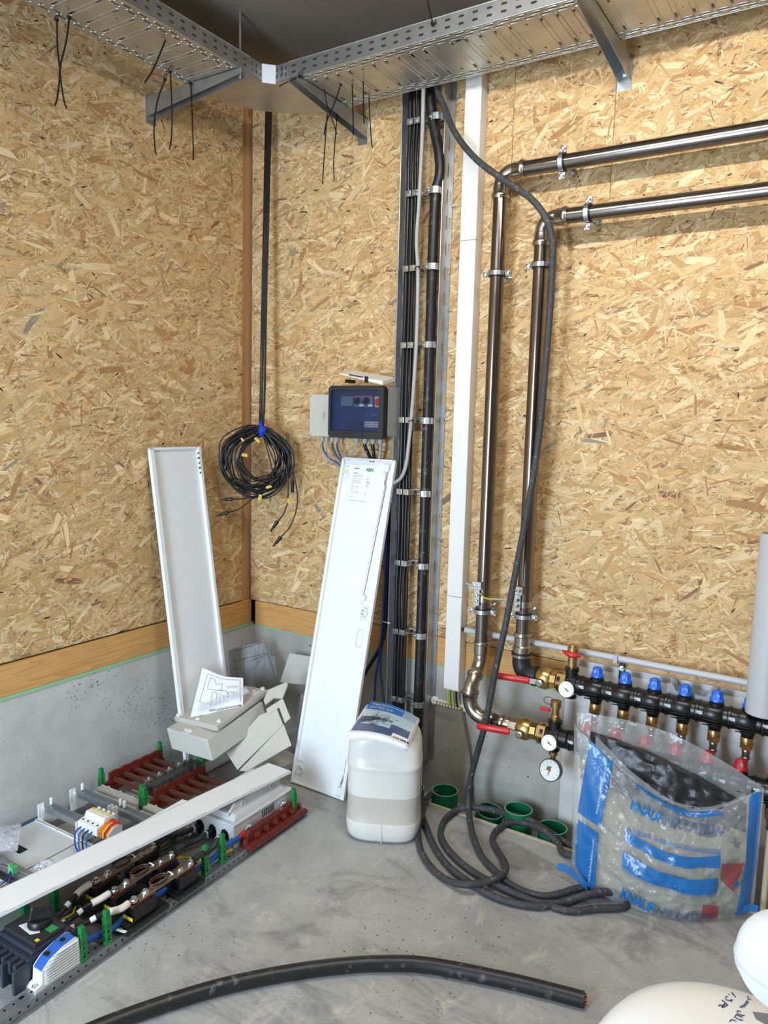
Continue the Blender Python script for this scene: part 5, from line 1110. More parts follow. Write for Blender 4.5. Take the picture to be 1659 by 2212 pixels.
# ---------------------------------------------------------------- fuse switch disconnector
t = thing('fuse_switch', F(.60, .19, .035), 'big pale grey fuse switch box with three cable openings on the frame', 'fuse switch')
mb = MB(); arch = lambda c: [(c-.020, .0), (c-.020, .040), (c-.014, .054), (c-.005, .060), (c+.005, .060), (c+.014, .054), (c+.020, .040), (c+.020, .0)]
ou = [(0, 0), (.012, 0)]
pts_ = [(0, .085), (0, 0)]
for c in (.045, .105, .165): pts_ += [(c-.020, 0)]+arch(c)[1:-1]+[(c+.020, 0)]
pts_ += [(.208, 0), (.208, .085)]
add_plate(mb, pts_, [], .004, F(.503, .350, .033), FU, FZ)
fbox(mb, .503, .507, .03, .35, .033, .118); fbox(mb, .707, .711, .03, .35, .033, .118); fbox(mb, .503, .711, .03, .034, .033, .118); fbox(mb, .503, .711, .03, .35, .114, .118)
mb.build('housing', M['gplas2'], t)
mb = MB(); fbox(mb, .497, .717, .022, .358, .118, .123); mb.build('lid_rim', M['gplas2'], t, bevel=.002)
mb = MB(); mb.hexa([F(.515, .34, .123), F(.70, .34, .123), F(.70, .04, .123), F(.515, .04, .123), F(.53, .32, .140), F(.69, .32, .140), F(.69, .06, .140), F(.53, .06, .140)]); mb.build('lid', M['gplas2'], t, bevel=.003)
mb = MB(); pr = [F(.66, .335, .132), F(.66, .335, .140), F(.66, .30, .168), F(.66, .06, .172), F(.66, .045, .150), F(.66, .06, .140), F(.66, .29, .136)]; mb.prism(pr, FU*.010); mb.prism([p-FU*.12 for p in pr], FU*.010)
fbox(mb, .54, .67, .315, .335, .132, .145); mb.build('handle', M['gplas2'], t, bevel=.002)
for v_ in (.10, .26): mb = MB(); mb.ring(F(.671, v_, .153), FU, .012, .006, .003, 18); mb.build('hinge_boss', M['gplas2'], t, smooth=40)
mb = MB()
for k in range(6): fbox(mb, .7108, .7120, .135+.012*k, .140+.012*k, .082, .108)
mb.build('vent_slots', M['ink'], t)
for c in (.045, .105, .165):
    mb = MB(); ap = arch(c); mb.tube([F(.503+a*1, .353, .033+b) for a, b in [(c-.024, 0), (c-.024, .042), (c-.017, .058), (c-.006, .065), (c+.006, .065), (c+.017, .058), (c+.024, .042), (c+.024, 0)]], .0009, 5); mb.build('opening_rim', M['gplas'], t, smooth=40)
mb = MB(); fbox(mb, .507, .707, .05, .345, .034, .11); mb.build('dark_interior', M['dark'], t)
for v_ in (.285, .085): mb = MB(); fbox(mb, .712, .722, v_-.018, v_+.018, .060, .086); mb.lathe(F(.717, v_, .086), FZ, [(0, .012), (.006, .012), (.012, .007)], 10); mb.build('terminal', M['zinc'], t, bevel=.001)
# ---------------------------------------------------------------- current transformers with copper bars
UCT = (.585, .670, .756)
bp = thing('transformer_base', F(.64, .74, .03), 'black plastic base plates under the current transformers on the frame', 'base plate')
for (a, b) in ((.70, .865), (.545, .665)): mb = MB(); fbox(mb, .515, .765, a, b, .031, .045); fbox(mb, .53, .75, a+.01, b-.01, .045, .050); mb.build('plate', M['black'], bp, bevel=.002)
for i, u in enumerate(UCT):
    nm = ('farthest from the camera', 'in the middle', 'nearest the outer rail')[i]
    t = thing('current_transformer', F(u-.03, .69, .05), 'black current transformer pair with a bolted copper bar, row %s' % nm, 'current transformer', 'three current transformer rows')
    for (a, b) in ((.745, .825), (.575, .645)):
        mb = MB(); fbox(mb, u-.045, u-.002, a, b, .050, .095); fbox(mb, u-.040, u-.006, a-.012, b+.0, .050, .075); mb.build('core_block', M['black'], t, bevel=.002)
    mb = MB(); fbox(mb, u-.038, u-.008, .74, .832, .095, .100); mb.build('copper_bar', M['copper'], t, bevel=.0006); mb = MB(); fbox(mb, u-.038, u-.008, .562, .655, .095, .100); mb.build('copper_bar', M['copper'], t, bevel=.0006)
    mb = MB(); fbox(mb, u-.036, u-.010, .585, .80, .100, .104); mb.build('tinned_bar', M['tincopper'], t, bevel=.0006)
    for v_ in (.812, .768, .628, .582):
        mb = MB(); c = F(u-.023, v_, .104); mb.lathe(c, FZ, [(0, .013), (.003, .013), (.003, .011), (.006, .011)], 20); mb.lathe(c+FZ*.006, FZ, [(0, .0085), (.007, .0085), (.008, .0065)], 6); mb.build('bolt', M['zinc'], t, smooth=25)
    mb = MB(); fbox(mb, u-.044, u-.004, .832, .834, .056, .066); mb.build('yellow_label', M['yplas'], t)
    mb = MB(); fbox(mb, u-.040, u-.028, .862, .866, .046, .051); fbox(mb, u-.02, u-.012, .862, .866, .046, .051); mb.build('green_plug', M['green'], t)
    # small brown and black lead loop with white tie
    for q, (m, dr) in enumerate((('brownwire', .0), ('cable', .004), ('brownwire', .008))):
        mb = MB(); cu_ = u-.022; pts = [F(cu_+.004*q, .56, .106), F(cu_+.003, .60, .118), F(cu_+.002*q, .66, .121)]
        for k in range(9):
            an = -PI/2+2*PI*k/8; pts.append(F(cu_+.018*math.cos(an)*(1+dr*8), .705+.034*math.sin(an)+.01, .116+.004*q))
        pts.append(F(cu_+.002, .665, .120)); mb.tube(cat_smooth(pts, 4), .0016, 6); mb.build('lead_loop', M[m], t, smooth=60)
    mb = MB(); c = F(u-.020, .672, .119); mb.tube([c+FU*.009*math.cos(a)+FZ*.005*math.sin(a) for a in [k*PI/5 for k in range(10)]], .0022, 6, closed=True); mb.sphere(c+FU*.011+FZ*.002, .004, 8, 6); mb.build('white_tie', M['wplas'], t, smooth=50)
mb = MB(); q = F(.745, .868, .0468); mb.obox(q, FU*.016+FV*-.004, FV*.005+FU*.001, (0, 0, .0008)); mb.build('label_sticker', M['wpaint'], bp, bevel=.0005)
# ---------------------------------------------------------------- cables with cream sleeves from transformers to the switch
SW = (.580, .616, .654)
for i, u in enumerate(UCT):
    a = F(u-.023, .828, .108); s = F(SW[i], .99, .075)
    t = thing('phase_cable', a, 'short black cable with cream sleeves feeding the switch, %s of three' % ('farthest', 'middle', 'nearest')[i], 'cable', 'black cables with cream sleeves')
    path = cat_smooth([a, F(u-.025, .86, .106), F((u-.025)*.6+SW[i]*.4, .90, .10), F((u-.025)*.3+SW[i]*.7, .94, .086), F(SW[i], .97, .078), s], 6)
    mb = MB(); mb.tube(path, .0078, 14); mb.build('sheath', M['cable'], t, smooth=60)
    n = len(path); mb = MB(); mb.tube(path[0:11], [.007]+[.0105]*9+[.0098], 14); mb.build('cream_sleeve', M['cream'], t, smooth=50)
    mb = MB(); mb.tube(path[n-9:], [.0098]+[.0105]*8, 14); mb.build('cream_sleeve', M['cream'], t, smooth=50)
    m_ = n//2; mb = MB(); mb.tube(path[m_-1:m_+2], .0083, 14); mb.build('number_sleeve', M['wpaint'], t, smooth=50)
# cables from the transformers into the fuse switch
for i, (u, ue) in enumerate(zip(UCT, (.548, .608, .668))):
    t = thing('phase_cable', F(u, .5, .1), 'thick black cable from the current transformers into the %s opening of the grey fuse switch' % ('left', 'middle', 'right')[i], 'cable', 'black cables into the fuse switch')
    path = cat_smooth([F(u-.023, .575, .108), F(u-.023, .545, .112), F(u-.02, .50, .108), F((u+ue)/2-.01, .44, .088), F(ue, .385, .074), F(ue, .34, .07)], 6)
    mb = MB(); mb.tube(path, .0095, 14); mb.build('sheath', M['cable'], t, smooth=60)
    mb = MB(); mb.tube(path[3:9], .0115, 14); mb.build('heat_shrink', M['dcasing'], t, smooth=50)
    n = len(path); mb = MB(); mb.tube(path[n-8:n-6], .0105, 14); mb.build('white_marker', M['wpaint'], t, smooth=50)
    c = F(u-.023, .575, .106); mb = MB(); mb.tube([c, c-FV*.025+FZ*.006], [.009, .010], 10, flat=.5); mb.build('cable_lug', M['zinc'], t, smooth=50)
# blue neutral cable and earth cable
t = thing('neutral_cable', F(.7, .7, .04), 'thick blue cable running along the outer rail from the blue terminal to the fuse switch', 'cable')
path = cat_smooth([F(.708, 1.03, .055), F(.70, .99, .055), F(.705, .94, .052), F(.712, .90, .048), F(.715, .86, .046), F(.700, .80, .040), F(.700, .60, .040), F(.712, .54, .050), F(.716, .46, .055), F(.706, .38, .060), F(.712, .325, .066), F(.716, .30, .070)], 6)
mb = MB(); mb.tube(path, .0105, 14); mb.build('sheath', M['bcable'], t, smooth=60); mb = MB(); mb.tube(path[-7:], .0115, 14); mb.build('red_sleeve', M['red'], t, smooth=50)
cable('earth_cable', [F(.56, .52, .04), F(.62, .50, .045), F(.68, .47, .045), F(.70, .42, .04), F(.71, .36, .035)], .0048, 'yplas', 'yellow green earth cable crossing under the blue cable on the frame')
cable('earth_cable', [F(.54, .95, .04), F(.56, .90, .045), F(.53, .86, .04), F(.52, .80, .04)], .003, 'yplas', 'thin yellow green wire between switch and transformer base')
for k, (a, b) in enumerate(((.53, .55), (.57, .53), (.61, .56), (.55, .50))):
    cable('control_wire', [F(a, .54, .06), F(a+.02, .48+.01*k, .075), F(a+.06-.02*k, .42, .06), F(b, .37, .045)], .0022, 'cable' if k % 2 else 'brownwire', 'thin %s control wire tangled under the thick cables, %s one' % ('black' if k % 2 else 'brown', ('first', 'second', 'third', 'fourth')[k]), 'wire')
# ---------------------------------------------------------------- load switch with rotary handle
t = thing('load_switch', F(.63, 1.07, .03), 'dark moulded case load switch with black rotary handle at the lower left', 'load switch')
mb = MB(); fbox(mb, .545, .700, .985, 1.135, .031, .105); mb.build('body', M['dblue'], t, bevel=.003)
mb = MB(); fbox(mb, .548, .697, 1.0, 1.12, .105, .118); mb.build('upper_body', M['dblue'], t, bevel=.003)
mb = MB(); fbox(mb, .553, .692, 1.015, 1.108, .118, .130); mb.build('front_cover', mat('charcoal cover', (46, 44, 46), .4), t, bevel=.002)
for k in range(4):
    u = .545+.0515*k; mb = MB(); fbox(mb, u-.006, u+.006, 1.135, 1.178, .031, .098); mb.build('phase_wall', M['dblue'], t, bevel=.003)
for k in range(3):
    u = .571+.0515*k; mb = MB(); fbox(mb, u-.018, u-.005, 1.135, 1.165, .070, .104); fbox(mb, u+.005, u+.018, 1.135, 1.165, .070, .104); fbox(mb, u-.020, u+.020, 1.135, 1.150, .031, .062); mb.build('terminal_shroud', M['dblue'], t, bevel=.002)
    mb = MB(); mb.lathe(F(u, 1.158, .045), FZ, [(0, .010), (.004, .010), (.004, .006), (.024, .006)], 12); mb.build('terminal_bolt', M['inox'], t, smooth=30)
for k in range(4): u = .55+.048*k; mb = MB(); fbox(mb, u-.004, u+.004, .965, .985, .04, .105); mb.build('rear_wall', M['dblue'], t, bevel=.001)
mb = MB(); mb.prism([F(.585, 1.085, .1302), F(.645, 1.09, .1302), F(.66, 1.07, .1302), F(.60, 1.05, .1302)], FZ*.0006); mb.build('white_scale', M['wpaint'], t)
mb = MB(); mb.prism([F(.655, 1.055, .1302), F(.685, 1.055, .1302), F(.685, 1.03, .1302), F(.655, 1.03, .1302)], FZ*.0006); mb.build('green_field', M['inkgreen'], t)
mb = MB(); fbox(mb, .675, .687, 1.088, 1.098, .1302, .1308); mb.build('yellow_mark', M['yplas'], t)
KC = F(.628, 1.05, .130); mb = MB(); mb.lathe(KC, FZ, [(0, .030), (.004, .032), (.016, .030), (.020, .026)], 30); kn = mb.build('rotary_knob', M['black'], t, smooth=40)
mb = MB(); d1 = (FU*-.55+FV*.8).normalized(); d2 = d1.cross(FZ); q = KC+FZ*.018
pr = [q+d1*.030+d2*.010, q+d1*.030-d2*.010, q-d1*.040-d2*.014, q-d1*.040+d2*.014]
mb.hexa([pr[0], pr[1], pr[2], pr[3], q+d1*.020+d2*.008+FZ*.040, q+d1*.020-d2*.008+FZ*.040, q-d1*.030-d2*.007+FZ*.034, q-d1*.030+d2*.007+FZ*.034]); mb.build('grip', M['black'], t, bevel=.005)
# blue terminal beside it
t = thing('neutral_terminal', F(.725, 1.08, .03), 'blue topped white neutral terminal with ribbed side beside the load switch', 'terminal')
sp = [(1.145, .031), (1.145, .042), (1.125, .048), (1.122, .085), (1.10, .103), (1.06, .116), (1.02, .120), (1.01, .112), (1.005, .045), (1.0, .040), (1.0, .031)]
for u0, w__ in ((.703, .0025), (.741, .0025)): mb = MB(); mb.prism([F(u0, a, b) for a, b in sp], FU*w__); mb.build('side_wall', M['wplas'], t, bevel=.0008)
mb = MB(); mb.prism([F(.7055, a, b) for a, b in ((1.120, .078), (1.120, .085), (1.098, .104), (1.06, .118), (1.02, .121), (1.015, .09))], FU*.0355); mb.build('blue_body', M['bcable'], t, bevel=.001)
mb = MB(); fbox(mb, .703, .743, 1.0, 1.14, .031, .040); fbox(mb, .7055, .741, 1.01, 1.125, .040, .080); mb.build('foot', M['wplas'], t, bevel=.002)
for k in range(9): z = .044+.008*k; L0 = 1.12-max(0, (z-.085))*1.3; mb = MB(); fbox(mb, .7435, .7495, 1.015, L0-.003, z, z+.0024); mb.build('rib', M['wplas'], t)
for (v_, z) in ((1.095, .1105), (1.045, .1200)): mb = MB(); mb.lathe(F(.722, v_, z-.002), FZ, [(0, .0075), (.0026, .0075)], 16); mb.build('screw_hole', M['dark'], t)
for v_ in (1.134, 1.008): mb = MB(); mb.lathe(F(.725, v_, .040), FZ, [(0, .007), (.004, .006), (.004, .002)], 14); mb.build('screw', M['zinc'], t, smooth=30)
# ---------------------------------------------------------------- white fuse block, orange and red terminals
t = thing('fuse_block', F(.30, .60, .1), 'white four pole fuse block with yellow strip on the mounting rail', 'fuse block')
for k in range(4):
    u = .245+.0255*k; mb = MB(); mb.prism([F(u, a, b) for a, b in ((.560, .106), (.560, .135), (.575, .150), (.605, .150), (.612, .133), (.640, .128), (.640, .100), (.56, .100))], FU*.0245); mb.build('pole', M['wplas'], t, bevel=.001)
    mb = MB(); mb.lathe(F(u+.012, .566, .135), FV*-1+FZ*.8, [(0, .008), (.012, .008), (.014, .006)], 12); mb.build('fuse_cap', M['wplas'], t, smooth=40)
    mb = MB(); fbox(mb, u+.002, u+.022, .580, .588, .150, .1508); mb.build('yellow_strip', M['yplas'], t)
    mb = MB(); mb.lathe(F(u+.012, .626, .130), FZ, [(0, .0035), (.002, .0035)], 10); mb.build('screw', M['dark'], t)
t = thing('terminal_strip', F(.38, .60, .1), 'orange and red spring terminals beside the white fuse block', 'terminal strip')
for k in range(8):
    u = .350+.0062*k; mb = MB(); mb.prism([F(u, a, b) for a, b in ((.575, .100), (.575, .128), (.59, .138), (.61, .138), (.635, .120), (.635, .100))], FU*.0056); mb.build('terminal', M[('orange', 'orange', 'orange', 'yplas', 'brownwire', 'red', 'orange', 'gplas2')[k]], t, bevel=.0006)
mb = MB(); fbox(mb, .352, .392, .578, .592, .138, .142); mb.build('red_bridge', M['red'], t)
for k, m in enumerate(('bcable2', 'bcable', 'cable', 'bcable')):
    cable('jumper_wire', [F(.262+.02*k, .64, .11), F(.265+.02*k, .665, .10), F(.30+.02*k, .69, .07), F(.36, .70-.008*k, .055)], .0028, m, 'short %s wire looping out of the white fuse block, %s from the left' % ('black' if m == 'cable' else 'blue', ('first', 'second', 'third', 'fourth')[k]), 'wire')
t = thing('connector_plug', F(.28, .90, .07), 'small green plug with blue, black and brown wires on the cover plate', 'connector')
mb = MB(); c = F(.262, .895, .085); mb.obox(c, FU*.012, FV*.010, FZ*.012); fbox(mb, .252, .262, .890, .905, .095, .103); mb.build('body', mat('pale green plug', (84, 170, 112), .4), t, bevel=.001)
for k, m in enumerate(('bcable2', 'cable', 'brownwire', 'bcable2', 'cable')): mb = MB(); mb.tube(cat_smooth([c+FV*.008, F(.27+.006*k, .925, .068+.004*(k % 2)), F(.255+.014*k, .945, .060), F(.22+.02*k, .955+.01*(k % 2), .055)], 4), .0018, 6); mb.build('wire', M[m], t, smooth=50)
# zip bags with screws
def zbag(pxs, z, label, seed):
    t = thing('screw_bag', atZ(*pxs[0], z), label, 'bag'); c = [atZ(a, b, z+dz) for (a, b), dz in zip(pxs, (.0, .01, .03, .02))]; rg = random.Random(seed)
    def Pn(s, u, d): p = c[0]*(1-s)*(1-u)+c[1]*s*(1-u)+c[2]*s*u+c[3]*(1-s)*u; return p+FZ*(d*(.004+.018*math.sin(PI*s)*math.sin(PI*u))+.006*mnoise(V((s*5, u*5, seed))))
    mb = MB(); mb.sheet(lambda s, u: Pn(s, u, 1), 12, 12); mb.sheet(lambda s, u: Pn(s, u, 0), 12, 12); mb.build('film', M['zip'], t, smooth=60)
    for k in range(14): s, u = rg.uniform(.15, .85), rg.uniform(.08, .5); q = Pn(s, u, .45); d = V((rg.uniform(-1, 1), rg.uniform(-1, 1), .2)).normalized(); mb = MB(); mb.cyl(q, q+d*.012, .002, 6); mb.lathe(q-d*.002, d, [(0, .0045), (.002, .004)], 8); mb.build('screw', M['zinc'], t)
zbag([(-35, 1842), (38, 1838), (46, 1782), (-30, 1790)], .075, 'zip bag with screws at the left edge of the photo on the cover plate', 3)
zbag([(72, 1875), (118, 1893), (132, 1858), (90, 1862)], .075, 'zip bag with screws beside the small green plug', 4)
# cabinet side wall standing behind the transformers with rolled top edge
t = thing('side_cover', F(.50, .8, .03), 'long beige grey sheet metal cover standing on edge behind the current transformers', 'cover')
mb = MB(); fbox(mb, .484, .487, .36, 1.32, .031, .150); mb.build('web', M['gplas'], t); mb = MB(); mb.tube([F(.487, .36, .150), F(.487, 1.35, .150)], .004, 8); fbox(mb, .468, .487, .36, 1.35, .148, .151); mb.build('rolled_edge', M['wpaint'], t, smooth=40)
# long white cover lying diagonally on top
t = thing('long_cover', (.68, -1.1, .17), 'long narrow white cover lying diagonally over the frame and the fuse switch', 'cover')
A = atZ(580, 1648, .195); B = atZ(628, 1665, .195); C_ = atZ(0, 1974, .195); D = atZ(0, 1920, .195)
A2, B2, C2, D2 = A, B, B+(C_-B)*1.35, A+(D-A)*1.35
mb = MB(); mb.hexa([A2-FZ*.0015, B2-FZ*.0015, C2-FZ*.0015, D2-FZ*.0015, A2, B2, C2, D2]); mb.build('sheet', M['wpaint'], t)
for (p, q, dn) in ((B2, C2, .010), (A2, D2, .010)):
    mb = MB(); sx = (B2-A2).normalized()*.0012; mb.hexa([p-sx-FZ*dn, p+sx-FZ*dn, q+sx-FZ*dn, q-sx-FZ*dn, p-sx, p+sx, q+sx, q-sx]); mb.build('flange', M['wpaint'], t)
# other small rails lying beside it
mb = MB(); mb.tube([F(.47, 1.35, .12), F(.505, .93, .154)], .003, 8); mb.build('long_profile', M['wplas'], None, smooth=50, label='thin white plastic profile lying under the long diagonal cover', cat='profile')
cable('hose', [(.018, -1.62, .012), (.018, -1.45, .012), (.022, -1.30, .012), (.02, -1.12, .012)], .011, 'tealcable', 'blue hose lying along the foot of the left wall', 'hose')
# ================================================================ PILE OF GREY COVERS
def near_on_ray(px, py, p0, dist, sign):
    """point on the pixel ray at a given distance from p0 (nearer or farther solution)"""
    d = ray(px, py).normalized(); o = CAM-p0; b = o.dot(d); c = o.dot(o)-dist*dist; D_ = max(b*b-c, 0); return CAM+d*(-b+sign*math.sqrt(D_))
def pbox(name, mb, P0, a, b, c): mb.hexa([P0, P0+a, P0+a+b, P0+b, P0+c, P0+a+c, P0+a+b+c, P0+b+c])
P0 = atZ(459, 1645, .2); 
pw = atY(371, 1618, P0.y+.01)-P0; pw = pw.normalized()*.245
pl = atX(579, 1559, P0.x-.02)-P0
ph = atP(447, 1598, P0, pw.cross(V((0, 0, 1))))-P0
t = thing('grey_cover', P0, 'deep pale grey plastic hood with a broken latch, largest of the pile', 'cover')
mb = MB(); pbox('x', mb, P0, pw, pl, ph); mb.build('hood', M['gplas'], t, bevel=.004)
nt = pw.cross(pl).normalized(); nt = nt if nt.z > 0 else -nt
c = P0+ph+pw*.52+pl*.06; mb = MB(); mb.obox(c, pw*.09, pl*.05, nt*.0015); mb.build('latch_recess', M['gplas2'], t)
mb = MB(); mb.ring(c+nt*.002, nt, .011, .007, .004, 14); mb.obox(c+pw*.06+nt*.004, pw*.03, pl*.012, nt*.003); mb.obox(c-pw*.05+nt*.003, pw*.02, pl*.01, nt*.004); mb.build('broken_latch', M['wplas'], t, smooth=30)
mb = MB()
for k in range(3): mb.obox(P0+ph+pw*.5+pl*(.20+.02*k)+nt*.0008, pw*.42, pl*.004, nt*.0008)
mb.build('ribs', M['gplas2'], t)
# cover A on top
Q0 = P0+ph+nt*.012+pl*.02; qa = atP(376, 1548, Q0, nt); qb = atP(469, 1569, Q0+nt*.02, nt); qc = atP(579, 1489, Q0+nt*.02, nt)
wA = (qa-qb); lA = (qc-qb); t = thing('grey_cover', qb, 'flat pale grey cover with clips on top of the pile, carrying the instruction sheet', 'cover')
mb = MB(); pbox('x', mb, qb-nt*.022, wA, lA, nt*.022); mb.build('lid', M['gplas'], t, bevel=.003)
for (s, u) in ((.95, .04), (.08, .10), (.98, .9), (.55, .93), (.2, .88), (.1, .98), (.5, .05)):
    q = qb+wA*s+lA*u; mb = MB(); mb.ring(q, nt, .009, .005, .008, 14); mb.obox(q+nt*.004, wA.normalized()*.012, lA.normalized()*.003, nt*.003); mb.build('clip', M['wplas'], t, smooth=40)
mb = MB()
for k in range(7): mb.obox(qb+wA*.3+lA*(.80+.02*k)+nt*.0006, wA*.22, lA*.003, nt*.0007)
mb.build('ribs', M['wplas'], t)
# leaning thin covers behind
def slab(label, pxs, p0, n, th, m='gplas', name='grey_cover', cat='cover', bevel=.002):
    n = V(n).normalized(); n = n if n.dot(CAM-V(p0)) > 0 else -n
    pts = [atP(a, b, p0, n) for a, b in pxs]; mb = MB(); mb.prism(pts, -n*th); return mb.build(name, M[m], None, bevel=bevel, label=label, cat=cat), pts, n
nE = V((.55, -.55, .62)); pE = P0+pl*.55+V((.02, 0, -.03))
slab('thin pale grey cover leaning in the pile just below the deep hood', [(489, 1626), (513, 1663), (612, 1566), (598, 1530), (560, 1545)], pE, nE, .008)
slab('thin pale grey cover leaning lowest in the pile, tapering to the right', [(516, 1665), (533, 1666), (630, 1610), (613, 1564)], pE+V((.03, -.0, -.03)), nE, .008)
slab('L-shaped pale grey frame piece sticking out right of the pile', [(575, 1531), (611, 1508), (628, 1551), (616, 1562), (603, 1528), (578, 1546)], pE+V((.0, .03, .03)), nE, .010)
slab('narrow angled pale grey cover end at the upper right of the pile', [(569, 1513), (578, 1490), (620, 1472), (622, 1479), (610, 1508), (592, 1507), (573, 1522)], pE+V((-.02, .03, .05)), (.3, -.6, .7), .014)
o, pts, n = slab('flat pale grey lid lying on the floor between the pile and the white door', [(528, 1668), (545, 1648), (619, 1620), (642, 1631), (640, 1642), (575, 1672)], atZ(620, 1640, .05), (0.1, -.1, 1), .035)
nr = V((.12, -.95, .28)); 
slab('pale grey cover plate leaning on the concrete with a cutout, left of the white door', [(625, 1411), (604, 1474), (660, 1480), (646, 1560), (640, 1640), (690, 1640), (720, 1425)], (.5, -.06, .4), nr, .012)
slab('bluish translucent plastic sheet standing between the pile and the white door', [(650, 1500), (626, 1608), (640, 1620), (700, 1625), (700, 1500)], (.6, -.2, .1), (.1, -.98, .2), .004, 'zip', 'plastic_sheet', 'sheet')
t = thing('clear_cover', (.2, -.15, .3), 'large smoked clear plastic cover leaning in the corner behind the pile', 'clear cover')
nk = V((.5, -.8, .3)).normalized(); pk = V((.18, -.16, .35))
pts = [atP(a, b, pk, nk) for a, b in ((493, 1404), (560, 1388), (572, 1382), (585, 1416), (594, 1420), (600, 1478), (590, 1520), (500, 1520))]; mb = MB(); mb.prism(pts, -nk*.004); mb.build('shell', M['clear'], t)
mb = MB()
for a, b in (((495, 1410), (572, 1386)), ((500, 1430), (580, 1410)), ((572, 1386), (598, 1478)), ((525, 1420), (530, 1515)), ((540, 1428), (575, 1415)), ((505, 1418), (522, 1510)), ((497, 1450), (517, 1442))):
    mb.tube([atP(*a, pk+nk*.003, nk), atP(*b, pk+nk*.003, nk)], .0016, 5)
mb.build('folded_edges', M['clear'], t, smooth=50)
# instruction sheet with drawing
sh = thing('instruction_sheet', qb+lA*.4, 'creased white instruction sheet with line drawings on top of the pile', 'paper')
c4 = [(411, 1550), (525, 1530), (525, 1463), (437, 1443)]
nS = (nt*.45+V((.55, -.7, .3))*.55).normalized(); pS = qb+wA*.5+lA*.22+nt*.012
def SP(s, u, lift=0):
    px = (c4[0][0]*(1-s)+c4[1][0]*s)*(1-u)+(c4[3][0]*(1-s)+c4[2][0]*s)*u; py = (c4[0][1]*(1-s)+c4[1][1]*s)*(1-u)+(c4[3][1]*(1-s)+c4[2][1]*s)*u
    py += 9*math.sin(PI*s)*u
    return atP(px, py, pS, nS)+nS*(.012*math.sin(PI*s*1.2)*u+lift+.003*math.sin(9*s))
mb = MB(); mb.sheet(lambda s, u: SP(s, u), 16, 10); mb.build('paper', M['paper'], sh, smooth=60)
mb = MB()
def ln(a, b, w_=.0012, n=6): mb.tube([SP(a[0]+(b[0]-a[0])*k/n, a[1]+(b[1]-a[1])*k/n, .0008) for k in range(n+1)], w_*.5, 4)
for a, b in (((.12, .30), (.16, .92)), ((.16, .92), (.93, .92)), ((.93, .92), (.95, .22)), ((.12, .30), (.40, .22)), ((.22, .62), (.24, .85)), ((.24, .85), (.34, .86)), ((.34, .86), (.40, .74)), ((.40, .74), (.52, .80)), ((.52, .80), (.54, .60)), ((.54, .60), (.22, .60)), ((.34, .55), (.36, .25)), ((.44, .50), (.46, .22)), ((.52, .46), (.53, .26)), ((.6, .46), (.6, .3)), ((.68, .55), (.68, .38)), ((.80, .55), (.80, .40)), ((.64, .56), (.84, .56)), ((.36, .56), (.70, .42)), ((.46, .62), (.62, .60)), ((.62, .60), (.70, .48))): ln(a, b)
for k in range(3): ln((.62, .74-.03*k), (.90, .735-.03*k), .0007)
mb.build('drawing', M['ink'], sh)
vs, fs = text_verts('MONTAGEANLEITUNG', .1, 1, .001); mw = max(v.x for v in vs); mb = MB(); mb.add([SP(.97-.62*v.x/mw, .12-v.y*.85+.0, .0012) for v in vs], fs); mb.build('heading', M['ink'], sh, fix=False)
ps = [(434, 1545), (520, 1512), (522, 1500), (430, 1530)]
t = thing('plastic_sleeve', SP(.5, .2), 'thin crumpled clear plastic sleeve lying on the instruction sheet', 'plastic sleeve')
mb = MB(); cc = [atP(a, b, pS+nS*.022, nS) for a, b in ((428, 1538), (540, 1496), (530, 1484), (425, 1524))]
mb.sheet(lambda s, u: cc[0]*(1-s)*(1-u)+cc[1]*s*(1-u)+cc[2]*s*u+cc[3]*(1-s)*u+nS*.004*mnoise(V((s*12, u*3, 1))), 24, 5); mb.build('film', M['zip'], t, smooth=60)
# ================================================================ CANISTER AND MANUALS
CC = V((1.125, -.475, 0)); th_ = math.radians(28); CE = V((math.cos(th_), math.sin(th_), 0)); CG = V((-math.sin(th_), math.cos(th_), 0)); CZ = V((0, 0, 1))
can = thing('jerrycan', CC, 'half full translucent white plastic canister standing on the floor under the manuals', 'canister')
def rring(hw, hd, z, n=48, e=3.6, dz=0, front=0):
    out = []
    for k in range(n):
        a = 2*PI*k/n; c, s = math.cos(a), math.sin(a)
        x = hw*math.copysign(abs(c)**(2/e), c); y = hd*math.copysign(abs(s)**(2/e), s)
        if front and y < 0: y += front*(1-(x/hw)**2)*min(1, -y/hd)
        out.append(CC+CE*x+CG*y+CZ*(z+dz))
    return out
prof = [(.002, .100, .080, 0), (.006, .122, .100, 0), (.02, .134, .110, 0), (.05, .140, .116, 0), (.075, .1405, .1165, 0), (.083, .1405, .1165, 0), (.089, .1375, .1135, 0), (.14, .1375, .1135, 0), (.182, .1375, .1135, 0), (.184, .1375, .1135, 0), (.24, .1375, .1135, 0), (.275, .1375, .1135, 0), (.283, .1385, .1145, 0), (.289, .1405, .117, 0), (.297, .1405, .117, .002), (.303, .1385, .1145, .006), (.33, .138, .114, .014), (.36, .136, .112, .014), (.385, .130, .106, .008), (.402, .118, .096, 0), (.412, .098, .078, 0), (.415, .07, .055, 0)]
mb = MB(); n = 48; base = 0
for i, (z, hw, hd, fr_) in enumerate(prof): mb.v += rring(hw, hd, z, n, 3.6, 0, fr_)
for i in range(len(prof)-1):
    mb.mi = 1 if prof[i+1][0] <= .183 and prof[i][0] >= .083 else 0
    for k in range(n): k2 = (k+1) % n; mb.face([i*n+k, i*n+k2, (i+1)*n+k2, (i+1)*n+k])
mb.mi = 0; mb.face(list(range(n))[::-1]); mb.face([(len(prof)-1)*n+k for k in range(n)])
mb.build('body', [M['can'], M['canliq']], can, smooth=50)
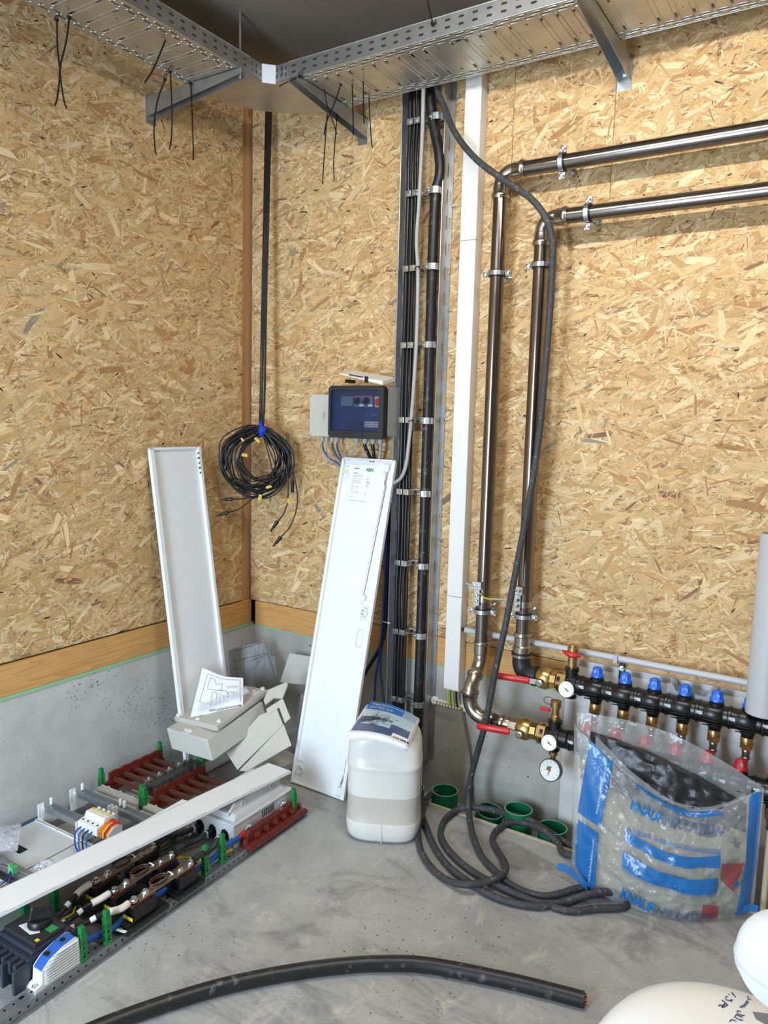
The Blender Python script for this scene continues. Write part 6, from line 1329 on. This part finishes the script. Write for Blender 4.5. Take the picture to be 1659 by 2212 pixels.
mb = MB(); mb.lathe(CC+CE*.07+CG*.04+CZ*.405, CZ, [(0, .030), (.004, .033), (.010, .033)], 20); mb.build('neck', M['can'], can, smooth=40)
mb = MB(); mb.tube(cat_smooth([CC-CE*.09+CZ*.395, CC-CE*.07+CZ*.42, CC+CZ*.424, CC+CE*.03+CZ*.405], 5), .011, 12); mb.build('handle', M['can'], can, smooth=50)
mb = MB(); q = CC+CE*.1385
mb.obox(q+CG*.0+CZ*.20, CE*.0008, CG*.045, CZ*.075); lb_ = mb.build('side_label', M['gplas2'], can)
mb = MB(); mb.obox(q+CE*.001+CZ*.165, CE*.0006, CG*.035, CZ*.012); mb.build('green_field', M['gpipe'], lb_)
mb = MB(); mb.tube([CC-CG*.1170+CZ*.010, CC-CG*.1172+CZ*.05, CC-CG*.1175+CZ*.083], .0014, 5); mb.build('mould_seam', M['can'], can)
def manual(zoff, rot, label, cover, shift=(0, 0)):
    P00 = atZ(750, 1598, .420); P01 = atZ(802, 1525, .425); P11 = atZ(906, 1563, .425); P10 = atZ(880, 1620, .405)
    ctr = (P00+P01+P11+P10)/4; R_ = Matrix.Rotation(rot, 3, 'Z')
    def MPt(s, u, d=0):
        p = P00*(1-s)*(1-u)+P10*s*(1-u)+P11*s*u+P01*(1-s)*u
        p = ctr+R_@(p-ctr)+V((shift[0], shift[1], 0))
        return p+CZ*(zoff+d+.014*math.sin(PI*s)*1.0-.010*(1-u)*s+.006*math.sin(PI*u))
    t = thing('manual', ctr+CZ*zoff, label, 'booklet', 'stapled manuals on the canister')
    mb = MB(); mb.sheet(lambda s, u: MPt(s, u, 0), 14, 12); mb.build('pages', M['paper'], t, smooth=60, solid=.0032)
    if cover:
        def quad(s0, u0, s1, u1, m, nm, d=.0022): mb = MB(); mb.sheet(lambda s, u: MPt(s0+(s1-s0)*s, u0+(u1-u0)*u, d), 14, 10); mb.build(nm, m, t, smooth=60)
        sky = bpy.data.materials.new('printed lake photo'); sky.use_nodes = True; N = sky.node_tree.nodes; L = sky.node_tree.links; b = N['Principled BSDF']; b.inputs['Roughness'].default_value = .25
        tc = N.new('ShaderNodeTexCoord'); n1 = N.new('ShaderNodeTexNoise'); n1.inputs['Scale'].default_value = 14; n1.inputs['Detail'].default_value = 8; L.new(tc.outputs['Object'], n1.inputs['Vector'])
        cr = N.new('ShaderNodeValToRGB'); cr.color_ramp.elements[0].color = (*lin((40, 50, 78)), 1); cr.color_ramp.elements[0].position = .42; cr.color_ramp.elements[1].color = (*lin((182, 204, 218)), 1); cr.color_ramp.elements[1].position = .56
        L.new(n1.outputs[0], cr.inputs[0]); L.new(cr.outputs[0], b.inputs['Base Color'])
        quad(.02, .10, .96, .42, mat('printed dark water', (74, 88, 122), .25, 0, .25, 30), 'water_print')
        quad(.02, .40, .96, .72, mat('printed pale sky', (186, 206, 218), .25, 0, .06, 20), 'sky_print'); quad(.04, .28, .62, .50, sky, 'branches_print', .0025)
        quad(.0, .72, .72, .99, mat('printed blue field', (40, 118, 200), .25), 'title_field'); quad(.72, .72, .98, .99, mat('printed grey blue', (150, 176, 198), .25), 'title_side')
        quad(.70, .03, .97, .20, M['paper'], 'logo_field', .0028)
        mb = MB()
        rg = random.Random(2)
        for k in range(46):
            s0, u0 = .30+rg.uniform(-.22, .2), .40+rg.uniform(-.08, .1); a = rg.uniform(-.3, 1.4); l = rg.uniform(.05, .2); pp = []
            for q in range(5): pp.append(MPt(min(.93, max(.03, s0+l*q/4*math.cos(a+.12*q))), min(.70, max(.12, u0+l*q/4*math.sin(a+.12*q))), .0028))
            mb.tube(pp, .00055, 4)
        for k in range(26): c_ = MPt(rg.uniform(.5, .93), rg.uniform(.45, .66), .0028); mb.obox(c_, (.0018, 0, 0), (0, .0007, 0), (0, 0, .0001))
        mb.build('branch_print', mat('printed dark branches', (44, 46, 60), .3), t)
        def mt(txt, s, u, size, m, bold=0):
            mb = MB(); vs, fs = text_verts(txt, size, 1, bold); mb.add([MPt(s+v.x/.225, u+v.y/.31, .0034) for v in vs], fs); mb.build('printing', M[m], t, fix=False)
        mt('Original Betriebsanleitung', .07, .90, .0135, 'wpaint', .0003); mt('DE  Original operating manual', .10, .865, .0065, 'wpaint'); mt('EN  Notice originale', .10, .84, .0065, 'wpaint')
        mt('SAR 15 / SAR 22 / SAR 40 /', .07, .80, .0095, 'wpaint', .0002); mt('SAR 45 / SAR 60 / SAR 90', .07, .765, .0095, 'wpaint', .0002); mt('HOMA', .73, .08, .021, 'ink', .0006)
manual(.006, .05, 'lowest manual of the pile on the canister, only white page edges showing', False, (-.006, -.004)); manual(.012, .02, 'middle manual of the pile on the canister, slightly turned', False, (.004, -.003)); manual(.018, 0, 'top manual with blue title and lake photo lying on the canister', True)
# ================================================================ GREEN DRAIN PIPES
def drain(px, py, y, rimz, label, tilt=(0, 0, 1), r=.055):
    c = atY(px, py, y); d = V(tilt).normalized(); b = c-d*((c.z+.07)/d.z)
    t = thing('drain_pipe', b, label, 'drain pipe', 'cut green drain pipes in the floor recess'); L_ = (c-b).length
    mb = MB(); mb.lathe(b, d, [(0, r), (L_, r), (L_, r-.0045), (.01, r-.0045)], 40, cap=False); mb.build('pipe', M['gpipe'], t, smooth=40)
    mb = MB(); mb.lathe(b, d, [(L_, r+.0002), (L_+.001, r-.0005), (L_+.001, r-.004), (L_, r-.0048)], 40, cap=False); mb.build('cut_rim', M['gpipe_rim'], t, smooth=40)
    mb = MB(); mb.lathe(b+d*.02, d, [(0, r-.005), (.002, r-.005)], 30); mb.build('dark_inside', M['dark'], t)
drain(889, 1699, -.115, 0, 'green drain pipe partly hidden by the canister, leftmost of the row')
drain(961, 1707, -.115, 0, 'tallest green drain pipe just right of the canister')
drain(1058, 1751, -.12, 0, 'green drain pipe tilted behind the rubber cable, left of the middle pair', (.15, -.05, 1))
drain(1120, 1747, -.115, 0, 'green drain pipe with splashed rim, right of the middle pair')
drain(1194, 1787, -.13, 0, 'green drain pipe nearest the insulation bag')
# ================================================================ BLACK RUBBER CABLE (from the tray down to coils on the floor)
HR = .0120
wp = [(atY(936, 170, -.11)+V((0, 0, .10))), atY(944, 190, -.10), atY(958, 228, -.10), atY(985, 290, -.12), atY(1030, 345, -.14), atY(1090, 390, -.15), atY(1150, 432, -.16), atY(1182, 478, -.16), atY(1194, 530, -.15), atY(1192, 600, -.14), atY(1186, 700, -.14), atY(1176, 820, -.145), atY(1166, 930, -.15), atY(1150, 1040, -.16), atY(1132, 1140, -.17), atY(1113, 1240, -.19), atY(1092, 1350, -.24), atY(1072, 1440, -.25), atY(1050, 1555, -.24), atY(1030, 1630, -.21), atY(1015, 1690, -.19)]
fz = lambda L_, z: [atZ(a, b, z) for a, b in L_]
wp += [atZ(1012, 1738, .05), atZ(1016, 1777, .022)]+fz([(1025, 1815), (1044, 1854), (1073, 1885), (1097, 1907), (1133, 1926), (1176, 1936), (1217, 1929), (1241, 1921)], .013)
wp += [V((1.93, -.36, .012)), V((2.06, -.33, .012)), V((2.09, -.25, .012)), V((1.96, -.20, .012))]
wp += fz([(1232, 1825), (1193, 1801)], .013)+fz([(1145, 1772), (1097, 1758)], .03)+fz([(1049, 1747)], .045)+fz([(1015, 1744)], .034)+fz([(986, 1750)], .02)+fz([(962, 1770), (952, 1796), (960, 1823), (988, 1857), (1029, 1888)], .013)+fz([(1073, 1912)], .016)+fz([(1121, 1934), (1169, 1951)], .013)+fz([(1225, 1948), (1271, 1931)], .014)
wp += [V((1.97, -.40, .014)), V((2.10, -.36, .036)), V((2.12, -.22, .036)), V((1.98, -.17, .036))]
wp += fz([(1230, 1847), (1205, 1820)], .016)+fz([(1169, 1791)], .034)+fz([(1133, 1778), (1097, 1778)], .02)+fz([(1073, 1794), (1064, 1813), (1073, 1835)], .013)+fz([(1087, 1857)], .02)+fz([(1093, 1876), (1080, 1893)], .038)+fz([(1049, 1905)], .036)+fz([(1005, 1911)], .036)+fz([(964, 1900), (931, 1873), (909, 1837)], .014)+fz([(903, 1796)], .02)+fz([(909, 1765), (916, 1738)], .036)+fz([(925, 1722)], .03)+[atZ(931, 1713, .0)+V((.01, .03, 0))]
rc = thing('rubber_cable', wp[1], 'dusty black rubber cable hanging from the tray into coils on the floor', 'cable')
mb = MB(); mb.tube(cat_smooth(wp, 7), HR, 14); mb.build('cable', M['rubber'], rc, smooth=60)
wq = fz([(912, 1730), (908, 1748)], .016)+fz([(919, 1782), (940, 1832), (969, 1871)], .0125)+fz([(1001, 1897), (1037, 1922), (1078, 1941), (1121, 1953), (1169, 1958), (1217, 1948)], .0135)+fz([(1256, 1936)], .03)+[V((1.96, -.43, .036)), V((2.02, -.38, .013)), V((2.02, -.44, .0125))]+fz([(1285, 1963), (1250, 1968), (1220, 1966), (1193, 1958)], .0125)
rc2 = thing('rubber_cable', wq[1], 'second dusty black rubber cable lying on the floor from the canister to the insulation bag', 'cable')
mb = MB(); mb.tube(cat_smooth(wq, 7), HR, 14); mb.build('cable', M['rubber'], rc2, smooth=60)
# thick cut cable in the foreground
wf = fz([(120, 2268), (200, 2226), (333, 2176), (465, 2135), (598, 2106), (731, 2087), (837, 2081), (929, 2086), (1062, 2111), (1162, 2134), (1262, 2160)], .0215)
tc_ = thing('power_cable', wf[6], 'very thick black cable lying in an arc across the floor in the foreground', 'cable')
pth = cat_smooth(wf, 8); mb = MB(); mb.tube(pth, .0212, 22); mb.build('sheath', M['cable2'], tc_, smooth=60)
e = pth[-1]; d = (pth[-1]-pth[-2]).normalized(); mb = MB(); a_, b_, _d = basis(d)
for k in range(26): an = k*2.4; r_ = .0165*math.sqrt(k/26); q = e+a_*r_*math.cos(an)+b_*r_*math.sin(an); mb.cyl(q, q+d*(.003+.002*(k % 3)), .0019, 6)
mb.build('strands', M['copper'], tc_, label='cut copper strands')
# ================================================================ INSULATION BAG
BL, BR, TL_, TR_ = V((1.842, -.385, .004)), V((2.366, -.240, .004)), atY(1262, 1590, -.30), atY(1640, 1705, -.225)
BN = (BR-BL).cross(V((0, 0, 1))).normalized(); BN = BN if BN.dot(CAM-BL) > 0 else -BN
def bil(c, s, u): return (c[0]*(1-s)+c[1]*s)*(1-u)+(c[3]*(1-s)+c[2]*s)*u
QF = (BL, BR, TR_, TL_)
def wr(s, u, seed, amp): return amp*(mnoise(V((s*4.2+seed, u*3.4, seed)))+.45*mnoise(V((s*11, u*7+seed, 2+seed)))+.42*(1-abs(mnoise(V((s*9+u*4, u*11-s*3, 5+seed))))*3.2)+.16*(1-abs(mnoise(V((s*21-u*8, u*17+s*9, 8+seed))))*3))
def sagf(s): return 1-.24*math.sin(PI*min(max(s, 0), 1)**1.35)
def SF(s, u, d=0.0):   # front face of the bag
    bulge = math.sin(PI*min(max(s, 0.001), .999))**.75*(.115*(1-min(max(u, 0), 1))**.55+.02)*(.55+.45*math.sin(PI*min(u*2.2+.18, 1)*.5) if u < .4 else 1)
    sag = V((0, 0, -.0))*0
    p = bil(QF, s, u*sagf(s))+BN*(bulge+wr(s, u, 3, .012)*math.sin(PI*min(max(s, .02), .98))**.5+d)
    if u < .25: p = p+V((0, 0, .020*(1-u/.25)**2*abs(2*s-1)**2.5))   # bottom seam curls up at the corners
    p.z += -.02*math.sin(PI*s)*(1 if u > .5 else 0)*(u-.5)*2
    p.z = max(p.z, .003); return p
QB = (BL+V((.0, .06, 0)), BR+V((.0, .02, 0)), atY(1644, 1698, -.222), atY(1246, 1540, -.245))
def SB(s, u, d=0.0):
    p = bil(QB, s, u)+BN*(-.004-.0*math.sin(PI*s)+wr(s, u, 9, .006)+d)+V((0, 0, .055*math.sin(PI*s)*u**3))
    p.z = max(p.z, .003); return p
bag = thing('insulation_bag', bil(QF, .5, 0), 'open crumpled clear plastic bag with blue print standing in front of the manifolds', 'bag')
mb = MB(); mb.sheet(lambda s, u: SF(s, u), 110, 84); mb.sheet(lambda s, u: SB(s, u), 40, 30)
mb.sheet(lambda s, u: SF(0, u)*(1-s)+SB(0, u)*s+V((-.022*math.sin(PI*s), 0, 0)), 6, 30); mb.sheet(lambda s, u: SF(1, u)*(1-s)+SB(1, u)*s+V((.012*math.sin(PI*s), 0, 0)), 6, 30)
mb.build('film', M['film'], bag, smooth=70, fix=False)
mb = MB(); mb.sheet(lambda s, u: SF(-.03+.12*s, .0+.02*u)+V((-.045*(1-s), -.02*s, .012*math.sin(PI*s)+.02*u)), 8, 5); mb.build('film_corner', M['filmblue'], bag, smooth=70); mb = MB(); mb.sheet(lambda s, u: SF(.93+.1*s, .02*u)+V((.01*s, -.02*s, .02*u+.008)), 6, 4); mb.build('film_corner', M['filmblue'], bag, smooth=70)
mb = MB(); mb.sheet(lambda s, u: SF(s*.86+.07, 1.0+.07*u*(1-.5*s), .004+.008*math.sin(9*s)), 30, 4); mb.build('folded_hem', M['film'], bag, smooth=70)
PXC = ((1240, 1905), (1620, 1975), (1640, 1705), (1262, 1590))
def inv(px, py):   # pixel outline of the printed front -> (s, u) on the sheet, Newton on the bilinear corner map
    s, u = .5, .5
    for _k in range(12):
        x = (PXC[0][0]*(1-s)+PXC[1][0]*s)*(1-u)+(PXC[3][0]*(1-s)+PXC[2][0]*s)*u-px; y = (PXC[0][1]*(1-s)+PXC[1][1]*s)*(1-u)+(PXC[3][1]*(1-s)+PXC[2][1]*s)*u-py
        xs = (PXC[1][0]-PXC[0][0])*(1-u)+(PXC[2][0]-PXC[3][0])*u; xu = (PXC[3][0]-PXC[0][0])*(1-s)+(PXC[2][0]-PXC[1][0])*s
        ys = (PXC[1][1]-PXC[0][1])*(1-u)+(PXC[2][1]-PXC[3][1])*u; yu = (PXC[3][1]-PXC[0][1])*(1-s)+(PXC[2][1]-PXC[1][1])*s
        D_ = xs*yu-xu*ys; s -= (x*yu-y*xu)/D_; u -= (y*xs-x*ys)/D_
    return min(max(s, -.01), 1.01), min(max(u/sagf(s), .0), 1.0)
def cp(a, b): return inv(1180+a/3.463, 1500+b/3.463)
def dec(mb, quad, nu=18, nv=10, lift=.0034):
    q = [V((*cp(*p), 0)) for p in quad]
    def f(s, u): p = bil((q[0], q[1], q[2], q[3]), s, u); return SF(p.x, p.y, lift)
    mb.sheet(f, nu, nv)
def teeth(mb, a, b, ln_, n):   # comb edge: a->b baseline, teeth along ln_
    for k in range(n):
        t = (k+.25)/n; t2 = (k+.75)/n; dec(mb, [(a[0]+(b[0]-a[0])*t, a[1]+(b[1]-a[1])*t), (a[0]+(b[0]-a[0])*t2, a[1]+(b[1]-a[1])*t2), (a[0]+(b[0]-a[0])*(t2-.12/n)+ln_[0], a[1]+(b[1]-a[1])*t2+ln_[1]), (a[0]+(b[0]-a[0])*(t+.12/n)+ln_[0], a[1]+(b[1]-a[1])*t+ln_[1])], 1, 1)
for nm, q in (('blue_column', [(220, 880), (412, 940), (518, 470), (322, 372)]), ('blue_column', [(205, 1290), (365, 1480), (402, 985), (215, 928)]), ('blue_flap', [(318, 372), (498, 440), (545, 385), (325, 285)]),
              ('blue_edge', [(1405, 1700), (1515, 1640), (1600, 1240), (1490, 1210)]), ('blue_edge', [(1490, 1210), (1590, 1250), (1640, 740), (1525, 700)])):
    mb = MB(); dec(mb, q, 12, 16); mb.build(nm, M['filmblue'], bag, smooth=70)
for q, ta, tb, tl, n in (([(695, 610), (1345, 835), (1240, 765), (695, 545)], (695, 608), (1345, 833), (-4, 34), 52), ([(605, 1000), (1295, 1200), (1302, 1110), (612, 925)], (612, 927), (1302, 1112), (4, -36), 56), ([(580, 1170), (1275, 1378), (1285, 1275), (590, 1068)], (580, 1168), (1275, 1376), (-4, 36), 56), ([(515, 1590), (800, 1655), (800, 1625), (520, 1550)], (520, 1552), (900, 1640), (3, -30), 28)):
    mb = MB(); dec(mb, q, 22, 4); teeth(mb, ta, tb, tl, n); mb.build('blue_bar', M['filmblue'], bag, smooth=70)
for q in ([(1300, 1290), (1400, 1400), (1478, 1212), (1312, 1172)], [(1130, 1690), (1280, 1640), (1290, 1480), (1175, 1440)], [(800, 1655), (930, 1672), (950, 1640), (800, 1625)], [(365, 1480), (500, 1530), (440, 1430), (370, 1390)]):
    mb = MB(); dec(mb, q, 8, 8, .0018); mb.build('red_print', M['filmred'], bag, smooth=70)
mb = MB(); dec(mb, [(1395, 1345), (1415, 1370), (1442, 1345), (1418, 1318)], 2, 2, .0028); mb.build('blue_mark', M['filmblue'], bag)
def btext(txt, a, b, hgt, m, outline=False, bold=0, x0=0.0, tot=None, up=None):
    vs, fs = text_verts(txt, 1.0, .92, bold, outline); mw = max(v.x for v in vs) if tot is None else tot
    dx, dy = (b[0]-a[0])/mw, (b[1]-a[1])/mw; ux, uy = up or (.34, -1)
    mb = MB(); mb.add([SF(*cp(a[0]+(v.x+x0)*dx+v.y*hgt*ux, a[1]+(v.x+x0)*dy+v.y*hgt*uy), .0065) for v in vs], fs); mb.build('lettering', M[m] if m in M else m, bag, fix=False)
    return mw
ib = mat('print blue', (30, 120, 190), .35); il = mat('print blue outline', (40, 96, 150), .35); iw = mat('print pale', (190, 210, 220), .4)
for (a, m_, b, h) in (((640, 775), (878, 862), (1320, 985), 90), ((560, 1395), (800, 1500), (1245, 1625), 118)):
    btext('KNAUF', a, m_, h, ib, False, .035); btext('INSULATION', m_, b, h, il, True)
btext('www.knaufinsulation.com', (395, 850), (475, 480), 34, iw, False, 0, 0, None, (-1, -.2)); btext('www.knaufinsulation.com', (330, 1400), (372, 1040), 30, iw, False, 0, 0, None, (-1, -.2))
btext('RECYCLE', (470, 950), (530, 965), 18, il)
# what is in the bag
wl_ = thing('mineral_wool', bil(QF, .5, .3), 'beige grey mineral wool inside the plastic bag', 'insulation')
mb = MB()
def wf_(s, u): p = SF(.05+.9*s, .02+.62*u, -.020-.018*abs(mnoise(V((s*6, u*5, 4))))); return V((p.x, p.y, max(p.z, .012)))
def wb_(s, u): p = SB(.05+.9*s, .03+.60*u, .028+.008*mnoise(V((s*6, u*5, 7)))); return V((p.x, p.y, max(p.z, .012)))
mb.sheet(wf_, 30, 20); mb.sheet(wb_, 30, 20)
for e_ in (0, 1): mb.sheet(lambda s, u, e_=e_: wf_(e_, u)*(1-s)+wb_(e_, u)*s, 3, 20); mb.sheet(lambda s, u, e_=e_: wf_(s, e_)*(1-u)+wb_(s, e_)*u, 30, 3)
mb.build('wool_body', M['wool'], wl_, smooth=70)
fo = thing('foil_scraps', bil(QF, .5, .7), 'crumpled black foil and pipe insulation scraps in the top of the plastic bag', 'scraps')
def ff_(s, u): return SB(.08+.86*s, .50+.40*u*(1-.22*s), .012+(.060*(1-.5*u)*math.sin(PI*s)**.5)-.035*abs(mnoise(V((s*9, u*6, 4)))))
def fb_(s, u): return SB(.08+.86*s, .50+.40*u*(1-.22*s), .006)
mb = MB(); mb.sheet(ff_, 36, 16); mb.sheet(fb_, 36, 16)
for e_ in (0, 1): mb.sheet(lambda s, u, e_=e_: ff_(e_, u)*(1-s)+fb_(e_, u)*s, 3, 16); mb.sheet(lambda s, u, e_=e_: ff_(s, e_)*(1-u)+fb_(s, e_)*u, 36, 3)
mb.build('foil', M['foil'], fo, smooth=50)
# ================================================================ WHITE VESSELS IN THE FOREGROUND
TC = V((2.475, -1.565, .03)); TR_t = .235
tk1 = thing('expansion_vessel', TC, 'cream white round vessel with handwriting on its domed top at the lower right', 'vessel')
pr = [(.0, .16), (.02, .22), (.06, TR_t-.004), (.10, TR_t), (.44, TR_t), (.475, TR_t-.006), (.505, TR_t-.026), (.530, TR_t-.062), (.548, TR_t-.11), (.558, TR_t-.17), (.561, .03), (.561, .001)]
mb = MB(); mb.lathe(TC, (0, 0, 1), pr, 72); mb.build('shell', M['tank'], tk1, smooth=50)
def dome_z(r):
    ps = [(h, q) for h, q in pr[4:]]
    for (h0, r0), (h1, r1) in zip(ps[:-1], ps[1:]):
        if r1 <= r <= r0: return h0+(h1-h0)*(r0-r)/(r0-r1+1e-9)
    return pr[-1][0]
def on_dome(px, py):
    p = atZ(px, py, .58)
    for _k in range(6): p = atZ(px, py, TC.z+dome_z((V((p.x, p.y, TC.z))-TC).length))
    return p+V((0, 0, .0012))
def pen(strokes, name, m='inkblue'):
    mb = MB()
    for st in strokes: mb.tube([on_dome(1300+a/4.62, 1920+b/4.62) for a, b in cat_smooth([(x, y, 0) for x, y in st], 4) for a, b in [(a, b)]] if False else [on_dome(1300+p.x/4.62, 1920+p.y/4.62) for p in cat_smooth([(x, y, 0) for x, y in st], 4)], .0007, 5)
    mb.build(name, M[m], tk1)
pen([[(1298, 1038), (1335, 1088)], [(1298, 1038), (1305, 1060)], [(1268, 1058), (1264, 1062)], [(1255, 1080), (1235, 1085), (1240, 1110), (1275, 1120), (1300, 1110), (1290, 1130)],
     [(1255, 1165), (1205, 1118), (1200, 1125)], [(1232, 1140), (1215, 1165), (1245, 1170), (1255, 1160)], [(1215, 1160), (1195, 1175), (1205, 1190), (1222, 1178), (1232, 1185)], [(1212, 1188), (1185, 1165), (1172, 1165), (1165, 1175)]], 'handwriting')
pen([[(1465, 1080), (1448, 1085)], [(1490, 1112), (1462, 1100), (1455, 1112)], [(1450, 1125), (1435, 1135), (1445, 1148), (1462, 1140), (1452, 1125)], [(1425, 1145), (1440, 1165), (1415, 1160), (1425, 1182), (1395, 1170), (1400, 1190), (1372, 1178)],
     [(1388, 1232), (1355, 1222), (1350, 1245), (1385, 1265), (1425, 1270)], [(1405, 1290), (1360, 1270), (1340, 1262), (1330, 1285), (1370, 1310), (1410, 1318)], [(1320, 1285), (1316, 1288)], [(1340, 1330), (1300, 1310), (1275, 1330)]], 'handwriting')
# small printed plate under the second vessel
mb = MB(); q = on_dome(1652, 2204); mb.obox(q, (.013, .006, 0), (-.006, .013, 0), (0, 0, .0006)); mb.build('rating_plate', M['inkgrey'], tk1)
# second vessel: ball shaped with a rolled seam, on a slim foot
SC = CAM+ray(1703, 2078).normalized()*1.25
SR = .0625
tk2 = thing('pressure_vessel', (SC.x, SC.y, 0), 'cool white rounded vessel with a seam, cut off by the right edge of the photo', 'vessel')
ax = V((.0, .0, 1)).normalized(); mb = MB(); pr2 = []
for k in range(25):
    a = -PI/2+PI*k/24; rr_ = SR*math.cos(a); zz = SR*math.sin(a)*.98
    pr2.append((zz, max(rr_, .0008)))
pr2 = pr2[:11]+[(-.016, SR*.992), (-.013, SR*1.006), (-.006, SR*1.012), (-.002, SR*1.010), (0, SR*1.0)]+pr2[13:]
mb.lathe(SC, ax, pr2, 64); mb.build('shell', M['tank2'], tk2, smooth=40)
mb = MB(); mb.tube([SC+V((SR*1.004*math.cos(k*PI/36), SR*1.004*math.sin(k*PI/36), -.004)) for k in range(72)], .0017, 6, closed=True); mb.build('seam_ring', M['gplas2'], tk2, smooth=60, label='rolled seam around the vessel')
mb = MB(); pb = SC-ax*SR*.9; mb.tube([pb, V((pb.x, pb.y, .35)), V((pb.x+.14, pb.y+.1, .2)), V((2.78, -1.40, 0.0))] if False else cat_smooth([pb, pb-ax*.06, V((2.62, -1.86, .45)), V((2.76, -1.86, .25)), V((2.78, -1.86, .0))], 6), .012, 12); mb.build('foot_pipe', M['inox'], tk2, smooth=50)
